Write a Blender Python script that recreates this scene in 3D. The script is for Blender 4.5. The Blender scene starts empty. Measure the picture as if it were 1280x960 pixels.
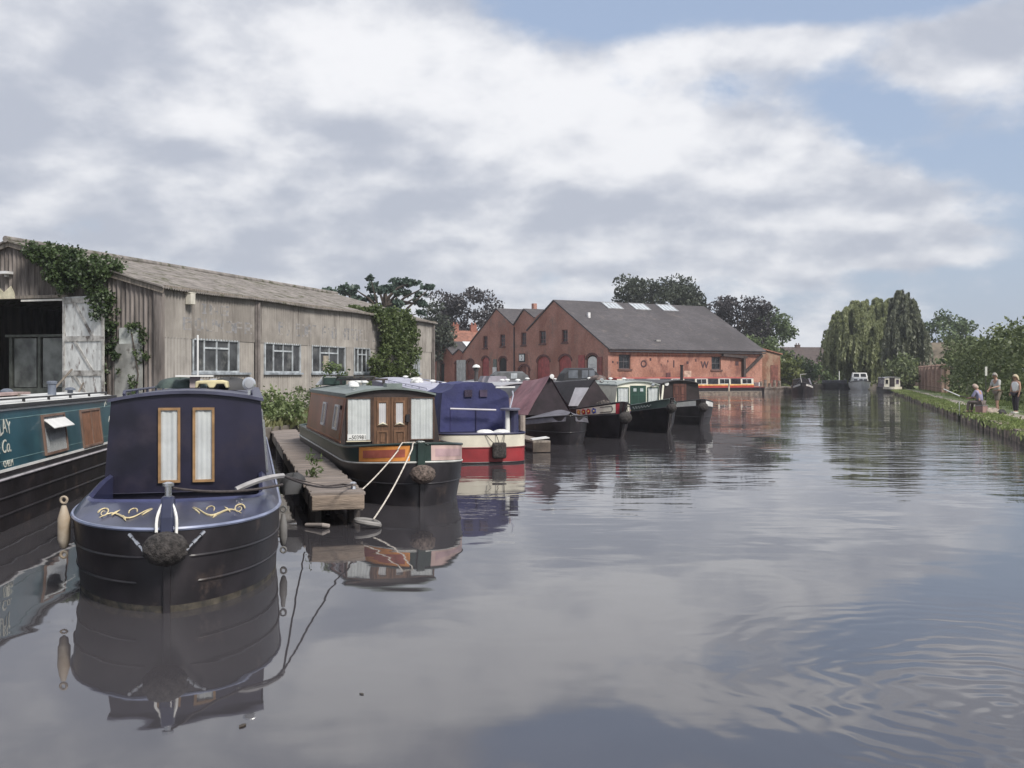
import bpy, bmesh, math, random
import numpy as np
from mathutils import Vector, Matrix
R = math.radians
random.seed(7)
rng = np.random.default_rng(11)
scene = bpy.context.scene
COL = scene.collection
CAMZ, F, HX, HY = 2.0, 1280.0, 640.0, 468.0

def at(px, py, Y):
    """point seen at a photo pixel, Y metres ahead of the camera"""
    return Vector(((px - HX) / F * Y, Y, CAMZ + (HY - py) / F * Y))

def lerp(a, b, t): return a + (b - a) * t
def clamp(x, a=0.0, b=1.0): return max(a, min(b, x))

# ------------------------------------------------------------------ materials
MATS = {}
def nodes_of(m):
    m.use_nodes = True
    nt = m.node_tree
    nt.nodes.clear()
    return nt, nt.nodes, nt.links

def math_node(nt, op, a, b=None, clampit=False):
    n = nt.nodes.new('ShaderNodeMath'); n.operation = op; n.use_clamp = clampit
    for i, v in enumerate((a, b)):
        if v is None: continue
        if isinstance(v, (int, float)): n.inputs[i].default_value = v
        else: nt.links.new(v, n.inputs[i])
    return n.outputs[0]

def mixc(nt, fac, a, b, mode='MIX'):
    n = nt.nodes.new('ShaderNodeMix'); n.data_type = 'RGBA'; n.blend_type = mode
    if isinstance(fac, (int, float)): n.inputs[0].default_value = fac
    else: nt.links.new(fac, n.inputs[0])
    for i, v in ((6, a), (7, b)):
        if isinstance(v, (tuple, list)): n.inputs[i].default_value = (*v[:3], 1)
        else: nt.links.new(v, n.inputs[i])
    return n.outputs[2]

def ramp(nt, src, lo, hi):
    n = nt.nodes.new('ShaderNodeMapRange'); n.interpolation_type = 'SMOOTHSTEP'
    nt.links.new(src, n.inputs[0]); n.inputs[1].default_value = lo; n.inputs[2].default_value = hi
    return n.outputs[0]

def noise(nt, vec, scale, detail=5, rough=.55, dist=0, size=(1, 1, 1), loc=(0, 0, 0)):
    mp = nt.nodes.new('ShaderNodeMapping'); mp.inputs['Scale'].default_value = size; mp.inputs['Location'].default_value = loc
    nt.links.new(vec, mp.inputs[0])
    n = nt.nodes.new('ShaderNodeTexNoise'); n.inputs['Scale'].default_value = scale; n.inputs['Detail'].default_value = detail
    n.inputs['Roughness'].default_value = rough; n.inputs['Distortion'].default_value = dist
    nt.links.new(mp.outputs[0], n.inputs['Vector'])
    return n.outputs['Fac']

def mat(name, col, rough=.6, var=.18, scale=3.0, metal=0.0, bump=0.0, bscale=30.0, col2=None, thr=(.5, .65), s2=1.5,
        stretch=(1, 1, 1), spec=.5, coat=0.0):
    if name in MATS: return MATS[name]
    m = bpy.data.materials.new(name); MATS[name] = m
    nt, N, L = nodes_of(m)
    tc = N.new('ShaderNodeTexCoord').outputs['Object']
    f = noise(nt, tc, scale, size=stretch)
    a = tuple(max(0, c * (1 - var * 1.6)) for c in col); b = tuple(min(1, c * (1 + var * 1.6)) for c in col)
    c = mixc(nt, ramp(nt, f, .25, .75), a, b)
    if col2 is not None:
        f2 = noise(nt, tc, s2, detail=7, rough=.62, size=stretch, loc=(3.1, 7.7, 1.3))
        c = mixc(nt, ramp(nt, f2, *thr), c, col2)
    p = N.new('ShaderNodeBsdfPrincipled')
    L.new(c, p.inputs['Base Color'])
    p.inputs['Metallic'].default_value = metal
    p.inputs['Specular IOR Level'].default_value = spec
    p.inputs['Coat Weight'].default_value = coat
    p.inputs['Coat Roughness'].default_value = .12
    rr = N.new('ShaderNodeMapRange'); L.new(f, rr.inputs[0])
    rr.inputs[3].default_value = max(.02, rough * .8); rr.inputs[4].default_value = min(1, rough * 1.2)
    L.new(rr.outputs[0], p.inputs['Roughness'])
    if bump:
        bf = noise(nt, tc, bscale, detail=4, size=stretch)
        bn = N.new('ShaderNodeBump'); bn.inputs['Strength'].default_value = 1; bn.inputs['Distance'].default_value = bump
        L.new(bf, bn.inputs['Height']); L.new(bn.outputs[0], p.inputs['Normal'])
    o = N.new('ShaderNodeOutputMaterial'); L.new(p.outputs[0], o.inputs[0])
    return m

def brick_mat(name, c1, c2, mortar, stain, stain_thr=(.52, .7), big=.35, bw=.225, bh=.075):
    if name in MATS: return MATS[name]
    m = bpy.data.materials.new(name); MATS[name] = m
    nt, N, L = nodes_of(m)
    tc = N.new('ShaderNodeTexCoord').outputs['Object']
    sx = N.new('ShaderNodeSeparateXYZ'); L.new(tc, sx.inputs[0])
    cx = N.new('ShaderNodeCombineXYZ')
    L.new(math_node(nt, 'ADD', sx.outputs[0], sx.outputs[1]), cx.inputs[0]); L.new(sx.outputs[2], cx.inputs[1])
    b = N.new('ShaderNodeTexBrick'); b.inputs['Scale'].default_value = 1
    b.inputs['Brick Width'].default_value = bw; b.inputs['Row Height'].default_value = bh
    b.inputs['Mortar Size'].default_value = .007; b.inputs['Bias'].default_value = -.1
    b.inputs['Color1'].default_value = (*c1, 1); b.inputs['Color2'].default_value = (*c2, 1); b.inputs['Mortar'].default_value = (*mortar, 1)
    L.new(cx.outputs[0], b.inputs['Vector'])
    n1 = noise(nt, tc, big, detail=6, rough=.6)
    c = mixc(nt, ramp(nt, n1, .35, .7), b.outputs['Color'], tuple(x * .62 for x in c1))
    n2 = noise(nt, tc, .9, detail=7, rough=.65, size=(1, 1, .55), loc=(5, 2, 9))
    c = mixc(nt, math_node(nt, 'MULTIPLY', ramp(nt, n2, *stain_thr), .75), c, stain)
    n3 = noise(nt, tc, 5.0, detail=3)
    c = mixc(nt, .22, c, mixc(nt, ramp(nt, n3, .3, .7), (.05, .03, .03), (.6, .45, .4)), 'OVERLAY')
    p = N.new('ShaderNodeBsdfPrincipled'); L.new(c, p.inputs['Base Color']); p.inputs['Roughness'].default_value = .9
    p.inputs['Specular IOR Level'].default_value = .2
    bn = N.new('ShaderNodeBump'); bn.inputs['Distance'].default_value = .01; bn.inputs['Strength'].default_value = .6
    L.new(b.outputs['Fac'], bn.inputs['Height']); bn.invert = True; L.new(bn.outputs[0], p.inputs['Normal'])
    o = N.new('ShaderNodeOutputMaterial'); L.new(p.outputs[0], o.inputs[0])
    return m

def leaf_mat(name, dark, light, trans=.25, big=.5):
    """foliage: every leaf has its own tone (mesh attribute), clumps vary by noise"""
    if name in MATS: return MATS[name]
    m = bpy.data.materials.new(name); MATS[name] = m
    nt, N, L = nodes_of(m)
    tc = N.new('ShaderNodeTexCoord').outputs['Object']
    at_ = N.new('ShaderNodeAttribute'); at_.attribute_name = 'tone'
    n1 = noise(nt, tc, big, detail=4)
    f = math_node(nt, 'ADD', math_node(nt, 'MULTIPLY', at_.outputs['Fac'], .6), math_node(nt, 'MULTIPLY', ramp(nt, n1, .3, .7), .45), True)
    c = mixc(nt, f, dark, light)
    d = N.new('ShaderNodeBsdfDiffuse'); L.new(c, d.inputs[0])
    t = N.new('ShaderNodeBsdfTranslucent'); L.new(c, t.inputs[0])
    g = N.new('ShaderNodeBsdfGlossy'); g.inputs['Roughness'].default_value = .45; g.inputs[0].default_value = (.5, .5, .5, 1)
    mx = N.new('ShaderNodeMixShader'); mx.inputs[0].default_value = trans; L.new(d.outputs[0], mx.inputs[1]); L.new(t.outputs[0], mx.inputs[2])
    m2 = N.new('ShaderNodeMixShader'); m2.inputs[0].default_value = .05; L.new(mx.outputs[0], m2.inputs[1]); L.new(g.outputs[0], m2.inputs[2])
    o = N.new('ShaderNodeOutputMaterial'); L.new(m2.outputs[0], o.inputs[0])
    return m

def glass_mat():
    m = bpy.data.materials.new('clear glass'); MATS['glass'] = m
    nt, N, L = nodes_of(m)
    t = N.new('ShaderNodeBsdfTransparent'); t.inputs[0].default_value = (.95, .96, .96, 1)
    g = N.new('ShaderNodeBsdfGlossy'); g.inputs['Roughness'].default_value = .03
    lw = N.new('ShaderNodeLayerWeight'); lw.inputs[0].default_value = .5
    fr = math_node(nt, 'ADD', .04, math_node(nt, 'MULTIPLY', math_node(nt, 'POWER', lw.outputs['Facing'], 4.0), .6))
    mx = N.new('ShaderNodeMixShader'); L.new(fr, mx.inputs[0]); L.new(t.outputs[0], mx.inputs[1]); L.new(g.outputs[0], mx.inputs[2])
    o = N.new('ShaderNodeOutputMaterial'); L.new(mx.outputs[0], o.inputs[0])
    return m
GLASS = glass_mat()
DARKGLASS = mat('dark glass', (.018, .02, .024), .08, .3)

# ------------------------------------------------------------------ objects
def tag(o, label=None, cat=None, group=None, kind=None):
    if label: o['label'] = label
    if cat: o['category'] = cat
    if group: o['group'] = group
    if kind: o['kind'] = kind
    return o

def empty(name, loc=(0, 0, 0), rz=0.0, label=None, cat=None, group=None):
    o = bpy.data.objects.new(name, None); COL.objects.link(o)
    o.empty_display_size = .3
    o.location = loc; o.rotation_euler = (0, 0, rz)
    return tag(o, label, cat, group)

def link_mesh(name, me, m, parent=None, loc=(0, 0, 0), rz=0.0):
    o = bpy.data.objects.new(name, me); COL.objects.link(o)
    if m is not None and not me.materials: me.materials.append(m)
    o.location = loc; o.rotation_euler = (0, 0, rz)
    if parent: o.parent = parent
    return o

def ident(u, v, d): return (u, v, d)

class MB:
    def __init__(s): s.v = []; s.f = []
    def add(s, vs, fs):
        b = len(s.v); s.v += [tuple(p) for p in vs]; s.f += [tuple(b + i for i in f) for f in fs]
        return s
    def box(s, c, size, rz=0.0, tilt=0.0):
        x, y, z = (a / 2 for a in size)
        M = Matrix.Translation(c) @ Matrix.Rotation(rz, 4, 'Z') @ Matrix.Rotation(tilt, 4, 'X')
        vs = [M @ Vector((i * x, j * y, k * z)) for i in (-1, 1) for j in (-1, 1) for k in (-1, 1)]
        return s.add(vs, [(0, 1, 3, 2), (4, 6, 7, 5), (0, 4, 5, 1), (2, 3, 7, 6), (0, 2, 6, 4), (1, 5, 7, 3)])
    def bar(s, a, b, w, h=None):
        """a square bar between two points"""
        a = Vector(a); b = Vector(b); h = h or w
        d = (b - a).normalized(); up = Vector((0, 0, 1)) if abs(d.z) < .95 else Vector((1, 0, 0))
        x = d.cross(up).normalized() * w / 2; y = x.cross(d).normalized() * h / 2
        vs = [p + i * x + j * y for p in (a, b) for i, j in ((-1, -1), (1, -1), (1, 1), (-1, 1))]
        return s.add(vs, [(3, 2, 1, 0), (4, 5, 6, 7), (0, 1, 5, 4), (1, 2, 6, 5), (2, 3, 7, 6), (3, 0, 4, 7)])
    def tube(s, pts, r, n=8, cap=True):
        pts = [Vector(p) for p in pts]
        rs = r if isinstance(r, (list, tuple)) else [r] * len(pts)
        base = len(s.v); prev = None
        for i, p in enumerate(pts):
            d = (pts[min(i + 1, len(pts) - 1)] - pts[max(i - 1, 0)])
            d = d.normalized() if d.length > 1e-9 else Vector((0, 0, 1))
            if prev is None:
                up = Vector((0, 0, 1)) if abs(d.z) < .9 else Vector((1, 0, 0))
                x = d.cross(up).normalized()
            else:
                x = (prev - d * prev.dot(d)).normalized()
            prev = x; y = d.cross(x)
            for k in range(n):
                a = 2 * math.pi * k / n
                s.v.append(tuple(p + (x * math.cos(a) + y * math.sin(a)) * rs[i]))
        for i in range(len(pts) - 1):
            for k in range(n):
                s.f.append((base + i * n + k, base + i * n + (k + 1) % n, base + (i + 1) * n + (k + 1) % n, base + (i + 1) * n + k))
        if cap:
            s.f.append(tuple(base + k for k in reversed(range(n))))
            s.f.append(tuple(base + (len(pts) - 1) * n + k for k in range(n)))
        return s
    def lathe(s, c, prof, n=16, axis='z'):
        """profile (r, h) turned about an axis through c"""
        b = len(s.v)
        for r, h in prof:
            for k in range(n):
                a = 2 * math.pi * k / n; x, y = r * math.cos(a), r * math.sin(a)
                if axis == 'z': p = (c[0] + x, c[1] + y, c[2] + h)
                elif axis == 'y': p = (c[0] + x, c[1] + h, c[2] + y)
                else: p = (c[0] + h, c[1] + x, c[2] + y)
                s.v.append(p)
        for i in range(len(prof) - 1):
            for k in range(n):
                s.f.append((b + i * n + k, b + i * n + (k + 1) % n, b + (i + 1) * n + (k + 1) % n, b + (i + 1) * n + k))
        s.f.append(tuple(b + k for k in reversed(range(n)))); s.f.append(tuple(b + (len(prof) - 1) * n + k for k in range(n)))
        return s
    def slab(s, poly, f, d0, d1):
        n = len(poly)
        vs = [f(u, v, d0) for u, v in poly] + [f(u, v, d1) for u, v in poly]
        fs = [tuple(reversed(range(n))), tuple(range(n, 2 * n))] + [(i, (i + 1) % n, n + (i + 1) % n, n + i) for i in range(n)]
        return s.add(vs, fs)
    def rect(s, u0, u1, v0, v1, f, d0, d1): return s.slab([(u0, v0), (u1, v0), (u1, v1), (u0, v1)], f, d0, d1)
    def ring(s, po, pi, f, d0, d1):
        n = len(po)
        vs = [f(u, v, d) for d in (d0, d1) for P in (po, pi) for u, v in P]
        fs = []
        for i in range(n):
            j = (i + 1) % n
            fs += [(i, j, n + j, n + i), (2 * n + i, 3 * n + i, 3 * n + j, 2 * n + j), (i, 2 * n + i, 2 * n + j, j), (n + i, n + j, 3 * n + j, 3 * n + i)]
        return s.add(vs, fs)
    def frame(s, u0, u1, v0, v1, t, f, d0, d1):
        return s.ring([(u0, v0), (u1, v0), (u1, v1), (u0, v1)], [(u0 + t, v0 + t), (u1 - t, v0 + t), (u1 - t, v1 - t), (u0 + t, v1 - t)], f, d0, d1)
    def loft(s, secs, close=False):
        n = len(secs[0]); b = len(s.v)
        for sec in secs: s.v += [tuple(p) for p in sec]
        for i in range(len(secs) - 1):
            for k in range(n if close else n - 1):
                j = (k + 1) % n
                s.f.append((b + i * n + k, b + i * n + j, b + (i + 1) * n + j, b + (i + 1) * n + k))
        return s
    def mesh(s, name, smooth=False, angle=None):
        me = bpy.data.meshes.new(name); me.from_pydata([tuple(map(float, p)) for p in s.v], [], s.f)
        bm = bmesh.new(); bm.from_mesh(me)
        bmesh.ops.recalc_face_normals(bm, faces=bm.faces); bm.to_mesh(me); bm.free()
        if smooth:
            for p in me.polygons: p.use_smooth = True
            if angle: me.set_sharp_from_angle(angle=R(angle))
        return me
    def build(s, name, m, parent=None, smooth=False, angle=35, loc=(0, 0, 0), rz=0.0):
        return link_mesh(name, s.mesh(name, smooth, angle), m, parent, loc, rz)

def bevel(o, w=.01, seg=2):
    b = o.modifiers.new('bevel', 'BEVEL'); b.width = w; b.segments = seg; b.limit_method = 'ANGLE'; b.angle_limit = R(40)
    return o

def boolean_cut(o, cutter):
    c = cutter.build('cutter', None)
    md = o.modifiers.new('cut', 'BOOLEAN'); md.operation = 'DIFFERENCE'; md.object = c; md.solver = 'EXACT'
    c.matrix_world = o.matrix_world
    bpy.context.view_layer.update()
    if o.parent: c.parent = o.parent
    bpy.context.view_layer.update()
    me = bpy.data.meshes.new_from_object(o.evaluated_get(bpy.context.evaluated_depsgraph_get()))
    o.modifiers.clear(); old = o.data; o.data = me
    if not me.materials and old.materials: me.materials.append(old.materials[0])
    bpy.data.objects.remove(c)
    return o

def text_part(name, body, size, u0, v0, f, d, m, parent, thick=.004, shear=0.0, arc=0.0, sx=1.0, offset=0.0):
    cu = bpy.data.curves.new('lettering', 'FONT'); cu.body = body; cu.size = size; cu.extrude = thick / 2; cu.shear = shear; cu.offset = offset; cu.resolution_u = 3
    t = bpy.data.objects.new('lettering', cu); COL.objects.link(t); bpy.context.view_layer.update()
    me = bpy.data.meshes.new_from_object(t.evaluated_get(bpy.context.evaluated_depsgraph_get()))
    bpy.data.objects.remove(t); bpy.data.curves.remove(cu)
    w = max((v.co.x for v in me.vertices), default=1)
    for v in me.vertices:
        x, y, z = v.co
        vv = v0 + y + arc * (1 - (2 * x / w - 1) ** 2)
        v.co = f(u0 + x * sx, vv, d + z)
    me.materials.clear()
    return link_mesh(name, me, m, parent)

FONT = {'A': '01110 10001 10001 11111 10001 10001 10001', 'B': '11110 10001 11110 10001 10001 10001 11110', 'C': '01111 10000 10000 10000 10000 10000 01111',
 'D': '11110 10001 10001 10001 10001 10001 11110', 'E': '11111 10000 11110 10000 10000 10000 11111', 'I': '01110 00100 00100 00100 00100 00100 01110',
 'L': '10000 10000 10000 10000 10000 10000 11111', 'N': '10001 11001 10101 10101 10011 10001 10001', 'O': '01110 10001 10001 10001 10001 10001 01110',
 'R': '11110 10001 10001 11110 10100 10010 10001', 'T': '11111 00100 00100 00100 00100 00100 00100', 'U': '10001 10001 10001 10001 10001 10001 01110',
 'G': '01111 10000 10000 10111 10001 10001 01111', 'S': '01111 10000 01110 00001 00001 10001 01110', ' ': '00000 ' * 7}

# ------------------------------------------------------------------ foliage
def leaves(name, P, size, m, parent=None, aspect=1.6, up=.0, tone=None, seed=1, hang=0.0):
    """one mesh of leaf-sized four-sided faces at the points P"""
    r = np.random.default_rng(seed); P = np.asarray(P, float); n = len(P)
    a = r.normal(size=(n, 3)); a[:, 2] = a[:, 2] * (1 - hang) - hang * 2.5
    a /= np.linalg.norm(a, axis=1)[:, None]
    b = r.normal(size=(n, 3)); b[:, 2] += up
    b -= a * (a * b).sum(1)[:, None]; b /= np.linalg.norm(b, axis=1)[:, None]
    s = size * r.uniform(.6, 1.35, n)[:, None]
    a = a * s * aspect * .5; b = b * s * .5
    V = np.stack([P - a, P + b - a * .1, P + a, P - b - a * .1], 1).reshape(-1, 3)
    me = bpy.data.meshes.new(name)
    me.vertices.add(4 * n); me.vertices.foreach_set('co', V.astype(np.float32).ravel())
    me.loops.add(4 * n); me.loops.foreach_set('vertex_index', np.arange(4 * n, dtype=np.int32))
    me.polygons.add(n); me.polygons.foreach_set('loop_start', np.arange(0, 4 * n, 4, dtype=np.int32))
    if tone is None: tone = r.uniform(0, 1, n)
    at_ = me.attributes.new('tone', 'FLOAT', 'FACE'); at_.data.foreach_set('value', np.asarray(tone, np.float32))
    me.update(calc_edges=True); me.validate()
    return link_mesh(name, me, m, parent)

def blob_points(lobes, per, seed=1, shell=.55):
    r = np.random.default_rng(seed); out = []; tone = []
    for (c, rad) in lobes:
        rad = np.array(rad if hasattr(rad, '__len__') else (rad,) * 3, float)
        k = max(6, int(per * (rad.prod() ** (1 / 3)) ** 2))
        d = r.normal(size=(k, 3)); d /= np.linalg.norm(d, axis=1)[:, None]
        q = r.uniform(shell, 1.05, k)[:, None]
        out.append(np.array(c) + d * q * rad)
        tone.append(np.clip(r.uniform(0, .7) + r.uniform(-.25, .45, k), 0, 1))
    return np.concatenate(out), np.concatenate(tone)

def crown_lobes(c, rad, n, lr, seed=1, flat=0.8, lower=-.75, inner=.45):
    """small leaf clumps spread over and inside an uneven ellipsoid"""
    r = np.random.default_rng(seed); L = []
    while len(L) < n:
        d = r.normal(size=3); d /= np.linalg.norm(d)
        if d[2] < lower: continue
        bump = 1 + .13 * math.sin(3.1 * d[0] + 5 * d[1] + seed) + .1 * math.sin(7 * d[2] + 4 * d[0] + 2 * seed)
        q = r.uniform(inner, 1.0) ** .6 * bump
        p = np.array(c) + d * q * np.array(rad)
        s = lr * r.uniform(.6, 1.3)
        L.append((p, (s, s, s * flat)))
    return L

def limbs(mb, base, top, r0, targets, seed=1):
    r = random.Random(seed)
    base = Vector(base); top = Vector(top)
    mid = base.lerp(top, .5) + Vector((r.uniform(-.2, .2), r.uniform(-.2, .2), 0))
    mb.tube([base - Vector((0, 0, .2)), base + Vector((0, 0, .4)), mid, top], [r0 * 1.3, r0, r0 * .7, r0 * .3], 8)
    for t in targets:
        t = Vector(t); s = base.lerp(top, r.uniform(.45, .85))
        m = s.lerp(t, .5) + Vector((0, 0, .35))
        mb.tube([s, m, t], [r0 * .35, r0 * .22, r0 * .06], 5)

BARK = mat('bark', (.07, .055, .045), .9, .3, 4, bump=.02, bscale=12, stretch=(1, 1, .3))

def tree(name, label, loc, h, rad, lm, n=70, lr=1.2, per=26, leaf=.4, seed=1, group=None, trunk_r=.3, crown_z=None, flat=.75, cat='tree', hang=0.0, lower=-.75):
    root = empty(name, loc, 0, label, cat, group)
    cz = crown_z if crown_z is not None else h - rad[2]
    lb = crown_lobes((0, 0, cz), rad, n, lr, seed, flat, lower)
    P, T = blob_points(lb, per * 2.3, seed)
    mb = MB(); limbs(mb, (0, 0, 0), (0, 0, cz + rad[2] * .3), trunk_r, [lb[i][0] for i in range(0, len(lb), max(1, len(lb) // 12))], seed)
    mb.build('trunk', BARK, root, True)
    leaves('crown', P, leaf * .66, lm, root, tone=T, seed=seed, hang=hang)
    return root

# ------------------------------------------------------------------ camera, light, world
cam = bpy.data.cameras.new('camera'); co = bpy.data.objects.new('camera', cam); COL.objects.link(co)
co.location = (0, 0, CAMZ); co.rotation_euler = (R(90), 0, 0)
cam.sensor_width = 36; cam.lens = 36.0; cam.shift_y = -12 / 1280; cam.clip_end = 4000; cam.clip_start = .1
scene.camera = co
scene.view_settings.view_transform = 'Standard'; scene.view_settings.look = 'None'
scene.view_settings.exposure = 0.38; scene.view_settings.gamma = 1.0
scene.render.engine = 'CYCLES'
scene.cycles.max_bounces = 6; scene.cycles.transparent_max_bounces = 12; scene.cycles.caustics_reflective = False; scene.cycles.caustics_refractive = False
scene.cycles.use_denoising = True

SUN_EL = R(44)
sd = bpy.data.lights.new('sun', 'SUN'); so = bpy.data.objects.new('sun', sd); COL.objects.link(so)
sd.energy = 3.0; sd.angle = R(14); sd.color = (1, .95, .88)
sun_az_eff = R(140)
v = Vector((math.sin(sun_az_eff) * math.cos(SUN_EL), math.cos(sun_az_eff) * math.cos(SUN_EL), math.sin(SUN_EL)))
so.rotation_euler = v.to_track_quat('Z', 'Y').to_euler(); so.location = (40, -50, 60)

def build_world():
    w = bpy.data.worlds.new('World'); scene.world = w; w.use_nodes = True
    nt = w.node_tree; N = nt.nodes; L = nt.links; N.clear()
    sky = N.new('ShaderNodeTexSky'); sky.sky_type = 'NISHITA'; sky.sun_disc = False
    sky.sun_elevation = SUN_EL; sky.sun_rotation = sun_az_eff; sky.air_density = 1.2; sky.dust_density = 1.5
    tc = N.new('ShaderNodeTexCoord').outputs['Generated']
    sp = N.new('ShaderNodeSeparateXYZ'); L.new(tc, sp.inputs[0])
    z = math_node(nt, 'MAXIMUM', sp.outputs[2], 0.0)
    den = math_node(nt, 'ADD', z, .42)
    px = math_node(nt, 'DIVIDE', sp.outputs[0], den); py = math_node(nt, 'DIVIDE', sp.outputs[1], den)
    cv = N.new('ShaderNodeCombineXYZ'); L.new(px, cv.inputs[0]); L.new(py, cv.inputs[1]); L.new(math_node(nt, 'MULTIPLY', z, 0.6), cv.inputs[2])
    def dirv(pxl, pyl):
        d = Vector(((pxl - HX) / F, 1, (HY - pyl) / F)); d.normalize(); return d
    def spot(pxl, pyl, rx, ry):
        """soft patch of sky round a direction; sizes in photo pixels"""
        d = dirv(pxl, pyl)
        mp = N.new('ShaderNodeVectorMath'); mp.operation = 'SUBTRACT'; L.new(tc, mp.inputs[0]); mp.inputs[1].default_value = d
        sc = N.new('ShaderNodeVectorMath'); sc.operation = 'MULTIPLY'; L.new(mp.outputs[0], sc.inputs[0])
        sc.inputs[1].default_value = (F / rx, F / rx, F / ry)
        ln = N.new('ShaderNodeVectorMath'); ln.operation = 'LENGTH'; L.new(sc.outputs[0], ln.inputs[0])
        e = math_node(nt, 'MULTIPLY', ln.outputs['Value'], ln.outputs['Value'])
        e = math_node(nt, 'MULTIPLY', e, -1.0)
        return math_node(nt, 'EXPONENT', e)
    n1 = noise(nt, cv.outputs[0], 2.6, detail=11, rough=.58, dist=.15, loc=(2.3, .8, 0))
    n2 = noise(nt, cv.outputs[0], 5.5, detail=11, rough=.56, dist=.2, loc=(.4, 6.1, 2))
    n3 = noise(nt, cv.outputs[0], 2.4, detail=6, rough=.5, dist=.2, loc=(7.4, 3.2, 5), size=(.6, 1.1, 1))
    # cover: how much cloud hides the blue
    n4 = noise(nt, cv.outputs[0], 11.0, detail=10, rough=.58, dist=.2, loc=(1.4, 3.3, 8))
    cover = math_node(nt, 'ADD', math_node(nt, 'ADD', n1, math_node(nt, 'MULTIPLY', n4, .30)), .005)
    for a in ((715, 5, 100, 42, -.42), (1010, 12, 230, 34, -.26), (1110, 140, 80, 50, -.30), (1240, 170, 90, 90, -.13), (900, 110, 60, 26, -.10), (1235, 370, 160, 60, -.12), (1250, 240, 120, 50, -.16), (980, 215, 120, 40, -.07), (1060, 350, 120, 30, -.12),
              (300, 150, 420, 190, .30), (800, 200, 260, 90, .22), (950, 270, 200, 40, .15), (1180, 95, 55, 42, .30), (960, 282, 130, 16, .28), (1130, 322, 110, 13, .30), (1245, 50, 60, 60, .24), (1000, 50, 130, 26, .30), (950, 190, 170, 50, .14), (1110, 260, 120, 26, .20), (1200, 290, 60, 14, .2), (880, 60, 90, 40, .12), (420, -250, 500, 180, .2)):
        cover = math_node(nt, 'ADD', cover, math_node(nt, 'MULTIPLY', spot(*a[:4]), a[4]))
    cov = ramp(nt, cover, .47, .70)
    # brightness of the cloud itself
    b = math_node(nt, 'ADD', math_node(nt, 'ADD', math_node(nt, 'MULTIPLY', n2, .40), math_node(nt, 'MULTIPLY', n4, .16)), math_node(nt, 'MULTIPLY', n3, .58))
    for a in ((490, 70, 110, 55, .26), (270, 160, 55, 26, .22), (720, 190, 150, 40, .26), (800, 215, 60, 30, .14), (940, 284, 150, 14, .2), (1130, 320, 110, 10, .15), (680, 100, 60, 40, .1), (850, 110, 80, 50, .12), (500, 225, 60, 14, .12), (170, 205, 70, 25, .1), (640, 60, 70, 60, .10),
              (410, 175, 120, 50, -.22), (190, 180, 60, 18, -.16), (560, -5, 190, 28, -.2), (60, 150, 170, 100, -.12), (230, 30, 220, 60, -.09), (300, 245, 300, 16, -.1), (620, 285, 300, 16, -.06), (700, 245, 160, 14, -.07), (330, 330, 420, 50, -.02), (700, 330, 400, 40, .05)):
        b = math_node(nt, 'ADD', b, math_node(nt, 'MULTIPLY', spot(*a[:4]), a[4]))
    def lit(scale, shift, loc, gain):
        vs = []
        for s in (0.0, shift):
            ad = N.new('ShaderNodeVectorMath'); ad.operation = 'ADD'; L.new(cv.outputs[0], ad.inputs[0]); ad.inputs[1].default_value = (loc[0] - s * .5, loc[1] - s, loc[2] + s * .3)
            n = N.new('ShaderNodeTexNoise'); n.inputs['Scale'].default_value = scale; n.inputs['Detail'].default_value = 10; n.inputs['Roughness'].default_value = .52; n.inputs['Distortion'].default_value = .12
            L.new(ad.outputs[0], n.inputs['Vector']); vs.append(n.outputs['Fac'])
        return math_node(nt, 'MULTIPLY', math_node(nt, 'SUBTRACT', vs[0], vs[1]), gain)
    b = math_node(nt, 'ADD', b, math_node(nt, 'ADD', lit(2.8, .12, (2.3, .8, 0), .95), lit(6.5, .055, (1.1, 4.2, 3), .95)))
    br = ramp(nt, b, .30, .90)
    cc = mixc(nt, br, (3.95, 4.2, 4.85), (7.6, 7.6, 7.75))
    # pale air near the horizon
    hz = math_node(nt, 'EXPONENT', math_node(nt, 'MULTIPLY', z, -13.0))
    blue = mixc(nt, .7, sky.outputs[0], (3.2, 3.95, 5.5))
    c = mixc(nt, math_node(nt, 'MULTIPLY', cov, .93), blue, cc)
    c = mixc(nt, math_node(nt, 'MULTIPLY', hz, .55), c, (3.9, 4.35, 5.0))
    bg = N.new('ShaderNodeBackground'); bg.inputs['Strength'].default_value = .10; L.new(c, bg.inputs[0])
    o = N.new('ShaderNodeOutputWorld'); L.new(bg.outputs[0], o.inputs[0])
build_world()
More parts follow.
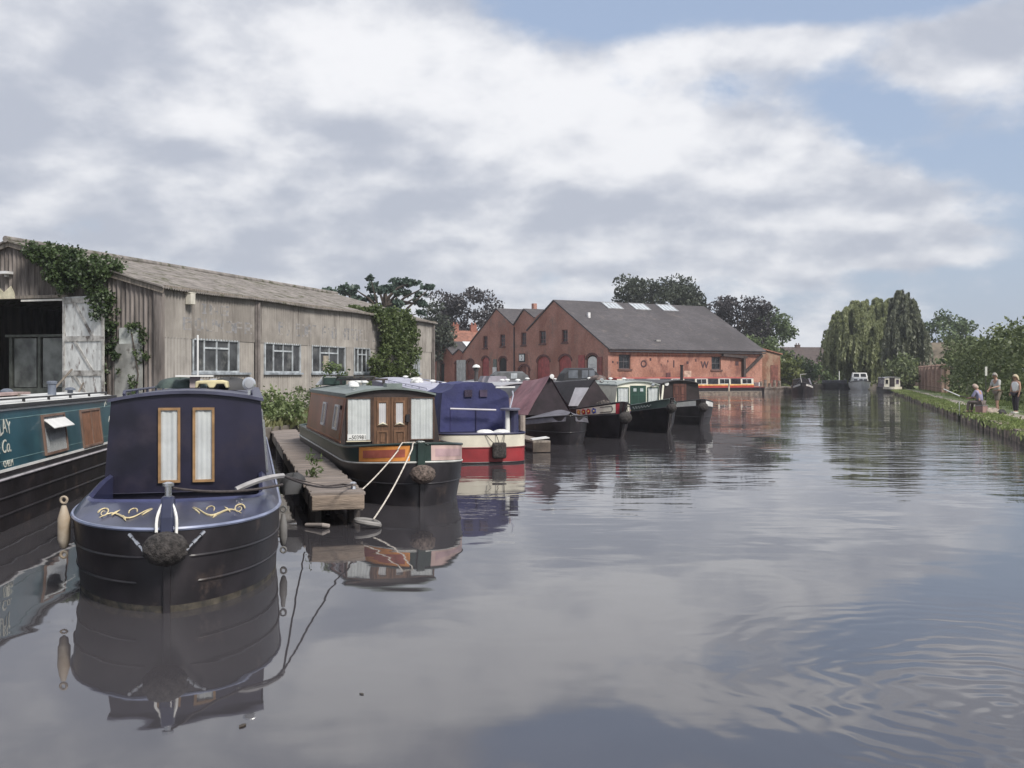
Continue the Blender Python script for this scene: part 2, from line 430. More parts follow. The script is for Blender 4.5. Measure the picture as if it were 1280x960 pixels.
# ================================================================== SETTING
GZ = .55                                   # wharf level above the water
def water_mat():
    m = bpy.data.materials.new('canal water'); nt, N, L = nodes_of(m)
    tc = N.new('ShaderNodeTexCoord').outputs['Object']
    sp = N.new('ShaderNodeSeparateXYZ'); L.new(tc, sp.inputs[0])
    def dist(x, y):
        s = N.new('ShaderNodeVectorMath'); s.operation = 'SUBTRACT'; L.new(tc, s.inputs[0]); s.inputs[1].default_value = (x, y, 0)
        l = N.new('ShaderNodeVectorMath'); l.operation = 'LENGTH'; L.new(s.outputs[0], l.inputs[0]); return l.outputs['Value']
    def rings(x, y, k, r0, wd, amp, wob):
        w = math_node(nt, 'MULTIPLY', noise(nt, tc, 1.4, 2), wob)
        d = math_node(nt, 'ADD', dist(x, y), w)
        s = math_node(nt, 'SINE', math_node(nt, 'MULTIPLY', d, k))
        e = math_node(nt, 'DIVIDE', math_node(nt, 'SUBTRACT', d, r0), wd)
        e = math_node(nt, 'EXPONENT', math_node(nt, 'MULTIPLY', math_node(nt, 'MULTIPLY', e, e), -1.0))
        return math_node(nt, 'MULTIPLY', math_node(nt, 'MULTIPLY', s, e), amp)
    # slow swell, wind ripples (stronger out in the middle of the basin), rings from a stir near the camera
    h = math_node(nt, 'MULTIPLY', noise(nt, tc, .8, 2, .4, .3), .009)
    mid = math_node(nt, 'MULTIPLY', ramp(nt, sp.outputs[1], 10, 24), 1.0)
    patch = ramp(nt, noise(nt, tc, .12, 3), .36, .62)
    rip = noise(nt, tc, 1.0, 2, .45, .25, size=(.75, 2.3, 1))
    rip2 = noise(nt, tc, 1.0, 2, .5, .1, size=(4.0, 9.0, 1))
    h = math_node(nt, 'ADD', h, math_node(nt, 'MULTIPLY', math_node(nt, 'MULTIPLY', rip, math_node(nt, 'ADD', math_node(nt, 'MULTIPLY', mid, patch), .03)), .022))
    h = math_node(nt, 'ADD', h, math_node(nt, 'MULTIPLY', math_node(nt, 'MULTIPLY', rip2, math_node(nt, 'ADD', math_node(nt, 'MULTIPLY', mid, patch), .03)), .0028))
    h = math_node(nt, 'ADD', h, rings(2.9, 6.1, 29, .9, .75, .0006, .5))
    h = math_node(nt, 'ADD', h, rings(3.3, 6.9, 26, 1.5, 1.1, .0004, .6))
    h = math_node(nt, 'ADD', h, rings(3.4, 5.2, 34, 1.0, .8, .0006, .3))
    bn = N.new('ShaderNodeBump'); bn.inputs['Strength'].default_value = 1; bn.inputs['Distance'].default_value = 1.0
    L.new(h, bn.inputs['Height'])
    p = N.new('ShaderNodeBsdfPrincipled')
    murk = mixc(nt, ramp(nt, noise(nt, tc, .35, 4), .3, .7), (.052, .049, .054), (.066, .061, .065))
    L.new(murk, p.inputs['Base Color'])
    p.inputs['Roughness'].default_value = .025; p.inputs['IOR'].default_value = 1.76
    L.new(bn.outputs[0], p.inputs['Normal'])
    o = N.new('ShaderNodeOutputMaterial'); L.new(p.outputs[0], o.inputs[0]); return m

mb = MB(); mb.add([(-150, -40, 0), (260, -40, 0), (260, 330, 0), (-150, 330, 0)], [(0, 1, 2, 3)])
tag(mb.build('water', water_mat()), 'calm grey brown canal water reflecting cloudy sky and boats', 'water', kind='structure')

GRASS = mat('short grass', (.17, .215, .08), .9, .3, 1.2, col2=(.24, .21, .12), thr=(.52, .7), s2=.7, bump=.04, bscale=8)
YARD = mat('yard ground', (.16, .14, .12), .95, .3, 1.0, col2=(.07, .10, .04), thr=(.5, .62), s2=.5, bump=.03, bscale=5)
STONE = mat('bank stone', (.26, .205, .17), .9, .4, 2.5, col2=(.05, .055, .03), thr=(.45, .62), s2=2.0, bump=.03, bscale=9)
PATH = mat('towpath grit', (.38, .33, .27), .95, .25, 3, bump=.01, bscale=25)
LEFT = [(-24, -30), (-12.2, 9.5), (-6.6, 27.8), (-4.9, 38), (-3.6, 58), (-1.0, 84), (6.5, 99.5), (12.3, 103.1), (31.4, 114.3), (34.5, 127), (44.5, 152)]
def prism_ground(name, outline, z, m, label, cat, zb=-1.2):
    mb = MB(); n = len(outline)
    vs = [(x, y, zb) for x, y in outline] + [(x, y, z) for x, y in outline]
    mb.add(vs, [tuple(range(n, 2 * n))] + [(i, (i + 1) % n, n + (i + 1) % n, n + i) for i in range(n)])
    o = mb.build(name, m); bm = bmesh.new(); bm.from_mesh(o.data)
    bmesh.ops.triangulate(bm, faces=[f for f in bm.faces if len(f.verts) > 4]); bm.to_mesh(o.data); bm.free()
    return tag(o, label, cat, kind='structure')
prism_ground('wharf_ground', LEFT + [(60, 154), (90, 160), (900, 420), (900, 1500), (-900, 1500), (-900, -30)], GZ, YARD, 'rough wharf ground with weeds between sheds and moored boats', 'ground')
RB0, RBD = Vector((15.2, 30.5, 0)), Vector((.311, .950, 0))
def rb(Y, off=0.0, z=.32):
    t = (Y - RB0.y) / RBD.y; p = RB0 + RBD * t
    return Vector((p.x + off * .95, p.y - off * .311, z))
RZ = .32
bank = [rb(y)[:2] for y in (-25, 20, 40, 60, 80, 100, 120, 150)]
bank = [(x + .12 * math.sin(i * 2.1), y) for i, (x, y) in enumerate(bank)]
prism_ground('towpath_bank', bank + [(76, 158), (700, 345), (700, -25)], RZ, GRASS, 'grassy towpath bank along the right of the canal', 'bank')
mb = MB()
ys = [-20 + 3.0 * i for i in range(58)]
for i in range(len(ys) - 1):
    a, b = ys[i], ys[i + 1]; w0 = 1.15 + .12 * math.sin(a * .5); w1 = 1.15 + .12 * math.sin(b * .5)
    p = [rb(a, w0), rb(a, w0 + .6 + .1 * math.sin(a * .9)), rb(b, w1 + .6 + .1 * math.sin(b * .9)), rb(b, w1)]
    k = len(mb.v); mb.v += [(q.x, q.y, RZ + .006) for q in p]; mb.f.append((k, k + 1, k + 2, k + 3))
tag(mb.build('towpath', PATH), 'narrow worn grit towpath through the grass', 'path', kind='structure')
# stone coping and mossy wall on the towpath edge
mb = MB(); r_ = random.Random(3); y = -20.0
while y < 150:
    L_ = r_.uniform(.7, 1.6); a, b = rb(y), rb(min(150, y + L_ - .03))
    j = r_.uniform(-.07, .05); dz = r_.uniform(-.05, .03)
    c = (a + b) / 2
    mb.box((c.x + .05 + j, c.y, RZ - .33 + dz), ((.42), (b - a).length, .72), -math.atan2(RBD.x, RBD.y), r_.uniform(-.015, .015)); y += L_
tag(mb.build('bank_edging', STONE), 'low mossy stone edging of the towpath bank', 'edging', kind='structure')

# grass tufts (uncountable)
def tufts(name, label, spots, size, m, seed):
    P = []; r = np.random.default_rng(seed)
    for (x, y, z, k, s) in spots:
        q = r.normal(size=(k, 3)) * (s, s, .0); q[:, 2] = np.abs(r.normal(size=k)) * size * .6
        P.append(q + (x, y, z))
    o = leaves(name, np.concatenate(P), size, m, aspect=3.2, up=0, seed=seed, hang=.75)
    return tag(o, label, 'grass', kind='stuff')
GRASSL = leaf_mat('grass blades', (.13, .175, .055), (.27, .32, .12), .3, .8)
DRYL = leaf_mat('rough grass', (.09, .10, .04), (.24, .24, .11), .3, .8)
sp = []
for i in range(900):
    Y = random.uniform(26, 110); o_ = random.choice((random.uniform(.1, .8), random.uniform(2.6, 5.0), random.uniform(.0, .4)))
    p = rb(Y, o_); sp.append((p.x, p.y, RZ, 30, .3))
tufts('grass', 'short green grass along the towpath edge and verge', sp, .045, GRASSL, 5)
sp = []
for i in range(260):
    t = random.uniform(0, 1); k = random.randint(2, 5); a, b = LEFT[k], LEFT[k + 1]
    x, y = lerp(a[0], b[0], t), lerp(a[1], b[1], t); sp.append((x - random.uniform(.1, 2.6), y, GZ, 60, .35))
tufts('rough_grass', 'rough weeds and long grass along the wharf edge', sp, .10, DRYL, 6)

# ------------------------------------------------------------------ corrugated shed
def corr_mat(name, col, dirt_shade):
    """cement sheet: rain streaks, and shade painted into the troughs of the corrugations"""
    m = bpy.data.materials.new(name); MATS[name] = m
    nt, N, L = nodes_of(m); tc = N.new('ShaderNodeTexCoord').outputs['Object']
    sp = N.new('ShaderNodeSeparateXYZ'); L.new(tc, sp.inputs[0])
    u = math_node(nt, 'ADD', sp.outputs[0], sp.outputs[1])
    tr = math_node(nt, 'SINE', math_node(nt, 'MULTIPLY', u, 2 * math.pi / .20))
    tr = ramp(nt, tr, .35, -1.0)  # troughs shaded in the colour to strengthen the corrugation stripes
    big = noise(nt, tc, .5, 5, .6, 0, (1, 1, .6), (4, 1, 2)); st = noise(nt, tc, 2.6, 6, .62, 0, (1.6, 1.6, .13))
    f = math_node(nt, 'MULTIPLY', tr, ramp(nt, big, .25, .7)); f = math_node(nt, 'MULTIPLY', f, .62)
    f = math_node(nt, 'ADD', f, math_node(nt, 'MULTIPLY', ramp(nt, st, .50, .78), .75), True)
    base = mixc(nt, ramp(nt, noise(nt, tc, 1.3, 5), .3, .7), tuple(c * .84 for c in col), tuple(c * 1.12 for c in col))
    c = mixc(nt, f, base, dirt_shade)
    p = N.new('ShaderNodeBsdfPrincipled'); L.new(c, p.inputs['Base Color']); p.inputs['Roughness'].default_value = .92; p.inputs['Specular IOR Level'].default_value = .2
    o = N.new('ShaderNodeOutputMaterial'); L.new(p.outputs[0], o.inputs[0]); return m
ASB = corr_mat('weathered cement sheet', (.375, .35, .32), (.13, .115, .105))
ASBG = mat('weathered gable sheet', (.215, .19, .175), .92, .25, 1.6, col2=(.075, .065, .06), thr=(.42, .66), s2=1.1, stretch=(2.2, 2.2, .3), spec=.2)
ROOFA = mat('mossy cement roof', (.225, .205, .19), .95, .22, 2.2, col2=(.10, .10, .065), thr=(.52, .64), s2=1.6, bump=.02, bscale=10, spec=.2)
STEELF = mat('grey painted steel', (.30, .33, .36), .55, .25, 4)
DARKIN = mat('dark interior', (.02, .018, .017), .95, .3)
TIMBER = mat('grey timber', (.22, .19, .16), .85, .3, 3, stretch=(4, 4, .4), bump=.006, bscale=20)
PEEL = mat('peeling white paint', (.60, .61, .60), .8, .14, 4, col2=(.20, .17, .16), thr=(.55, .66), s2=2.6, stretch=(1.4, 1.4, .55), bump=.006, bscale=18)
IVYL = leaf_mat('ivy leaves', (.025, .045, .018), (.085, .125, .045), .2, 1.2)
IVYL2 = leaf_mat('russian vine leaves', (.04, .065, .02), (.15, .19, .07), .3, 1.0)
SH = empty('corrugated_shed', (-13.06, 38, 0), math.atan2(.956, .292), 'long weathered corrugated cement shed with a dark open gable doorway', 'shed')
SL, SW, SE, SR = 27.6, 13.6, 5.25, 7.15          # length, width, eaves, ridge
def shx(px):
    r = (px - HX) / F; return (r * 38 + 13.06) / (.292 - .956 * r)
def shz(px, py):
    x = shx(px); return CAMZ + (HY - py) / F * (38 + .956 * x)
def sht(px):
    r = (px - HX) / F; return (-13.06 - 38 * r) / (.956 + .292 * r)
def wave(u, pitch=.20, amp=.046): return amp * math.sin(2 * math.pi * u / pitch)
fl = lambda u, v, d: (u, -d, v)                  # long wall plane, d outwards
fg = lambda u, v, d: (-d, u, v)                  # gable plane (u = distance from the corner)
wins = []
for (a, b, t, bt) in ((240, 298, 422, 465), (330, 375, 427, 466), (389, 431, 431, 466), (442, 462, 434, 467), (516, 524, 436, 468)):
    x0, x1 = shx(a), shx(b); wins.append((x0, x1, shz(a, bt), shz(a, t)))
wz0 = 2.08; wz1 = 3.42
wins = [(a, b, wz0, wz1) for a, b, _, _ in wins]
seam = 3.44
def wave_wall(name, x0, x1, z0, z1, holes, f, m, parent, step=.0334, off=0.0, pitch=.20):
    mb = MB(); n = int((x1 - x0) / step); us = [x0 + (x1 - x0) * i / n for i in range(n + 1)]
    idx = {}
    def vid(u, z):
        k = (round(u, 5), round(z, 5))
        if k not in idx: idx[k] = len(mb.v); mb.v.append(f(u, z, wave(u, pitch) + off))
        return idx[k]
    for i in range(n):
        a, b = us[i], us[i + 1]; c = (a + b) / 2
        segs = [(z0(c) if callable(z0) else z0, z1(c) if callable(z1) else z1)]
        for (h0, h1, hz0, hz1) in holes:
            if h0 < c < h1:
                new = []
                for s0, s1 in segs:
                    if hz0 > s0: new.append((s0, min(s1, hz0)))
                    if hz1 < s1: new.append((max(s0, hz1), s1))
                segs = [s for s in new if s[1] - s[0] > 1e-4]
        for s0, s1 in segs:
            if callable(z1) and abs(s1 - z1(c)) < 1e-6: mb.f.append((vid(a, s0), vid(b, s0), vid(b, z1(b)), vid(a, z1(a))))
            else: mb.f.append((vid(a, s0), vid(b, s0), vid(b, s1), vid(a, s1)))
    return mb.build(name, m, parent, True, 60)
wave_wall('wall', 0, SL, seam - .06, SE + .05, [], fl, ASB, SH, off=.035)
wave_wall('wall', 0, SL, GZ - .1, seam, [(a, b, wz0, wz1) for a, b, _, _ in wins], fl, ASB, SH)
# flat lower panels beside the windows
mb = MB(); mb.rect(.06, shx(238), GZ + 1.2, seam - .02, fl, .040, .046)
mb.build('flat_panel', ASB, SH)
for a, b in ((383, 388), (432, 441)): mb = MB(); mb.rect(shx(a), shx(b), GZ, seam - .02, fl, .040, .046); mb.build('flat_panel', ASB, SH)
mb.rect(shx(463), SL - .02, GZ, seam - .02, fl, .028, .034) if False else None
dx0, dx1 = 4.2, 9.4; dzt = 4.94
def gtop(u): return lerp(SE, SR, 1 - abs(u - SW / 2) / (SW / 2)) - .03
wave_wall('gable_wall', .0, SW, GZ - .1, gtop, [(dx0, dx1, GZ - .1, dzt), (.75, 1.9, GZ - .1, 4.05 - .9)], fg, ASBG, SH)
mb = MB(); mb.rect(.72, 1.95, GZ, 3.15, fg, .042, .07); mb.build('side_door', mat('grey sheet door', (.30, .30, .28), .8, .25, 1.5, col2=(.12, .11, .10), s2=2), SH)
mb = MB(); mb.rect(.9, 1.75, 3.15, 3.75, fg, .042, .07); mb.build('upper_panel', mat('pale patch sheet', (.42, .44, .42), .7, .25, 2), SH)
# far walls and inside
mb = MB(); mb.slab([(0, GZ), (SW, GZ), (SW, SE), (SW / 2, SR), (0, SE)], lambda u, v, d: (SL - .05 + d, u, v), 0, .05); mb.build('end_wall', ASBG, SH)
mb = MB(); mb.rect(0, SL, GZ, SE, lambda u, v, d: (u, SW + d, v), 0, .05); mb.build('back_wall', ASBG, SH)
# roof: two corrugated slopes with thickness
def roof_slope(side):
    mb = MB(); ov = .28; n = int((SL + .4) / .038); A = []; B = []
    for i in range(n + 1):
        x = -.25 + (SL + .5) * i / n; w = wave(x, .15, .025); ROW = []
        for k in range(7):
            s = k / 6
            y = lerp(SW / 2, -ov if side > 0 else SW + ov, s); z = lerp(SR + .06, SE + .06 - ov * (SR - SE) / (SW / 2), s) - .05 * math.sin(s * math.pi * 3) * .3
            ROW.append((x, y, z + w + .025 * math.sin(x * .7 + s * 3)))
        A.append(ROW)
    mb.loft(A); b = len(mb.v)
    mb.loft([[(p[0], p[1], p[2] - .05) for p in r] for r in A])
    mb.loft([[r[-1] for r in A], [(r[-1][0], r[-1][1], r[-1][2] - .05) for r in A]])
    mb.loft([[p for p in A[0]], [(p[0], p[1], p[2] - .05) for p in A[0]]])
    return mb.build('roof', ROOFA, SH, True, 60)
roof_slope(1); roof_slope(-1)
mb = MB(); mb.tube([(-.3, SW / 2, SR + .1), (SL + .3, SW / 2, SR + .1)], .13, 10); mb.build('ridge_cap', ROOFA, SH, True)
mb = MB()
for s in (-1, 1):
    yE = SW / 2 + s * SW / 2
    mb.bar((-.14, SW / 2, SR - .06), (-.14, yE + s * .25, SE - .14), .05, .22)
mb.build('barge_board', TIMBER, SH)
mb = MB(); mb.rect(-.04, .12, GZ, SE, fl, .078, .12); mb.rect(-.12, .2, GZ, SE, fg, .042, .10); mb.build('corner_trim', ASBG, SH)
for px in (320, 540):
    mb = MB(); x = min(shx(px), SL - .1); mb.tube([fl(x, GZ, .13), fl(x, SE - .15, .13)], .075, 8); mb.rect(x - .2, x + .2, GZ, SE, fl, .076, .09)
    mb.build('downpipe', mat('brown pipe', (.17, .15, .14), .7, .2), SH, True)
mb = MB(); mb.rect(0, SL, SE - .02, SE + .06, fl, .12, .26); mb.build('gutter', TIMBER, SH)
for i, (a, b, z0, z1) in enumerate(wins):
    W_ = MB(); W_.rect(a + .05, b - .05, z0 + .05, z1 - .05, fl, -.03, -.02)
    win = W_.build('window', mat('grimy glass', (.05, .052, .055), .2, .5, 1.2, col2=(.19, .19, .18), thr=(.5, .75), s2=1.3), SH)
    fr = MB(); fr.frame(a, b, z0, z1, .07, fl, -.04, .05)
    w = b - a
    if w > 1.0:
        q0, q1 = a + w * .24, a + w * .77
        for u in (q0, (q0 + q1) / 2, q1): fr.rect(u - .03, u + .03, z0 + .07, z1 - .07, fl, -.015, .035 if u != (q0 + q1) / 2 else .03)
        fr.rect(q0 + .03, (q0 + q1) / 2 - .03, z1 - .40, z1 - .33, fl, -.015, .032); fr.rect((q0 + q1) / 2 + .03, q1 - .03, z1 - .40, z1 - .33, fl, -.015, .032)
    fr.build('window_frame', mat('pale window steel', (.42, .45, .47), .6, .25, 3), win)
    s_ = MB(); s_.rect(a - .12, b + .12 + (.7 if i == 0 else 0), z0 - .09, z0 - .002, fl, -.02, .12); s_.build('sill', STEELF, win)
    if i == 2:
        d_ = MB(); d_.rect(a + w * .34, a + w * .5, z0 + .1, z1 - .5, fl, .0, .012); d_.build('board', mat('boarded pane', (.34, .30, .24), .8, .2), win)
mb = MB(); x = shx(229); mb.box(fl(x + .15, SE - .35, .22), (.30, .26, .42)); mb.box(fl(x + .15, SE - .12, .2), (.36, .3, .05)); bevel(mb.build('flood_lamp', mat('cream box', (.55, .52, .45), .6, .1), SH), .02)
# ghost lettering: worn paint following the corrugations
def wall_letters(body, x0, z0, cw, ch, wear, seed):
    r = random.Random(seed); u = x0
    for ch_ in body:
        mb = MB()
        rows = FONT[ch_].split()
        for j, row in enumerate(rows[:7]):
            for i, bit in enumerate(row):
                if bit != '1': continue
                sub = 5
                for k in range(sub):
                    a = u + (i + k / sub) * cw; b = u + (i + (k + 1) / sub) * cw; z1 = z0 + (7 - j) * ch; zz = z1 - ch
                    if r.random() < wear: continue
                    q = len(mb.v)
                    mb.v += [fl(a, zz, wave(a) + .0385), fl(b, zz, wave(b) + .0385), fl(b, z1, wave(b) + .0385), fl(a, z1, wave(a) + .0385)]
                    mb.f.append((q, q + 1, q + 2, q + 3))
        u += cw * 6
        if mb.v:
            lo = mb.build('faded_letter', FADE, SH); bm = bmesh.new(); bm.from_mesh(lo.data); bmesh.ops.remove_doubles(bm, verts=bm.verts, dist=.002); bm.to_mesh(lo.data); bm.free()
FADE = mat('faded blue grey paint', (.215, .215, .225), .9, .2, 2, col2=(.33, .305, .28), thr=(.42, .60), s2=5)
mb = wall_letters('ING', shx(249), 4.40, .115, .058, .0, 1)
mb = wall_letters('BOUNDAR', shx(228), 3.72, .12, .07, .0, 2)
mb = wall_letters('BU BOAT AND NTRTEL IREN', shx(347), 3.78, .0875, .085, .0, 3)
# open door leaf, its hinge on the right jamb
DL = MB(); wl = 2.12; hl = 4.3; ang = R(172)
def leaf(u, v, d):
    c, s = math.cos(ang), math.sin(ang)
    p = Vector((-(u * s) - d * c * -1 * -1, 0, 0))
    # u runs along the leaf from the hinge, d is its thickness
    x = -.12 - u * math.sin(ang) - d * math.cos(math.pi - ang); y = dx0 + .02 + u * math.cos(ang) + d * math.sin(math.pi - ang) * -1
    return (x, y, v)
zb, zt = GZ + .05, 4.95
DL.rect(.0, wl, zb, zt, leaf, 0, .04); leafo = DL.build('door', PEEL, SH)
DB = MB()
for v in (zb + .1, zb + 1.35, zb + 2.65, zt - .25): DB.rect(.05, wl - .05, v, v + .2, leaf, .041, .075)
for v0, v1 in ((zb + .3, zb + 1.35), (zb + 1.55, zb + 2.65), (zb + 2.85, zt - .25)):
    DB.slab([(1.45, v0), (1.6, v0), (.7, v1), (.55, v1)], leaf, .041, .068)
DB.rect(0, .1, zb, zt, leaf, .0405, .08); DB.rect(wl - .1, wl, zb, zt, leaf, .0405, .08)
DB.build('brace', mat('worn white timber', (.42, .41, .39), .8, .25, 4, col2=(.13, .11, .10), s2=2.5, thr=(.5, .66)), leafo)
DP = MB()
for i in range(9): DP.rect(.1 + i * .2, .1 + i * .2 + .012, zb, zt, leaf, .0402, .0405)
mb = MB(); mb.rect(dx0, dx1, dzt, dzt + .12, fg, -.1, .06); mb.rect(dx0 - .14, dx0 - .01, GZ, dzt + .12, fg, -.1, .06); mb.build('door_frame', TIMBER, SH)
mb = MB(); mb.rect(dx0 + .1, dx0 + 2.1, dzt - .11, dzt - .035, fg, -.05, .03); mb.build('track_rail', mat('white strip', (.75, .73, .68), .6, .1), SH)
mb = MB(); mb.slab([(6.55, 4.95), (9.2, 4.95), (9.2, 5.55), (8.2, 5.3), (7.5, 5.6), (7.1, 5.2), (6.75, 5.45), (6.6, 5.2)], fg, .04, .07); mb.build('torn_board', mat('cream board', (.62, .57, .42), .8, .2), SH)
mb = MB(); mb.bar((-1.2, 4.7, GZ), (-.5, 3.5, 2.2), .07); mb.bar((-.95, 3.3, GZ), (-.72, 2.8, 1.7), .06); tag(mb.build('timber_prop', TIMBER, None, loc=SH.location, rz=SH.rotation_euler[2]), 'timber poles leaning against the peeling open shed door', 'prop')
mb = MB(); mb.box(fg(6.9, 5.95, .2), (.4, .5, .1)); mb.box(fg(6.9, 5.9, .08), (.2, .1, .2)); mb.build('gable_lamp', mat('white lamp', (.7, .7, .7), .5, .1), SH)
# an old wheelhouse kept inside the doorway
CB = empty('stored_wheelhouse', SH.matrix_basis @ Vector((2.6, 6.9, GZ)), SH.rotation_euler[2], 'old grey boat wheelhouse with tall glazed panels stored inside the dark shed', 'wheelhouse')
mb = MB(); mb.box((0, 0, .45), (2.0, 3.0, .9)); mb.box((0, 0, 3.02), (2.2, 3.2, .1))
for i in (-1, 1):
    for j in (-1, 0, 1): mb.box((i * .95, j * 1.42, 1.93), (.1, .14, 2.08))
mb.build('cabin', mat('dull grey green paint', (.11, .12, .105), .6, .3), CB)
for j in (-.71, .71):
    mb = MB(); mb.box((-.95, j, 1.93), (.02, 1.1, 2.0)); mb.build('window', mat('dusty glass', (.16, .17, .16), .25, .4, 1.5), CB)

def ivy(name, label, pts, size, m, seed, root_loc=(0, 0, 0), stems=None, cat='ivy'):
    root = empty(name, root_loc, SH.rotation_euler[2], label, cat)
    r = np.random.default_rng(seed); lob = []
    for (c, s) in pts: lob.append((c, s))
    P, T = blob_points(lob, 900, seed, .3)
    leaves('leaves', P, size * .68, m, root, tone=T, seed=seed, aspect=1.3)
    if stems:
        mb = MB()
        for s in stems: mb.tube(s, .03, 5)
        mb.build('stem', BARK, root)
    return root
O_ = SH.location
r_ = random.Random(4); pts = []
for i in range(64):
    px = r_.uniform(48, 146); t = sht(px); top = lerp(SE, SR, 1 - abs(t - SW / 2) / (SW / 2)) + .2
    low = 5.15 if px < 118 else 4.2
    fall = clamp((px - 40) / 50) * .9 + .1
    z = top - r_.uniform(0, 1) * (top - low) * fall
    pts.append(((-.22 - r_.uniform(0, .35), t, z), r_.uniform(.2, .42)))
for i in range(22):
    t = r_.uniform(1.6, 5.5); top = lerp(SE, SR, 1 - abs(t - SW / 2) / (SW / 2)) + .15
    pts.append(((r_.uniform(-.2, .9), t, top + r_.uniform(-.05, .2)), r_.uniform(.2, .36)))
for i in range(30):
    z = r_.uniform(1.6, 5.0); pts.append(((-.15, 2.2 + r_.uniform(-.3, .5) - .25 * (z < 3), z), r_.uniform(.12, .24)))
ivy('ivy', 'big dark ivy mass hanging over the shed gable and roof corner', pts, .14, IVYL, 21, O_, [[(-.06, 2.2, GZ), (-.08, 2.3, 2.5), (-.1, 2.6, 4.8), (-.15, 3.2, 6)]])
pts = []
for i in range(34):
    z = r_.uniform(.7, 3.9); t = .95 + .35 * math.sin(z * 1.7) * .6 + r_.uniform(-.28, .28); pts.append(((-.14, t, z), r_.uniform(.1, .22)))
for i in range(16):
    z = r_.uniform(2.3, 4.4); pts.append(((-.14, 1.95 + r_.uniform(-.16, .16), z), r_.uniform(.1, .2)))
ivy('ivy', 'small mid green ivy climbing the grey side door of the shed', pts, .11, IVYL, 22, O_, [[(-.08, 1.1, GZ), (-.08, .9, 2), (-.08, 1.2, 3.6)]])
pts = []
xa, xb = shx(446), shx(506)
for i in range(110):
    z = r_.uniform(.7, 5.5); u = r_.uniform(0, 1); x0 = lerp(xa + 1.8, xb, u) if z > 3.4 else lerp(xa, xb, u)
    pts.append(((x0, -.3 - .25 * r_.random() - .35 * math.sin(z * .6), z), r_.uniform(.25, .5)))
for i in range(34):
    x0 = r_.uniform(xa + 1, xb + 1.0); yy = r_.uniform(-.4, 1.6); pts.append(((x0, yy, 5.32 + max(0, yy) * .28 + r_.uniform(0, .12)), (r_.uniform(.25, .5), r_.uniform(.25, .5), .14)))
ivy('climbing_vine', 'pale green climbing vine spilling down the far end of the shed wall', pts, .17, IVYL2, 23, O_, [[(xa + 3, -.1, GZ), (xa + 3.3, -.15, 3), (xa + 4, -.2, 5.3)]], 'vine')

# weeds by the jetty root and behind the bows
def bush(label, loc, rad, m, n, leaf, seed, name='bush', group=None, per=60, lr=None):
    root = empty(name, loc, 0, label, 'bush', group)
    lb = crown_lobes((0, 0, rad[2] * .55), (rad[0], rad[1], rad[2] * .75), n, lr or min(rad) * .38, seed, .9, -.9, .2)
    P, T = blob_points(lb, per, seed, .3); P[:, 2] = np.maximum(P[:, 2], .03)
    leaves('foliage', P, leaf, m, root, tone=T, seed=seed)
    mb = MB()
    for i in range(0, len(lb), max(1, len(lb) // 7)): mb.tube([(0, 0, -.1), tuple(lb[i][0])], [.03 + rad[2] * .01, .01], 5)
    mb.build('stem', BARK, root); return root
p = at(352, 520, 29.6); bush('tall feathery weeds at the landward end of the jetty', (p.x, p.y, GZ), (1.0, .9, .72), leaf_mat('weed leaves', (.09, .13, .05), (.25, .30, .13), .3), 40, .07, 31, 'weeds', per=500)
p = at(318, 520, 31); bush('dark low bramble between the jetty weeds and the shed', (p.x, p.y, GZ), (1.0, .9, .65), leaf_mat('bramble leaves', (.04, .06, .025), (.11, .15, .06), .3), 34, .075, 32, 'bramble', per=420)
p = at(392, 470, 42); bush('scrubby elder bush below the boarded shed window', (p.x, p.y, GZ), (1.2, .7, .75), leaf_mat('elder leaves', (.06, .085, .03), (.17, .21, .09), .3), 40, .08, 33, 'elder_bush', per=260)

# ------------------------------------------------------------------ brick warehouse group
BRICKG = brick_mat('dull red brick', (.53, .26, .20), (.44, .215, .165), (.38, .34, .31), (.27, .20, .175))
BRICKL = brick_mat('orange red brick', (.52, .245, .175), (.44, .20, .145), (.48, .40, .35), (.20, .095, .08), (.46, .62))
BRICKF = brick_mat('bright red brick', (.48, .21, .155), (.40, .17, .125), (.25, .2, .18), (.18, .09, .08))
SLATE = brick_mat('grey slate', (.135, .13, .137), (.098, .095, .102), (.06, .058, .06), (.175, .16, .15), (.56, .74), .25, .46, .13)
REDP = mat('red door paint', (.34, .07, .065), .6, .2, 2)
WA = math.atan2(.509, .861)
WO = Vector((10, 107, 0))
def ft(px):
    r = (px - HX) / F; return (10 - 107 * r) / (.51 + .86 * r)
def fz(px, py): return CAMZ + (HY - py) / F * (107 + .86 * ft(px))
def ws(px):
    r = (px - HX) / F; return (107 * r - 10) / (.861 - .509 * r)
def wz(px, py): return CAMZ + (HY - py) / F * (107 + .509 * ws(px))
fw = lambda u, v, d: (u, -d, v)                       # long wall, outwards -y
ff = lambda u, v, d: (-d, u, v)                       # gable facade, outwards -x
def arch(u0, u1, v0, v1):
    c = (u0 + u1) / 2; r = abs(u1 - u0) / 2; sp_ = v1 - r * .55
    return [(u0, v0), (u1, v0), (u1, sp_)] + [(c + (u1 - c) * math.cos(a), sp_ + r * .55 * math.sin(a)) for a in (math.pi * k / 8 for k in range(1, 8))] + [(u0, sp_)]
def facade(name, label, px_list, floor=GZ - .2, depth=.35, m=BRICKG):
    """a gabled front: outline corners as photo pixels on the common facade plane"""
    root = empty(name, WO, WA, label, 'building')
    prof = [(ft(a), fz(a, b)) for a, b in px_list]
    poly = [(prof[0][0], floor)] + prof + [(prof[-1][0], floor)]
    mb = MB(); mb.slab(poly, ff, -depth, 0); o = mb.build('front_wall', m, root)
    return root, o, prof
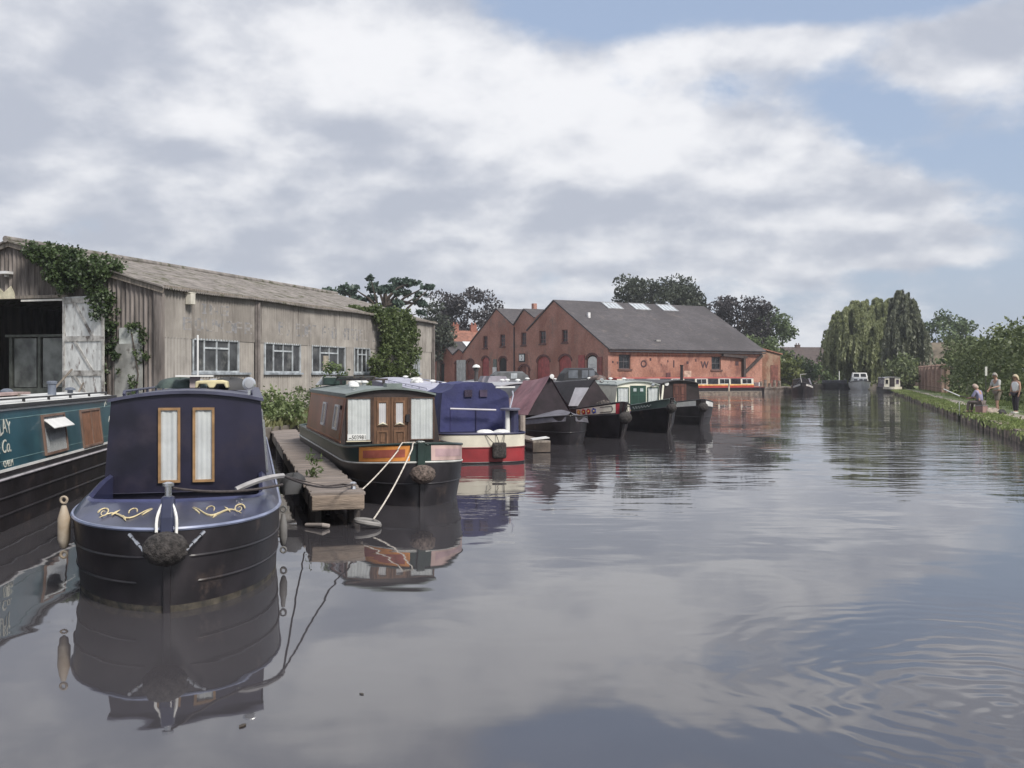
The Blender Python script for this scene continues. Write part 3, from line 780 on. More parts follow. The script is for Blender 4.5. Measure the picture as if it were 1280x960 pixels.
def opening(root, wall, kind, u0, u1, v0, v1, cutters, todo):
    if u0 > u1: u0, u1 = u1, u0
    poly = arch(u0, u1, v0, v1) if kind != 'rect' else [(u0, v0), (u1, v0), (u1, v1), (u0, v1)]
    cutters.slab(poly, ff, -.28, .1); todo.append((kind, poly, u0, u1, v0, v1))
def px_open(root, wall, lst):
    c = MB(); todo = []
    for (kind, a, b, t, bt, what) in lst:
        u0, u1 = sorted((ft(a), ft(b))); v1 = fz((a + b) / 2, t); v0 = GZ if bt is None else fz((a + b) / 2, bt)
        poly = arch(u0, u1, v0, v1) if kind == 'arch' else [(u0, v0), (u1, v0), (u1, v1), (u0, v1)]
        c.slab(poly, ff, -.28, .1); todo.append((poly, u0, u1, v0, v1, what, kind))
    boolean_cut(wall, c)
    for poly, u0, u1, v0, v1, what, kind in todo:
        if what == 'window':
            w = MB(); w.slab(poly, ff, -.24, -.22); w = w.build('window', mat('old window glass', (.06, .06, .065), .15, .4, 1), root)
            fr = MB(); fr.frame(u0, u1, v0, v1, .1, ff, -.215, -.15); uc = (u0 + u1) / 2
            fr.rect(uc - .03, uc + .03, v0 + .1, v1 - .1, ff, -.21, -.17)
            for k in (1, 2): vv = lerp(v0, v1, k / 3); fr.rect(u0 + .1, u1 - .1, vv - .03, vv + .03, ff, -.212, -.175)
            fr.build('window_frame', mat('brown red frame', (.16, .06, .055), .7, .2), w)
            s = MB(); s.rect(u0 - .1, u1 + .1, v0 - .16, v0 - .002, ff, -.1, .09); s.build('sill', mat('sill brick', (.13, .07, .06), .9, .2), w)
        elif what == 'plain':
            w = MB(); w.slab(poly, ff, -.24, -.22); w.build('window', mat('pale window', (.42, .42, .42), .3, .2, 1), root)
        else:
            m = {'red': REDP, 'dark': DARKIN, 'brown': mat('brown door', (.16, .06, .045), .7, .3), 'white': mat('white board', (.72, .72, .70), .7, .06)}[what]
            d = MB(); d.slab(poly, ff, -.24, -.14); d = d.build('door', m, root)
            if what in ('red', 'brown'):
                b = MB(); n = 7
                for k in range(1, n): u = lerp(u0, u1, k / n); b.rect(u - .012, u + .012, v0, v1 - abs(u1 - u0) * .32, ff, -.139, -.13)
                b.build('door_board', mat('door shadow line', (.24, .03, .03), .7, .2), d)
        if kind == 'arch':
            ao = arch(u0 - .22, u1 + .22, v0, v1 + .24)[2:]; ai = arch(u0, u1, v0, v1)[2:]
            rg = MB(); n = len(ao)
            vs = [ff(u, v, d) for d in (.002, .03) for P in (ao, ai) for u, v in P]
            fs = []
            for i in range(n - 1):
                j = i + 1; fs += [(2 * n + i, 2 * n + j, 3 * n + j, 3 * n + i), (i, j, 2 * n + j, 2 * n + i), (n + i, 3 * n + i, 3 * n + j, n + j)]
            rg.add(vs, fs); rg.build('arch_ring', mat('dark arch brick', (.12, .05, .045), .9, .25), root)
def roof_along(root, prof, i0, i1, length, m=SLATE, over=.18, name='roof', thick=.14, x0=-.12):
    """one roof slope: profile edge i0-i1 pushed back along the ridge"""
    (u0, v0), (u1, v1) = prof[i0], prof[i1]
    f = lambda u, v, d: (u, v, 0)
    d = Vector((u1 - u0, v1 - v0)).normalized(); nrm = Vector((-d.y, d.x)); nrm = nrm if nrm.y > 0 else -nrm
    e = d * over
    a = Vector((u0, v0)); b = Vector((u1, v1)) + e
    mb = MB(); n = 1
    q = [a, b, b + nrm * thick, a + nrm * thick]
    mb.loft([[(x, p.x, p.y) for p in q] for x in (x0, length)], True)
    mb.f.append((0, 1, 2, 3)); mb.f.append((7, 6, 5, 4))
    return mb.build(name, m, root)
# main gable with the long canal-side wall
G1, w1, pr = facade('brick_warehouse', 'large brick warehouse with a long slate roof and canal side wall', [(760, 435), (692.5, 376), (668, 397.5)])
WL, WEZ = 21.9, 4.77
pr[0] = (0.0, WEZ)
px_open(G1, w1, [('arch', 671, 687, 445.5, None, 'red'), ('arch', 698.5, 714, 444.5, None, 'red'), ('arch', 733, 747, 443.5, None, 'dark'),
                 ('rect', 674, 682, 413.5, 429.5, 'window'), ('rect', 702, 709.5, 412, 428, 'window')])
mb = MB(); u0, u1 = sorted((ft(734.5), ft(745.5))); mb.slab(arch(u0, u1, GZ + .2, fz(740, 445.5)), ff, -.12, -.06); wb_ = mb.build('notice_board', mat('white board', (.72, .72, .70), .7, .06), G1)
mb = MB()
for k in range(4): mb.rect(u0 + .25, u1 - .2 - .12 * (k % 2), 3.05 - k * .17, 3.12 - k * .17, ff, -.058, -.05)
mb.build('board_lettering', mat('faint grey print', (.5, .5, .5), .8), wb_)
mb = MB(); u0, u1 = sorted((ft(747), ft(753))); mb.rect(u0, u1, GZ, fz(750, 446), ff, .02, .10); mb.build('door', mat('brown red door', (.22, .06, .05), .6, .2), G1)
mb = MB(); u0, u1 = sorted((ft(723.5), ft(731))); mb.rect(u0, u1, 1.6, fz(727, 444), ff, .02, .08); mb.build('red_panel', REDP, G1)
# long wall
fwall = MB(); fwall.rect(0.001, WL, GZ - .2, WEZ, fw, -.35, 0); lw = fwall.build('side_wall', BRICKL, G1)
c = MB(); wl_ = []
for a, b, t, bt in ((773.5, 788, 443, 461), (889.5, 901, 446, 462)):
    q = (ws(a), ws(b), wz(a, bt), wz(a, t)); wl_.append(q); c.rect(*q, fw, -.3, .1)
boolean_cut(lw, c)
for (a, b, z0, z1) in wl_:
    w = MB(); w.rect(a, b, z0, z1, fw, -.26, -.24); w = w.build('window', DARKGLASS, G1)
    fr = MB(); fr.frame(a, b, z0, z1, .09, fw, -.235, -.16); fr.rect((a + b) / 2 - .03, (a + b) / 2 + .03, z0 + .09, z1 - .09, fw, -.23, -.19); fr.rect(a + .09, b - .09, (z0 + z1) / 2 - .03, (z0 + z1) / 2 + .03, fw, -.232, -.195)
    fr.build('window_frame', mat('dark frame', (.09, .08, .085), .7, .2), w)
    s = MB(); s.rect(a - .15, b + .2, z0 - .2, z0 - .003, fw, -.1, .1); s.build('sill', mat('sill brick', (.13, .07, .06), .9, .2), w)
mb = MB(); mb.rect(0, WL, GZ - .2, WEZ, lambda u, v, d: (u, 16 + d, v), 0, .3); mb.build('back_wall', BRICKG, G1)
mb = MB(); t1 = pr[1][0]; mb.slab([(0, GZ), (16, GZ), (16, 7.2), (t1, pr[1][1] - .05), (0.02, WEZ)], lambda u, v, d: (WL - d, u, v), 0.002, .35); mb.build('end_wall', BRICKG, G1)
roof_along(G1, pr, 1, 0, WL + .2, over=.45); roof_along(G1, [pr[1], (16, 7.2)], 0, 1, WL + .2)
mb = MB(); mb.rect(-.1, WL + .1, WEZ - .42, WEZ - .28, fw, .36, .48); mb.build('gutter', mat('dark gutter', (.05, .045, .05), .6, .2), G1)
dr = Vector((0 - t1, WEZ - pr[1][1])).normalized(); nr = Vector((dr.y, -dr.x)); nr = nr if nr.y > 0 else -nr
def froof(u, v, d):                      # u along the ridge, v down the slope from the ridge
    p = Vector((t1, pr[1][1])) + dr * v + nr * (d + .14); return (u, p.x, p.y)
for s0, s1 in ((6.3, 8.4), (10.3, 12.4), (14.4, 16.6)):
    g = MB(); g.rect(s0, s1, .25, 1.9, froof, .03, .06); g = g.build('skylight', mat('skylight glass', (.50, .54, .57), .25, .1), G1)
    fr = MB(); fr.frame(s0 - .08, s1 + .08, .17, 1.98, .12, froof, .0, .10)
    for k in (1, 2, 3): u = lerp(s0, s1, k / 4); fr.rect(u - .04, u + .04, .29, 1.86, froof, .062, .09)
    fr.build('skylight_frame', mat('lead grey frame', (.30, .30, .31), .6, .2), g)
mb = MB(); q = froof(2.0, 4.4, .0); mb.box((q[0], q[1], q[2] + .2), (.3, .3, .6)); mb.build('roof_vent', mat('white vent', (.7, .7, .7), .6), G1)
mb = MB(); q = froof(7.6, 10.2, .0); mb.box((q[0], q[1], q[2] + .08), (.6, .4, .2)); mb.build('roof_patch', mat('pale slate', (.3, .29, .28), .7), G1)
# painted letters and ghost sign on the long wall
LET = mat('dark painted letters', (.07, .035, .04), .9, .2, 4)
for ch_, px, py in (('O', 800.5, 459), ('I', 841, 459), ('W', 876, 460)):
    text_part('painted_letter', ch_, 1.05, ws(px), wz(px, py), fw, .012, LET, G1, .012, offset=.035)
mb = MB()
for px, py, w, h in ((812, 451, .22, .3), (834, 453, .15, .25), (858, 455, .3, .3), (869, 452, .18, .3), (919, 457, .5, .5), (765, 454, .2, .25), (771, 455, .15, .25), (826, 457, .1, .2)):
    mb = MB(); mb.rect(ws(px), ws(px) + w, wz(px, py), wz(px, py) + h, fw, .006, .018); mb.build('iron_mark', LET, G1)
GH = mat('ghost sign paint', (.26, .10, .07), .95, .25, 3, col2=(.33, .12, .075), thr=(.4, .55), s2=2.5)
text_part('ghost_sign', 'SHARPNESS DOCK', .62, ws(796), wz(796, 446.5), fw, .010, GH, G1, .01, sx=1.45) if False else None
mb = MB(); r_ = random.Random(9); u = ws(796)
while u < ws(855):
    w = r_.uniform(.25, .5); h = r_.uniform(.35, .62); mb.rect(u, u + w, 3.92, 3.92 + h, fw, .004, .012); u += w + r_.uniform(.06, .2)
mb.build('ghost_sign', GH, G1)
mb = MB(); mb.rect(ws(855), ws(864), GZ, 2.4, fw, .004, .014); mb.build('limewash_patch', mat('limewash', (.48, .33, .26), .9, .3, 2), G1)
mb = MB(); mb.tube([fw(ws(835), GZ, .1), fw(ws(835), 2.2, .1)], .3, 4); mb.build('meter_cupboard', mat('plum paint', (.17, .075, .075), .8, .2), G1)
# wooden wall crane
CR = empty('wall_crane', WO + Matrix.Rotation(WA, 3, 'Z') @ Vector((ws(928), -.12, 0)), WA, 'old timber hoist crane fixed on the warehouse wall by the quay', 'crane')
mb = MB(); mb.bar((0, -.15, GZ), (0, -.15, 4.15), .3); mb.build('post', mat('dark crane timber', (.06, .045, .042), .9, .3), CR)
mb = MB(); mb.bar((-3.2, -.15, 4.18), (.4, -.15, 3.95), .3); mb.build('jib', MATS['dark crane timber'], CR)
mb = MB(); mb.bar((.1, -.15, 2.2), (2.8, -.15, 4.2), .28); mb.build('brace', MATS['dark crane timber'], CR)

# twin gables to the left
G2, w2, p2 = facade('brick_gable_bay', 'narrow brick gable bay with a small white sign between two larger gables', [(668, 397.5), (655, 387), (642, 407)])
px_open(G2, w2, [('rect', 651, 657.5, 415.5, 431.5, 'window'), ('arch', 648, 662, 457, None, 'brown')])
roof_along(G2, p2, 1, 2, 10, over=0); roof_along(G2, p2, 1, 0, 10, over=0)
mb = MB(); u0, u1 = sorted((ft(649), ft(656.5))); mb.rect(u0, u1, fz(652, 452.5), fz(652, 442), ff, .02, .1); sg = mb.build('sign', mat('black sign', (.02, .02, .022), .5), G2)
mb = MB(); mb.rect(u0 + .14, u1 - .14, fz(652, 452.5) + .14, fz(652, 442) - .14, ff, .102, .115); mb.build('sign_face', mat('white sign', (.78, .78, .76), .6, .03), sg)
um = (u0 + u1) / 2; vm = fz(652, 447)
mb = MB()
po = [(um + .2 * math.cos(a), vm + .28 * math.sin(a)) for a in [R(50 + 26 * k) for k in range(11)]]; pi_ = [(um + (p[0] - um) * .55, vm + (p[1] - vm) * .55) for p in po]
mb.slab(po + pi_[::-1], ff, .118, .125); mb.build('emblem', mat('grey print', (.2, .2, .22), .6), sg)
mb = MB(); mb.tube([ff(ft(643), GZ, .08), ff(ft(643), fz(643, 409), .08)], .07, 6); mb.build('drainpipe', mat('dark gutter', (.05, .045, .05), .6, .2), G2)
G3, w3, p3 = facade('brick_gable_building', 'dull red brick gable building with two small upper windows', [(642, 407), (620.5, 386.5), (579, 441)])
px_open(G3, w3, [('rect', 603.5, 609, 420, 435, 'window'), ('rect', 624.5, 631, 418, 433, 'window'), ('arch', 602, 611, 446.5, None, 'red'),
                 ('arch', 623.5, 633, 447, None, 'dark'), ('arch', 583, 592, 450, None, 'brown')])
roof_along(G3, p3, 1, 0, 14, over=0); roof_along(G3, p3, 1, 2, 14)
mb = MB(); u0, u1 = sorted((ft(571.5), ft(582.5))); mb.rect(u0, u1, GZ, fz(577, 450), ff, .05, .14); mb.build('open_door', mat('pale grey door', (.48, .48, .46), .7, .15), G3)
mb = MB(); u0, u1 = sorted((ft(617), ft(621))); mb.rect(u0, u1, 1.9, fz(619, 449), ff, .02, .1); mb.build('cabinet', mat('grey green cabinet', (.15, .17, .15), .7, .2), G3)
mb = MB(); u0, u1 = sorted((ft(617.5), ft(621.8))); mb.rect(u0, u1, GZ, fz(619, 459), ff, .12, .25); mb.build('white_board', mat('white board', (.72, .72, .70), .7, .06), G3)
mb = MB(); mb.box((5.5, p3[1][0], p3[1][1] + .45), (.5, .5, .9)); mb.build('chimney', BRICKG, G3)
G4, w4, p4 = facade('small_brick_workshop', 'low brick workshop with two little gables behind the shed end', [(579, 441), (573.5, 437), (566, 444), (552, 427.5), (538, 446)], m=BRICKF)
px_open(G4, w4, [('arch', 550, 555, 454, None, 'dark'), ('arch', 568, 572.5, 453, None, 'brown')])
roof_along(G4, p4, 3, 2, 10, over=0); roof_along(G4, p4, 3, 4, 10); roof_along(G4, p4, 1, 2, 10, over=0); roof_along(G4, p4, 1, 0, 10, over=0)
t3 = p4[3]; 
mb = MB(); dq = Vector((p4[2][0] - t3[0], p4[2][1] - t3[1])).normalized(); mb.slab([(3.0, .3), (5.2, .3), (5.2, 1.7), (3.0, 1.7)], lambda u, v, d: (u, t3[0] + dq.x * v, t3[1] + dq.y * v + .2 + d), 0, .06); mb.build('skylight', mat('white skylight', (.7, .72, .74), .4, .05), G4)
# house with twin chimneys behind
def house(name, label, loc, rz, L_, W_, eave, ridge, wall_m, roof_m, wins=(), chim=(), hip=False):
    root = empty(name, loc, rz, label, 'house')
    mb = MB(); mb.box((0, 0, eave / 2), (L_, W_, eave))
    if not hip:
        mb.slab([(-W_ / 2, eave), (W_ / 2, eave), (0, ridge)], lambda u, v, d: (d, u, v), -L_ / 2, L_ / 2)
    mb.build('wall', wall_m, root)
    mb = MB(); o = .35; k = L_ * .28 if hip else 0; t = .16
    for s in (-1, 1):
        e = (s * (W_ / 2 + o), eave - o * (ridge - eave) / (W_ / 2) * .8)
        pts = [(-L_ / 2 - o, e[0], e[1]), (L_ / 2 + o, e[0], e[1]), (L_ / 2 + (o if not hip else -k), 0, ridge), (-L_ / 2 - (o if not hip else -k), 0, ridge)]
        b = len(mb.v); mb.v += pts + [(p[0], p[1], p[2] + t) for p in pts]
        mb.f += [(b, b + 1, b + 2, b + 3), (b + 7, b + 6, b + 5, b + 4)] + [(b + i, b + (i + 1) % 4, b + 4 + (i + 1) % 4, b + 4 + i) for i in range(4)]
    if hip:
        for s in (-1, 1):
            pts = [(s * (L_ / 2 + o), -W_ / 2 - o, eave - .2), (s * (L_ / 2 + o), W_ / 2 + o, eave - .2), (s * (L_ / 2 - k), 0, ridge + .02)]
            b = len(mb.v); mb.v += pts + [(p[0], p[1], p[2] + t) for p in pts]; mb.f += [(b, b + 1, b + 2), (b + 5, b + 4, b + 3)] + [(b + i, b + (i + 1) % 3, b + 3 + (i + 1) % 3, b + 3 + i) for i in range(3)]
    rf = mb.build('roof', roof_m, root)
    for (x, y, h) in chim:
        c = MB(); c.box((x, y, ridge + h / 2 - .4), (.9, .6, h + .8)); c.box((x, y, ridge + h + .05), (1.0, .7, .12))
        for q in (-.25, .25): c.lathe((x + q, y, ridge + h + .1), [(.1, 0), (.12, .1), (.09, .35)], 8)
        c.build('chimney', wall_m, rf)
    for (x, z, w, h) in wins:
        g = MB(); g.box((x, -W_ / 2 - .02, z), (w, .06, h)); g = g.build('window', DARKGLASS, root)
        fr = MB(); fr.frame(x - w / 2 - .06, x + w / 2 + .06, z - h / 2 - .06, z + h / 2 + .06, .12, lambda u, v, d: (u, -W_ / 2 - d, v), .0, .1)
        fr.rect(x - .05, x + .05, z - h / 2, z + h / 2, lambda u, v, d: (u, -W_ / 2 - d, v), .052, .09)
        fr.build('window_frame', mat('white window frame', (.75, .75, .74), .5, .05), g)
    return root
TILE = mat('red brown tile', (.26, .12, .085), .85, .2, 2, bump=.02, bscale=8)
TILED = mat('dark brown tile', (.085, .065, .06), .85, .2, 2, bump=.02, bscale=8)
p = at(582, 468, 150)
house('brick_house', 'orange brick house with chimneys above the workshop roofs', (p.x, p.y, GZ), R(22), 9, 7.5, 4.9, 7.7, BRICKF, TILE, [(-2, 3.6, 1.0, 1.2), (2, 3.6, 1.0, 1.2)], [(-1.6, 0, .9), (1.2, 0, .9)])
# lean-to at the right end of the warehouse
EX = empty('brick_outbuilding', WO + Matrix.Rotation(WA, 3, 'Z') @ Vector((WL + .3, 1.0, 0)), WA, 'low mottled brick outbuilding at the right end of the warehouse', 'building')
fx = lambda u, v, d: (u, -d, v)
mb = MB(); mb.slab([(0, GZ - .2), (3.6, GZ - .2), (3.6, 4.3), (0, 5.0)], fx, -5, 0); mb.build('wall', brick_mat('mottled brick', (.33, .16, .10), (.24, .10, .07), (.36, .31, .26), (.38, .29, .21), (.45, .6)), EX)
mb = MB(); mb.slab([(-.2, 5.06), (3.8, 4.32), (3.8, 4.46), (-.2, 5.2)], fx, -5.2, .2); mb.build('roof', TILE, EX)
mb = MB(); mb.rect(2.0, 3.2, GZ, 3.1, fx, .004, .05); mb.build('door', mat('brown door', (.16, .06, .045), .7, .3), EX)
mb = MB(); mb.bar((.15, -.3, GZ), (.15, -.3, 4.2), .22); tag(mb.build('pale_post', mat('pale timber', (.5, .43, .33), .8, .2), None, loc=EX.location, rz=WA), 'pale upright timber post at the warehouse corner', 'post')
# quay wall, piles, stage in front of the warehouse
QW = mat('quay concrete', (.20, .165, .145), .9, .35, 1.5, col2=(.10, .07, .055), thr=(.45, .6), s2=1.0, bump=.03, bscale=6)
a, b = Vector((12.3, 103.1, 0)), Vector((31.4, 114.3, 0)); ang_ = math.atan2(b.y - a.y, b.x - a.x); ln_ = (b - a).length
mb = MB(); mb.rect(0, ln_, -1, GZ - .12, lambda u, v, d: (u, -d, v), -.2, .22); mb.rect(-.1, ln_ + .1, GZ - .118, GZ + .05, lambda u, v, d: (u, -d, v), -.45, .30)
tag(mb.build('quay_wall', QW, None, loc=a, rz=ang_), 'old concrete quay wall in front of the brick warehouse', 'wall')
PILEG = 'timber piles along the quay'
for i, px in enumerate((951, 956.5, 962, 968, 974)):
    s = 1.1; p = at(px, 490, 112.6 + i * .3); mb = MB(); h = 1.25 + .22 * math.sin(i * 2.3); mb.tube([(0, 0, -1), (0, 0, h * .7), (.03, 0, h)], [.2, .19, .16], 8)
    tag(mb.build('timber_pile', mat('pile timber', (.20, .16, .13), .9, .4), None, True, loc=(p.x, p.y, 0)), 'weathered timber pile standing at the end of the quay', 'pile', PILEG)
LS = empty('landing_stage', at(868, 490, 100) * Vector((1, 1, 0)), R(26), 'low floating timber landing stage in front of the trip boat', 'stage')
mb = MB()
for i in range(28): mb.box((i * .28 + .12, 0, .30), (.25, 1.3, .06))
mb.build('deck', TIMBER, LS)
mb = MB(); mb.box((3.9, -.5, .12), (7.8, .25, .28)); mb.box((3.9, .5, .12), (7.8, .25, .28)); mb.build('float', mat('pile timber', (.20, .16, .13), .9, .4), LS)
mb = MB(); mb.tube([(3.8, -.5, .33), (3.8, -.5, 1.1)], .08, 6); mb.build('mooring_post', mat('pale timber', (.5, .43, .33), .8, .2), LS)

# ------------------------------------------------------------------ trees
L_CED = leaf_mat('cedar needles', (.025, .045, .036), (.095, .135, .105), .1, .3)
L_DRK = leaf_mat('dark broad leaves', (.026, .034, .026), (.095, .11, .075), .15, .25)
L_COP = leaf_mat('copper beech leaves', (.026, .024, .028), (.085, .078, .080), .15, .25)
L_MID = leaf_mat('mid green leaves', (.045, .075, .032), (.16, .21, .095), .2, .25)
L_LGT = leaf_mat('light green leaves', (.07, .105, .042), (.20, .25, .11), .25, .25)
L_WIL = leaf_mat('willow leaves', (.16, .185, .085), (.42, .45, .24), .45, .2)
L_WID = leaf_mat('dark willow leaves', (.085, .10, .068), (.26, .275, .19), .4, .2)
L_HED = leaf_mat('tall hedge leaves', (.062, .085, .04), (.205, .24, .11), .2, .3)
BH = 'trees behind the warehouse'
def gtree(name, label, px, top, bot, width, Y, lm, **k):
    z0 = k.pop('z0', GZ); p = at(px, 468, Y); h = CAMZ + (HY - top) / F * Y - z0; lo = CAMZ + (HY - bot) / F * Y - z0; w = width / F * Y / 2
    rz_ = (h - lo) / 2
    return tree(name, label, (p.x, p.y, z0), h, (w, w * .85, rz_), lm, crown_z=(h + lo) / 2, **k)
# cedar: flat plates of needles
CE = empty('cedar_tree', (at(478, 468, 92).x, 92, GZ), 0, 'dark spreading cedar with flat tiers behind the far end of the shed', 'tree')
r_ = random.Random(12); lob = []; tg = []
for (px, py, w) in ((430, 365, 26), (418, 368, 14), (445, 362, 16), (462, 353, 10), (466, 349, 9), (470, 362, 16), (485, 366, 22), (500, 352, 24), (514, 354, 16), (488, 360, 22), (505, 366, 18), (523, 366, 14), (532, 361, 10), (538, 358, 8), (520, 376, 14), (528, 381, 12), (505, 380, 20), (480, 378, 22), (456, 374, 22), (440, 376, 22), (470, 388, 26), (500, 392, 26), (525, 392, 12)):
    p = at(px, py, 92); p = Vector((p.x - CE.location.x, r_.uniform(-2.5, 2.5), p.z - GZ)); tg.append(p)
    for k in range(5):
        s = w / F * 92 * .5; q = p + Vector((r_.uniform(-1, 1) * s, r_.uniform(-1, 1) * s, r_.uniform(-.15, .2))); lob.append((tuple(q), (s * .62, s * .62, .2 + s * .12)))
P, T = blob_points(lob, 330, 5, .1); leaves('crown', P, .24, L_CED, CE, tone=T, seed=5, up=1.2)
mb = MB(); limbs(mb, (0, 0, 0), (.3, 0, 9.5), .5, tg, 3); mb.build('trunk', BARK, CE, True)
gtree('dark_tree', 'rounded dark purple tree behind the gable and chimneys', 580, 361, 455, 84, 158, L_COP, n=95, lr=1.35, per=30, leaf=.42, seed=41, lower=-1)
gtree('dark_tree', 'narrow dark shrubby tree beside the end of the shed', 548, 385, 450, 40, 140, L_DRK, n=40, lr=1.2, per=30, leaf=.4, seed=42, lower=-1)
gtree('broad_tree', 'broad dark tree rising behind the warehouse ridge', 822, 347, 440, 128, 165, L_DRK, n=150, lr=1.6, per=26, leaf=.48, seed=43, group=BH)
gtree('copper_beech', 'dark purple copper beech beyond the warehouse roof end', 922, 365, 455, 78, 160, L_COP, n=95, lr=1.3, per=30, leaf=.42, seed=44, group=BH, lower=-1)
gtree('chestnut_tree', 'green tree on the right of the copper beech', 962, 385, 470, 58, 168, L_MID, n=75, lr=1.4, per=26, leaf=.45, seed=45, group=BH, lower=-1)
gtree('young_tree', 'light green rounded young tree above the outbuilding', 950, 418, 476, 62, 140, L_LGT, n=60, lr=1.0, per=30, leaf=.38, seed=46, group=BH, lower=-1)
gtree('hawthorn_tree', 'mid green bushy tree left of the far house', 993, 450, 480, 50, 150, L_MID, n=50, lr=1.0, per=30, leaf=.4, seed=47, lower=-1)
p = at(989, 468, 128); bush('sloping yellow green bank of ivy beside the outbuilding', (p.x, p.y, GZ), (1.7, 2.2, 3.2), leaf_mat('yellow green leaves', (.08, .105, .03), (.20, .22, .08), .25), 40, .3, 48, 'ivy_bank', per=40, lr=.7)
p = at(1036, 468, 160); bush('clipped round shrub in front of the far house', (p.x, p.y, GZ), (2.0, 1.8, 2.6), L_LGT, 30, .32, 49, 'round_shrub', per=40, lr=.8)
p = at(1012, 468, 158); bush('loose dark shrub left of the clipped round shrub', (p.x, p.y, GZ), (2.6, 1.8, 2.6), L_MID, 30, .35, 50, 'garden_shrub', per=36, lr=.9)
p = at(1026, 468, 200); house('dark_roofed_house', 'far house with a dark tiled roof and white windows', (p.x, p.y, GZ), R(8), 16, 8, 3.6, 6.6, mat('dark brick', (.12, .085, .075), .9, .2), TILED, [(.3, 3.0, 1.6, 1.5), (2.6, 3.0, 1.6, 1.5), (-4, 2.6, 1.4, 1.4)], [(-4.8, 0, .5)])

# weeping willow: domed head with hanging strands
def willow(name, label, px, Y, top, domes, lm, seed, dens, leaf=.3, z0=RZ):
    root = empty(name, (at(px, 468, Y).x, Y, z0), 0, label, 'tree'); r = np.random.default_rng(seed); P = []; T = []
    mb = MB(); tg = []
    for (dx, dy, w, zt, zb_) in domes:
        tg.append((dx, dy, zt - .8)); ntuft = int(dens * w * w * .42)
        for i in range(ntuft):
            a = r.uniform(0, 2 * math.pi); q = math.sqrt(r.uniform(0, 1)); cx = dx + w * q * math.cos(a); cy = dy + w * q * math.sin(a)
            hgt = lerp(zb_, zt, .50 + .50 * math.sqrt(max(0, 1 - q ** 2.2))) + r.normal(0, .17); hgt = min(hgt, zt + .35)
            tone = r.uniform(.05, .95); ln0 = (hgt - zb_) * r.uniform(.28, .92) if q > .4 else r.uniform(1.5, 3.2)
            ns = r.integers(9, 16); rad = r.uniform(.25, .55)
            for j in range(ns):
                ox, oy = r.normal(0, rad * .6, 2); ln = ln0 * r.uniform(.55, 1.1); k = max(4, int(ln / (leaf * .36))); t = np.linspace(0, 1, k); out = r.uniform(.1, .5) * (q + .2)
                sw = r.normal(0, .12, 2)
                P.append(np.stack([cx + math.cos(a) * out * np.sqrt(t) + ox * (.35 + .65 * t) + sw[0] * t + r.normal(0, .05, k), cy + math.sin(a) * out * np.sqrt(t) + oy * (.35 + .65 * t) + sw[1] * t + r.normal(0, .05, k), hgt + .25 * np.sin(np.minimum(t * 6, math.pi)) * r.uniform(.2, 1) - ln * t ** 1.25 + r.normal(0, .05, k)], 1))
                T.append(np.clip(tone + r.normal(0, .12) + r.normal(0, .12, k), 0, 1))
    P = np.concatenate(P); T = np.concatenate(T)
    limbs(mb, (0, 0, 0), (0, 0, top * .6), .45, tg, seed); mb.build('trunk', BARK, root, True)
    leaves('crown', P, leaf, lm, root, tone=T, seed=seed, aspect=2.2, hang=.8)
    return root
def dm(px, py_t, py_b, wpx, Y, px0, dy=0, z0=RZ):
    return ((px - px0) / F * Y, dy, wpx / F * Y / 2, CAMZ + (HY - py_t) / F * Y - z0, CAMZ + (HY - py_b) / F * Y - z0)
W0 = 1082; YW = 142
willow('willow_tree', 'wide light green weeping willow over the far bend of the canal', W0, YW, 12.5,
       [dm(1047, 391, 478, 32, YW, W0, -.5), dm(1058, 385, 478, 40, YW, W0, -2), dm(1075, 379, 478, 46, YW, W0), dm(1094, 373, 478, 50, YW, W0, 1), dm(1110, 376, 476, 44, YW, W0, -1), dm(1070, 398, 482, 44, YW, W0, -3.5), dm(1100, 400, 482, 46, YW, W0, -3.5), dm(1084, 420, 484, 40, YW, W0, -4.5), dm(1118, 396, 474, 34, YW, W0, -2)], L_WIL, 61, 17, .24)
W1 = 1131; YV = 128
willow('willow_tree', 'tall narrow dark grey green willow right of the wide one', W1, YV, 12.5,
       [dm(1130, 355, 430, 17, YV, W1), dm(1137, 364, 450, 17, YV, W1, -.5), dm(1123, 362, 450, 15, YV, W1, .3), dm(1128, 368, 462, 26, YV, W1, -1), dm(1144, 386, 450, 14, YV, W1, -.5), dm(1139, 378, 470, 18, YV, W1, .6), dm(1120, 384, 470, 24, YV, W1, -1.2), dm(1132, 392, 474, 38, YV, W1, -1.4), dm(1113, 402, 474, 26, YV, W1, -1.4)], L_WID, 62, 15, .22)
gtree('oak_tree', 'round dark green tree behind the towpath wall', 1181, 396, 470, 66, 185, L_MID, n=80, lr=1.5, per=26, leaf=.5, seed=63, z0=RZ, lower=-1)
p = at(1122, 468, 118); bush('loose round bush beside the moored far boats', (p.x + .3, p.y, RZ), (2.6, 2.0, 3.0), L_HED, 46, .26, 64, 'towpath_bush', per=50, lr=.7)
p = at(1140, 468, 121); bush('sprawling bush against the end of the towpath wall', (p.x, p.y + 1, RZ), (2.2, 2.0, 3.4), L_HED, 40, .26, 65, 'wall_bush', per=50, lr=.7)
p = at(1160, 468, 150); house('low_house', 'low house with a sagging brown roof behind the towpath wall', (p.x + 2.5, p.y, RZ), R(-15), 10, 7, 2.8, 6.2, mat('dark brick', (.12, .085, .075), .9, .2), mat('mossy brown tile', (.14, .115, .085), .9, .3, 1.0), [])
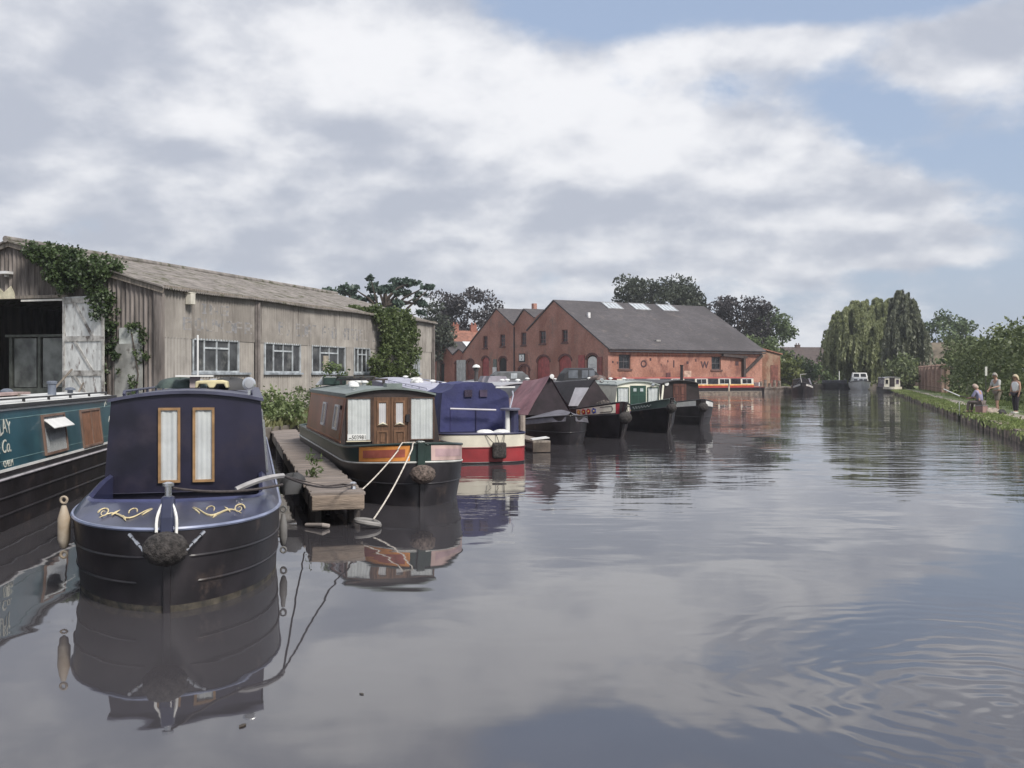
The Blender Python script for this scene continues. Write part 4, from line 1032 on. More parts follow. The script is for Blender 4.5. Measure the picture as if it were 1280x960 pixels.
# hedge: tall overgrown
def hedge(name, label, a, b, h, th, m, seed, n, leaf):
    root = empty(name, (a[0], a[1], RZ), 0, label, 'hedge'); r = np.random.default_rng(seed); lob = []; d = np.array((b[0] - a[0], b[1] - a[1]))
    for i in range(n):
        t = r.uniform(0, 1); hh = h * (1 + .09 * math.sin(t * 17 + 1) + .07 * math.sin(t * 41)) * (1 - .16 * (1 - t)); z = hh * (1 - r.uniform(0, 1) ** 1.5)
        nx, ny = -d[1], d[0]; l = math.hypot(nx, ny); o = r.uniform(-.5, .5) * th; s = r.uniform(.35, .75)
        lob.append((np.array((d[0] * t + nx / l * o, d[1] * t + ny / l * o, max(.3, z))), (s, s, s * .85)))
    P, T = blob_points(lob, 85, seed, .3); P[:, 2] = np.maximum(P[:, 2], .02)
    leaves('foliage', P, leaf, m, root, tone=T, seed=seed)
    mb = MB()
    for i in range(14):
        t = (i + .5) / 14; mb.tube([(d[0] * t, d[1] * t, -.1), (d[0] * t + .2, d[1] * t, h * .7)], [.09, .03], 5)
    mb.build('stem', BARK, root); return root
h0 = rb(91, 4.0); h1 = rb(30, 4.6)
hedge('hedge', 'tall overgrown dark green hedge behind the people on the towpath', (h0.x, h0.y), (h1.x + 2.2, h1.y), 4.7, 2.2, L_HED, 66, 900, .17)
p = at(1230, 463, 57); mb = MB(); mb.tube([(0, 0, -.2), (0, 0, 1.75)], .03, 8); mk = tag(mb.build('marker_post', mat('dark post', (.06, .06, .05), .8, .2), None, loc=(p.x + .1, p.y, RZ)), 'slim dark marker post with a white top in front of the tall hedge', 'post')
mb = MB(); mb.box((0, -.03, 1.86), (.11, .05, .5)); mb.build('marker_plate', mat('white marker', (.62, .62, .58), .6, .1), mk)
# brick garden wall with piers
a = rb(119, 3.2); b = rb(92, 3.4); d_ = b - a; ang_ = math.atan2(d_.y, d_.x); L_ = d_.length
GW = empty('garden_wall', (a.x, a.y, RZ), ang_, 'old red brick garden wall with piers beside the towpath', 'wall')
BW = brick_mat('towpath wall brick', (.58, .42, .35), (.50, .35, .29), (.30, .25, .21), (.30, .23, .19), (.5, .64))
fq = lambda u, v, d: (u, -d, v)
mb = MB(); mb.rect(0, L_, -.2, 2.35, fq, -.3, 0); mb.build('wall', BW, GW)
mb = MB(); mb.rect(-.05, L_ + .05, 2.35, 2.45, fq, -.36, .06); mb.build('coping', QW, GW)
for u in (.4, 4.2, 9.0, 13.2, 18.0, 22.5, L_ - .5):
    mb = MB(); mb.rect(u - .4, u + .4, -.2, 2.5, fq, .002, .35); mb.rect(u - .46, u + .46, 2.5, 2.62, fq, -.02, .41); mb.build('pier', BW, GW)
for u in (6.6, 15.6, 20.2):  # dark panels that paint the shadow gaps between the piers
    mb = MB(); mb.rect(u - .55, u + .55, 0, 2.1, fq, .004, .06); mb.build('door', mat('dark shadow gap', (.04, .03, .03), .8), GW)
# tree behind far bank to close the bend
for i, (px, top, w, lm, lab) in enumerate(((1062, 432, 60, L_DRK, 'dark background tree behind the far bend of the canal'), (1100, 418, 80, L_DRK, 'shadowy background tree seen through the willow strands'), (1150, 430, 50, L_MID, 'background tree above the bushes at the garden wall end'), (1230, 432, 90, L_MID, 'background tree showing over the tall hedge top'))):
    gtree('background_tree', lab, px, top, 482, w, 175 + 6 * i if i < 3 else 120, lm, n=60, lr=1.4, per=24, leaf=.55, seed=80 + i, group='background trees beyond the canal bend', lower=-1)
# ================================================================== BOATS
BLACKH = mat('black hull', (.022, .019, .022), .42, .3, 2, col2=(.075, .056, .048), thr=(.56, .72), s2=2.6, spec=.5, bump=.012, bscale=1.6)
TRIM = mat('worn trim', (.34, .33, .33), .5, .25, 6)
CURT = mat('white curtain', (.74, .74, .74), .9, .06, 6)
CHROME = mat('chrome', (.7, .7, .7), .18, .1, metal=1)
BRASS = mat('wood and brass frame', (.30, .18, .085), .45, .2, 6)
ROPE = mat('pale rope', (.55, .50, .44), .9, .2, 20, bump=.004, bscale=90)
ROPED = mat('dark rope', (.06, .05, .05), .9, .2, 20)
FENDM = mat('black rope fender', (.045, .04, .038), .95, .5, 26, bump=.02, bscale=60)
WHITEP = mat('white paint', (.74, .74, .72), .45, .06, 3)
CREAM = mat('cream paint', (.68, .64, .53), .45, .1, 2, col2=(.48, .44, .36), thr=(.6, .8))
VENT = mat('vent white', (.72, .72, .70), .35, .08)

class Boat:
    def __init__(s, name, label, X, Y, rz, L, W=1.02, bow=(1.8, 2.5, 2), stern=(1.2, 2.5, 2), group=None, fine=1.3, cat='boat', rake=0.0):
        s.root = empty(name, (X, Y, 0), R(rz), label, cat, group)
        s.L, s.W, s.bow, s.st, s.fine, s.rake = L, W, bow, stern, fine, rake
        s.ys = sorted(set([round(2.6 * (i / 22) ** 2.2, 4) for i in range(23)] + [round(2.6 + (L - 4.6) * i / 10, 4) for i in range(11)] + [round(L - 2.0 * (i / 14) ** 2.2, 4) for i in range(15)]))
    def M(s): return s.root.matrix_basis
    def wp(s, x, y, z): return s.root.matrix_basis @ Vector((x, y, z))
    def w(s, y, lv=1.0):
        k = lerp(s.fine, 1, lv); Lb, p, q = s.bow; a = clamp(y / (Lb * k)); wb = max(0, 1 - (1 - a) ** p) ** (1 / lerp(max(1.0, q * .75), q, lv))
        Ls, p2, q2 = s.st; c = clamp((s.L - y) / (Ls * k)); wsn = max(0, 1 - (1 - c) ** p2) ** (1 / q2)
        return max(.015, s.W * lerp(.95, 1, lv) * min(wb, wsn))
    def yo(s, y, lv): return y - s.rake * (lv - .3) * max(0, 1 - y / 2.5)
    def band(s, name, m, levels, y0=0, y1=None, off=0.0, side=0, ysub=None, close_bottom=True, parent=None):
        """skin between height levels [(z or z(y), lv)], both sides or one"""
        y1 = s.L if y1 is None else y1
        ys = [y for y in s.ys if y0 < y < y1]; ys = [y0] + ys + [y1]
        mb = MB(); secs = []
        for y in ys:
            P = []
            for z, lv in levels: P.append((s.w(y, lv) + off, s.yo(y, lv), z(y) if callable(z) else z))
            secs.append(P)
        for sg in ((1, -1) if side == 0 else (side,)):
            mb.loft([[(sg * x, y, z) for x, y, z in P] for P in secs])
        if side == 0:
            for P in (secs[0], secs[-1]):
                mb.loft([[(x, y, z) for x, y, z in P], [(-x, y, z) for x, y, z in P]])
        return mb.build(name, m, parent or s.root, True, 40)
    def deck(s, name, m, z, y0=0, y1=None, inset=.02, lv=1.0):
        y1 = s.L if y1 is None else y1; ys = [y0] + [y for y in s.ys if y0 < y < y1] + [y1]; mb = MB()
        mb.loft([[(-max(.01, s.w(y, lv) - inset), s.yo(y, lv), z(y) if callable(z) else z), (max(.01, s.w(y, lv) - inset), s.yo(y, lv), z(y) if callable(z) else z)] for y in ys])
        return mb.build(name, m, s.root)
    def strake(s, z, r, m, y0=0.0, y1=None, lv=1.0, name='rubbing_strake', out=0.0):
        y1 = s.L if y1 is None else y1; ys = [y0] + [y for y in s.ys if y0 < y < y1] + [y1]
        zz = z if callable(z) else (lambda y: z)
        pts = [(-(s.w(y, lv) + out), s.yo(y, lv), zz(y)) for y in reversed(ys)] + [((s.w(y, lv) + out), s.yo(y, lv), zz(y)) for y in ys]
        mb = MB(); mb.tube(pts, r, 6); return mb.build(name, m, s.root, True)
    def cabin(s, y1, y2, zd, ze, zc, wb, wt, side_m, front_m=None, roof_m=None, over=.05, rim=.035, rear_m=None, edge_m=None):
        s.y1, s.y2, s.zd, s.ze, s.zc, s.wb, s.wt = y1, y2, zd, ze, zc, wb, wt
        arc = [(wt * math.cos(a) / 1, ze + (zc - ze) * math.sin(a)) for a in (math.pi * k / 10 for k in range(11))]
        arc = [(wt * (1 - 2 * k / 10), ze + (zc - ze) * (1 - (1 - 2 * k / 10) ** 2)) for k in range(11)]
        mb = MB()
        for sg in (1, -1): mb.loft([[(sg * wb, y, zd), (sg * wt, y, ze)] for y in (y1, y2)])
        c = mb.build('cabin', side_m, s.root)
        for yy, nm, m in ((y1, 'front_bulkhead', front_m or side_m), (y2, 'rear_bulkhead', rear_m or front_m or side_m)):
            f = MB(); P = [(-wb, zd), (wb, zd)] + arc; f.slab(P, lambda u, v, d: (u, yy + d, v), 0, .03 if yy == y1 else -.03); f.build(nm, m, s.root)
        r = MB(); o = 1.04; A = [(x * o, z + .004) for x, z in arc]; A = [(A[0][0], A[0][1] - rim)] + A + [(A[-1][0], A[-1][1] - rim)]
        r.loft([[(x, y, z) for x, z in A] for y in (y1 - over, y2 + over)])
        B = [(x, z - .03) for x, z in A]
        for y in (y1 - over, y2 + over): r.loft([[(x, y, z) for x, z in A], [(x, y, z - .035) for x, z in A]])
        r.build('roof', roof_m or side_m, s.root, True, 40)
        s.fs = {sg: (lambda u, v, d, sg=sg: (sg * (lerp(wb, wt, (v - zd) / (ze - zd)) + d), u, v)) for sg in (1, -1)}
        s.ff = lambda u, v, d: (u, y1 - d, v)
        s.fb = lambda u, v, d: (u, y2 + d, v)
        s.roofz = lambda x: ze + (zc - ze) * (1 - (x / wt) ** 2) + .006
        return c
    def window(s, f, u0, u1, v0, v1, frame_m=CHROME, t=.03, curtain=False, glass=None, d0=.0, bars=0, thick=.03):
        if curtain:
            c = MB(); n = max(10, int((u1 - u0) / .012)); secs = []
            for i in range(n + 1):
                u = lerp(u0 + t, u1 - t, i / n); d = .013 + .003 * math.sin(u * 120) + .004 * math.sin(u * 47 + 1); secs.append([f(u, v0 + t, d + d0), f(u, v1 - t, d + d0)])
            c.loft(secs)
        g = MB(); g.rect(u0 + t * .5, u1 - t * .5, v0 + t * .5, v1 - t * .5, f, d0 + (.024 if curtain else .004), d0 + .027 if curtain else d0 + .012)
        g = g.build('window', glass or (GLASS if curtain else DARKGLASS), s.root)
        if curtain: c.build('curtain', CURT, g, True)
        fr = MB(); fr.frame(u0, u1, v0, v1, t, f, d0 + .001, d0 + thick + (.004 if curtain else 0))
        for k in range(bars): u = lerp(u0, u1, (k + 1) / (bars + 1)); fr.rect(u - .012, u + .012, v0 + t, v1 - t, f, d0 + .002, d0 + thick)
        fr.build('window_frame', frame_m, g)
        return g
    def vents(s, lst, m=VENT):
        for x, y in lst:
            mb = MB(); mb.lathe((x, y, s.roofz(x)), [(.05, 0), (.05, .05), (.10, .055), (.095, .08), (.05, .105), (.005, .11)], 12); mb.build('mushroom_vent', m, s.root, True)
    def handrails(s, m, y0=None, y1=None, x=None):
        y0 = s.y1 + .1 if y0 is None else y0; y1 = s.y2 - .1 if y1 is None else y1; x = x or s.wt - .1
        for sg in (1, -1):
            mb = MB(); n = max(2, int((y1 - y0) / 1.2)); z = s.roofz(x)
            mb.tube([(sg * x, y0, z + .02), (sg * x, y0 + .06, z + .055), (sg * x, y1 - .06, z + .055), (sg * x, y1, z + .02)], .015, 6)
            for i in range(n + 1): y = lerp(y0 + .08, y1 - .08, i / n); mb.box((sg * x, y, z + .025), (.03, .05, .05))
            mb.build('handrail', m, s.root, True)
    def stem(s, z0, z1, w, m, lean=.0, name='stem_post'):
        mb = MB(); y = s.yo(0, 1); mb.slab([(-.05, z0), (-.05 - lean, z1), (.10 - lean, z1), (.12, z0)], lambda u, v, d: (d, y + u - (s.rake * .6 * (1 - (v - z0) / (z1 - z0)) * -1 if s.rake else 0), v), -w / 2, w / 2)
        return bevel(mb.build(name, m, s.root), .012)

def fuzzy_fender(name, label, loc, rz, r, squash=(1, 1, .9), m=FENDM, seed=1, bump=.07, cat='fender', group=None):
    mb = MB(); rr = np.random.default_rng(seed); n, k = 20, 30; secs = []
    ph = rr.uniform(0, 6, 6)
    for i in range(n + 1):
        a = math.pi * i / n; row = []
        for j in range(k):
            b = 2 * math.pi * j / k; q = r * (1 + bump * (math.sin(9 * a + 7 * b + ph[0]) + math.sin(8 * a - 9 * b + ph[1])) * .6 * math.sin(a) + rr.normal(0, .02))
            row.append((q * math.sin(a) * math.cos(b) * squash[0], q * math.sin(a) * math.sin(b) * squash[1], q * math.cos(a) * squash[2]))
        secs.append(row)
    mb.loft(secs, True)
    o = mb.build(name, m, None, True, 70, loc=loc, rz=rz); return tag(o, label, cat, group)

def sag(a, b, drop, n=14):
    a, b = Vector(a), Vector(b); return [a.lerp(b, i / n) - Vector((0, 0, 4 * drop * (i / n) * (1 - i / n))) for i in range(n + 1)]
def rope(name, label, pts, r, m=ROPE, cat='rope', group=None):
    o = Vector(pts[0]); mb = MB(); mb.tube([Vector(p) - o for p in pts], r, 6); return tag(mb.build(name, m, None, True, loc=o), label, cat, group)

NB = 'narrowboats moored side by side in the basin'
# ------------------------------------------------------------------ 1 navy boat in front
NAVY = mat('navy paint', (.013, .012, .027), .40, .35, 1.6, col2=(.034, .027, .040), thr=(.5, .75), s2=1.8, bump=.005, bscale=2.0)
NAVYL = mat('glossy blue paint', (.028, .033, .074), .30, .25, 1.8, coat=.2, bump=.006, bscale=2.2)
b = Boat('navy_narrowboat', 'navy blue narrowboat in front with two tall curtained bow windows', -2.90, 8.6, 14.2, 13.6, .97, (1.85, 2.4, 1.95), group=NB, fine=1.25)
N1 = b
gz = .70
b.band('hull', BLACKH, [(gz, 1), (.46, .8), (.24, .55), (0, .3), (-.5, .2)])
b.band('waterline_scum', mat('waterline grime', (.075, .065, .05), .8, .4, 6, col2=(.03, .03, .03), thr=(.45, .6), s2=5), [(.055, .345), (-.02, .30)], off=.003)
b.strake(gz, .017, mat('light blue trim', (.22, .25, .36), .35, .2)); b.strake(.46, .014, BLACKH, 0.05, lv=.8); b.strake(.24, .014, BLACKH, 0.1, lv=.55)
b.cabin(2.75, 12.2, .60, 1.73, 1.82, .87, .785, NAVY, NAVY, mat('navy roof', (.06, .062, .10), .45, .2), over=.04)
# sloping foredeck with a well behind it
n = 29; outer = []; inner = []
for i in range(n):
    t = -1 + 2 * i / (n - 1); a = abs(t); sg = 1 if t > 0 else -1
    if a < .62: th = a / .62 * math.pi / 2; y = 1.85 * (1 - math.cos(th) ** (2 / 2.4)); x = sg * .97 * math.sin(th) ** (2 / 1.95)
    else: y = 1.85 + (a - .62) / .38 * 1.05; x = sg * .97
    outer.append((x, y, gz + .004))
    if a < .40: yi, xi, zi = .98 + .06 * (a / .4) ** 2, sg * .72 * a / .40, .815 + .01 * (a / .4)
    elif a < .52: k = (a - .4) / .12; yi, xi, zi = 1.04 + .26 * k * k, sg * (.72 + .10 * math.sin(k * math.pi / 2)), .825 + .02 * k
    else: k = (a - .52) / .48; yi, xi, zi = 1.30 + 1.6 * k, sg * .82, .845 + .05 * min(1, k * 2)
    inner.append((xi, yi, zi))
mb = MB(); mid = [tuple(lerp(o[j], q[j], .55) + (.012 if j == 2 else 0) for j in range(3)) for o, q in zip(outer, inner)]
rimo = [(q[0] * 1.0, q[1], q[2] + .0) for q in inner]; 
mb.loft([outer, mid, rimo]); fd = mb.build('foredeck', NAVYL, b.root, True, 45)
mb = MB(); mb.loft([[(q[0], q[1], q[2]) for q in inner], [(q[0] * .97, q[1] + .02, q[2] + .022) for q in inner], [(q[0] * .93, q[1] + .05, q[2] + .0) for q in inner], [(q[0] * .93, q[1] + .05, .42) for q in inner]])
mb.build('well_coaming', mat('deep blue rim', (.04, .045, .11), .3, .15, coat=.3), b.root, True, 40)
mb = MB(); mb.add([(-.8, 1.0, .43), (.8, 1.0, .43), (.85, 2.8, .43), (-.85, 2.8, .43)], [(0, 1, 2, 3)]); mb.build('well_floor', DARKIN, b.root)
b.deck('gunwale', mat('navy roof', (.06, .062, .10), .45), .712, 2.7)
for sx in (-.185, .175):
    b.window(b.ff, sx - .115, sx + .115, .815, 1.635, BRASS, .028, True)
b.window(b.fs[1], 3.3, 3.75, .85, 1.45, CHROME, .03, False); b.window(b.fs[-1], 3.6, 4.4, 1.0, 1.5, CHROME, .03)
b.window(b.fs[1], 5.2, 6.2, 1.0, 1.5, CHROME, .03)
mb = MB(); mb.rect(-.04, .04, .66, 1.70, b.ff, .001, .006); 
b.handrails(mat('navy roof', (.06, .062, .10)), 3.0)
# scrolls painted on the foredeck, following its surface
def deckpt(x, k):
    """point on the foredeck: k=0 gunwale edge, 1 coaming"""
    a = abs(x); th = math.asin(clamp(a)) if a < 1 else math.pi / 2
    yo = 1.85 * (1 - math.cos(th) ** (2 / 2.4)); yi = 1.0; zo, zi = gz + .004, .818
    return Vector((x, lerp(yo, yi, k), lerp(zo, zi, k) + .012 * (1 - abs(2 * k - 1.1)) + .004))
GOLD = mat('gold leaf scroll', (.62, .52, .30), .4, .1)
for sg in (-1, 1):
    mb = MB()
    def sc(p): return deckpt(sg * p[0], p[1])
    sp_ = [(.58 + .05 * (1 - i / 24) * math.cos(i * .45), .50 + .22 * (1 - i / 24) * math.sin(i * .45)) for i in range(20)]
    mb.tube([sc(p) for p in sp_], [.0085 - .0003 * i for i in range(20)], 5)
    tail = [(.60 - .42 * t, .30 + .26 * t + .13 * math.sin(t * 7.5)) for t in [i / 16 for i in range(17)]]
    mb.tube([sc(p) for p in tail], [.003 + .007 * math.sin(math.pi * i / 16) for i in range(17)], 5)
    lf = [(.33 - .035 * math.cos(i * .6), .56 + .13 * math.sin(i * .6)) for i in range(7)]
    mb.tube([sc(p) for p in lf], .006, 5)
    for q0, q1 in (((.50, .42), (.45, .62)), ((.40, .40), (.36, .24)), ((.24, .44), (.17, .66))): mb.tube([sc(q0), sc(((q0[0] + q1[0]) / 2, (q0[1] + q1[1]) / 2)), sc(q1)], [.007, .011, .002], 5)
    mb.build('gold_scroll', GOLD, fd, True)
mb = MB(); mb.slab([(-.045, .665), (-.02, .80), (.10, .96), (.20, .96), (.34, .74), (.14, .68)], lambda u, v, d: (d, u, v), -.055, .055); bevel(mb.build('stem_post', NAVYL, b.root), .02, 3)
mb = MB(); mb.slab([(-.03, -.3), (-.045, .66), (.14, .66), (.1, -.3)], lambda u, v, d: (d, u, v), -.03, .03); bevel(mb.build('stem_bar', BLACKH, b.root), .01, 2)
mb = MB(); mb.lathe((0, .17, .94), [(.03, 0), (.03, .10), (.05, .105), (.05, .13), (.02, .14)], 12); mb.build('mooring_stud', CHROME, b.root, True)
mb = MB(); mb.lathe((.66, 2.95, 1.845 + .05), [(.02, .09), (.05, .06), (.068, 0), (.075, -.005), (.075, -.03), (.055, -.035)], 20, 'y'); hl = mb.build('headlamp', CHROME, b.root, True, 40)
mb = MB(); mb.lathe((.66, 2.912, 1.895), [(.054, 0), (.05, -.008), (.01, -.012)], 16, 'y'); mb.build('lens', mat('lamp lens', (.32, .33, .35), .08, .1), hl, True)
mb = MB(); mb.box((.66, 2.97, 1.80), (.03, .03, .06)); mb.build('bracket', CHROME, hl)
b.vents([(0, 5.2), (.1, 8.0)], CHROME)
# fenders, ropes and things on its roof
fuzzy_fender('rope_fender', 'big dark knotted rope fender hung on the navy bow', b.wp(0, -.13, .555), R(14), .165, (1.1, .85, .85), seed=4)
for sg, nm in ((-1, 'left'), (1, 'right')):
    a_ = b.wp(sg * .30, .04 + .0, .66); c_ = b.wp(sg * .15, -.16, .53)
    mb = MB()
    for i in range(5):
        p0 = Vector(a_).lerp(Vector(c_), i / 5); p1 = Vector(a_).lerp(Vector(c_), (i + .9) / 5); mb.tube([p0, p1], .011 if i % 2 else .016, 6)
    tag(mb.build('fender_chain', mat('bright steel', (.6, .6, .6), .3, .1, metal=1), None, True), 'short bright chain %s of the rope fender on the navy bow' % nm, 'chain')
loop = []
for i in range(17):
    a = math.pi * i / 16; loop.append(b.wp(.08 * math.cos(a) * (1 + .05 * math.sin(i)), -.045 + .14 * math.sin(a), .68 + .25 * math.sin(a) ** .8 if math.sin(a) > 0 else .66))
rope('rope_loop', 'white rope loop hitched over the navy boat stem', loop, .013, mat('white rope', (.7, .69, .66), .9, .1, 20))
def side_fender(name, label, top, L_, r, m, group=None):
    root = empty(name, top, 0, label, 'fender', group)
    mb = MB(); mb.lathe((0, 0, -L_), [(.01, 0), (r * .6, .02), (r, .09), (r, L_ - .12), (r * .55, L_ - .03), (.02, L_)], 14); mb.build('body', m, root, True)
    for z in (.05, -L_ - .05):
        mb = MB(); mb.tube([(.03 * math.cos(a), 0, z + .03 * math.sin(a)) for a in [2 * math.pi * k / 12 for k in range(13)]], .012, 6); mb.build('eyelet', m, root, True)
    return root
p = b.wp(-b.w(1.15) - .055, 1.05, .80); side_fender('side_fender', 'worn cream side fender on the left of the navy bow', p, .40, .055, mat('worn cream fender', (.31, .235, .155), .7, .25, 3, col2=(.44, .39, .32), thr=(.5, .7)))
p = b.wp(b.w(2.2) + .05, 2.25, .50); side_fender('side_fender', 'grey side fender between the navy boat and the jetty', p, .34, .042, mat('grey fender', (.16, .155, .15), .7, .2, 3))
TARP = mat('green tarpaulin', (.06, .085, .075), .7, .3, 3, bump=.03, bscale=8)
def lump(name, label, loc, size, m, seed, cat, rz=0):
    mb = MB(); rr = np.random.default_rng(seed); secs = []; ph = rr.uniform(0, 6, 4)
    for i in range(13):
        a = math.pi * .5 * i / 12
        secs.append([(size[0] * math.cos(a) ** .7 * math.cos(t) * (1 + .12 * math.sin(3 * t + ph[0]) + .08 * math.sin(5 * t + 3 * a + ph[1])), size[1] * math.cos(a) ** .7 * math.sin(t) * (1 + .1 * math.sin(4 * t + ph[2])), size[2] * math.sin(a) * (1 + .12 * math.sin(3 * t + ph[3]))) for t in [2 * math.pi * k / 24 for k in range(24)]])
    mb.loft(secs, True); mb.f.append(tuple(range(24))); o = mb.build(name, m, None, True, 60, loc=loc, rz=rz); return tag(o, label, cat)
lump('tarpaulin_bundle', 'crumpled dark green tarpaulin bundle on the navy boat roof', b.wp(-.22, 5.0, 1.82), (.32, .3, .13), TARP, 3, 'tarpaulin', .3)
FT = empty('folding_table', b.wp(-.02, 4.7, 1.83), R(14), 'small white topped table standing on the navy boat roof', 'table')
mb = MB(); mb.box((0, 0, .15), (.46, .3, .018)); mb.build('table_top', WHITEP, FT)
mb = MB(); mb.box((.0, 0, .07), (.12, .12, .14)); mb.build('pedestal', mat('grey pink post', (.36, .30, .29), .7), FT)
mb = MB(); mb.tube([(0, 0, 0), (0, 0, .72)], .013, 6); tag(mb.build('aerial_pole', WHITEP, None, loc=b.wp(-.03, 5.6, 1.82)), 'thin white aerial pole on the navy boat roof', 'aerial')
FLW = mat('yellow enamel', (.58, .51, .30), .6, .15)
CT = empty('yellow_crate', b.wp(.21, 4.3, 1.83), R(10), 'little pale yellow crate with rounded cut outs on the navy roof', 'crate')
mb = MB(); 
mb.slab([(-.2, 0), (-.17, 0), (-.15, .05), (-.06, .05), (-.03, 0), (.03, 0), (.06, .05), (.15, .05), (.17, 0), (.2, 0), (.19, .085), (.12, .10), (-.13, .095), (-.19, .085)], lambda u, v, d: (u, -d, v), -.11, .11); bevel(mb.build('body', FLW, CT), .015)
lump('rope_coil_heap', 'dark heap of rope and canvas on the navy boat roof', b.wp(.42, 4.6, 1.80), (.26, .22, .15), mat('dark canvas', (.05, .05, .052), .9, .3), 6, 'canvas')

# ------------------------------------------------------------------ 2 teal boat on the far left
TEAL = mat('teal paint', (.028, .085, .112), .32, .22, 1.2, col2=(.05, .13, .155), thr=(.5, .7), s2=.9, coat=.25)
ang = 8.5; uy = Vector((-math.sin(R(ang)), math.cos(R(ang)), 0)); ux = Vector((math.cos(R(ang)), math.sin(R(ang)), 0))
q = Vector((-6.45, 12.9, 0)) - ux * 1.0 - uy * 6.2
b = Boat('teal_narrowboat', 'teal narrowboat with white lettering at the left edge', q.x, q.y, ang, 13.8, 1.0, (1.6, 2.5, 2), group=NB)
N2 = b
b.band('hull', BLACKH, [(.66, 1), (.45, .97), (.22, .93), (0, .9), (-.5, .8)])
b.strake(.655, .02, mat('grey trim', (.42, .40, .42), .5, .2)); b.strake(.42, .018, BLACKH, lv=.97); b.strake(.2, .018, BLACKH, lv=.93)
b.cabin(1.9, 13.1, .66, 1.58, 1.66, .9, .80, TEAL, TEAL, mat('cream white roof', (.58, .58, .56), .6, .12, 2), over=.06)
b.deck('gunwale', mat('black deck', (.03, .03, .032), .6, .2), .665, 1.6)
for sg in (1, -1):
    mb = MB(); mb.rect(1.9, 13.1, 1.515, 1.545, b.fs[sg], .002, .012); mb.build('coach_line', WHITEP, b.root)
    mb = MB(); mb.rect(1.84, 13.16, 1.555, 1.60, b.fs[sg], .0, .05); mb.build('roof_edge', mat('black deck', (.03, .03, .032)), b.root)
    mb = MB(); mb.rect(1.9, 13.1, .725, .76, b.fs[sg], .002, .012); mb.build('coach_line', WHITEP, b.root)
    mb = MB(); mb.rect(1.9, 13.1, .665, .723, b.fs[sg], .002, .010); mb.build('base_line', BLACKH, b.root)
    for v in (1.40, .86):
        mb = MB(); mb.rect(2.1, 12.9, v, v + .010, b.fs[sg], .001, .004); mb.build('panel_line', mat('pale teal line', (.16, .27, .28), .5), b.root)
def sidep(bt, px, py, sg=1, x=None):
    """local (y, z) where a photo pixel meets the boat side"""
    x = x if x is not None else sg * (bt.wb + bt.wt) / 2
    c, s_ = math.cos(bt.root.rotation_euler.z), math.sin(bt.root.rotation_euler.z); r = (px - HX) / F; o = bt.root.location
    # o.x + c x - s y = r (o.y + s x + c y)
    y = (o.x + c * x - r * (o.y + s_ * x)) / (r * c + s_); Yw = o.y + s_ * x + c * y
    return y, CAMZ + (HY - py) / F * Yw
ya, _ = sidep(b, 53, 540); yb, _ = sidep(b, 81, 540); _, zt_ = sidep(b, 67, 517); _, zb_ = sidep(b, 67, 566)
WOOD = mat('wood frame', (.27, .15, .09), .5, .25, 8)
b.window(b.fs[1], ya, yb, zb_, zt_, mat('bronze frame', (.20, .13, .10), .5, .2), .035, True)
hp = MB(); f_ = b.fs[1]; zz = zt_ - .10
hp.slab([(ya + .05, zz), (yb - .05, zz)] + [(yb - .05, zz - .02), (ya + .05, zz - .02)], f_, .03, .05)
hp = MB(); v0 = [f_(ya + .04, zt_ - .07, .035), f_(yb - .04, zt_ - .07, .035), f_(yb - .04, zt_ - .19, .17), f_(ya + .04, zt_ - .19, .17)]; v1 = [(p[0], p[1], p[2] - .012) for p in v0]
hp.add(v0 + v1, [(0, 1, 2, 3), (7, 6, 5, 4), (0, 4, 5, 1), (1, 5, 6, 2), (2, 6, 7, 3), (3, 7, 4, 0)]); hp.build('hopper', WHITEP, b.root)
yc, _ = sidep(b, 101, 540); yd, _ = sidep(b, 125, 540); _, zt2 = sidep(b, 113, 511); _, zb2 = sidep(b, 113, 557)
b.window(b.fs[1], yc, yd, zb2, zt2, mat('bronze frame', (.20, .13, .10)), .035, False, mat('orange curtain wood', (.25, .125, .075), .5, .3, 6, stretch=(5, 5, 1)), bars=1)
CRL = mat('pale sign paint', (.66, .66, .58), .5, .1)
y0, z0 = sidep(b, 16, 541); text_part('name_lettering', 'LAY', .26, y0 - .50, z0 - .03, b.fs[1], .006, CRL, b.root, arc=.05, sx=1.0)
y0, z0 = sidep(b, 13, 564); text_part('name_lettering', '& Co.', .25, y0 - .62, z0, b.fs[1], .006, CRL, b.root, shear=.35)
y0, z0 = sidep(b, 14, 582); text_part('name_lettering', 'CHELM', .12, y0 - .42, z0 + .01, b.fs[1], .006, CRL, b.root)
mb = MB()
for px, py in ((134, 505), (137, 524)):
    y0, z0 = sidep(b, px, py); mb.lathe((0, 0, 0), [(.001, 0)], 3) if False else None
    mb.slab([(y0 - .1, z0 - .05), (y0 + .02, z0 + .02), (y0 + .1, z0 - .04), (y0 + .02, z0 + .06)], b.fs[1], .002, .006)
mb.build('painted_corner', CRL, b.root)
b.handrails(mat('black deck', (.03, .03, .032)))
b.vents([(0, 8.6), (-.2, 10.2), (.25, 12.2)], mat('blue grey vent', (.14, .16, .20), .4, .2))
PL = empty('roof_plank', b.wp(.1, 8.2, 1.70), R(ang), 'pinkish gangplank lying on the teal boat roof', 'plank'); mb = MB(); mb.box((0, 0, 0), (.25, 3.6, .04)); mb.build('board', mat('pink grey wood', (.38, .28, .26), .8, .2), PL)
mb = MB(); mb.box((0, -1.2, -.02), (.3, .05, .05)); mb.box((0, 1.2, -.02), (.3, .05, .05)); mb.build('batten', TIMBER, PL)
lump('canvas_bag', 'slumped dark canvas bag on the teal boat roof', b.wp(.0, 6.7, 1.68), (.28, .4, .32), mat('dark canvas', (.05, .05, .052)), 8, 'bag')
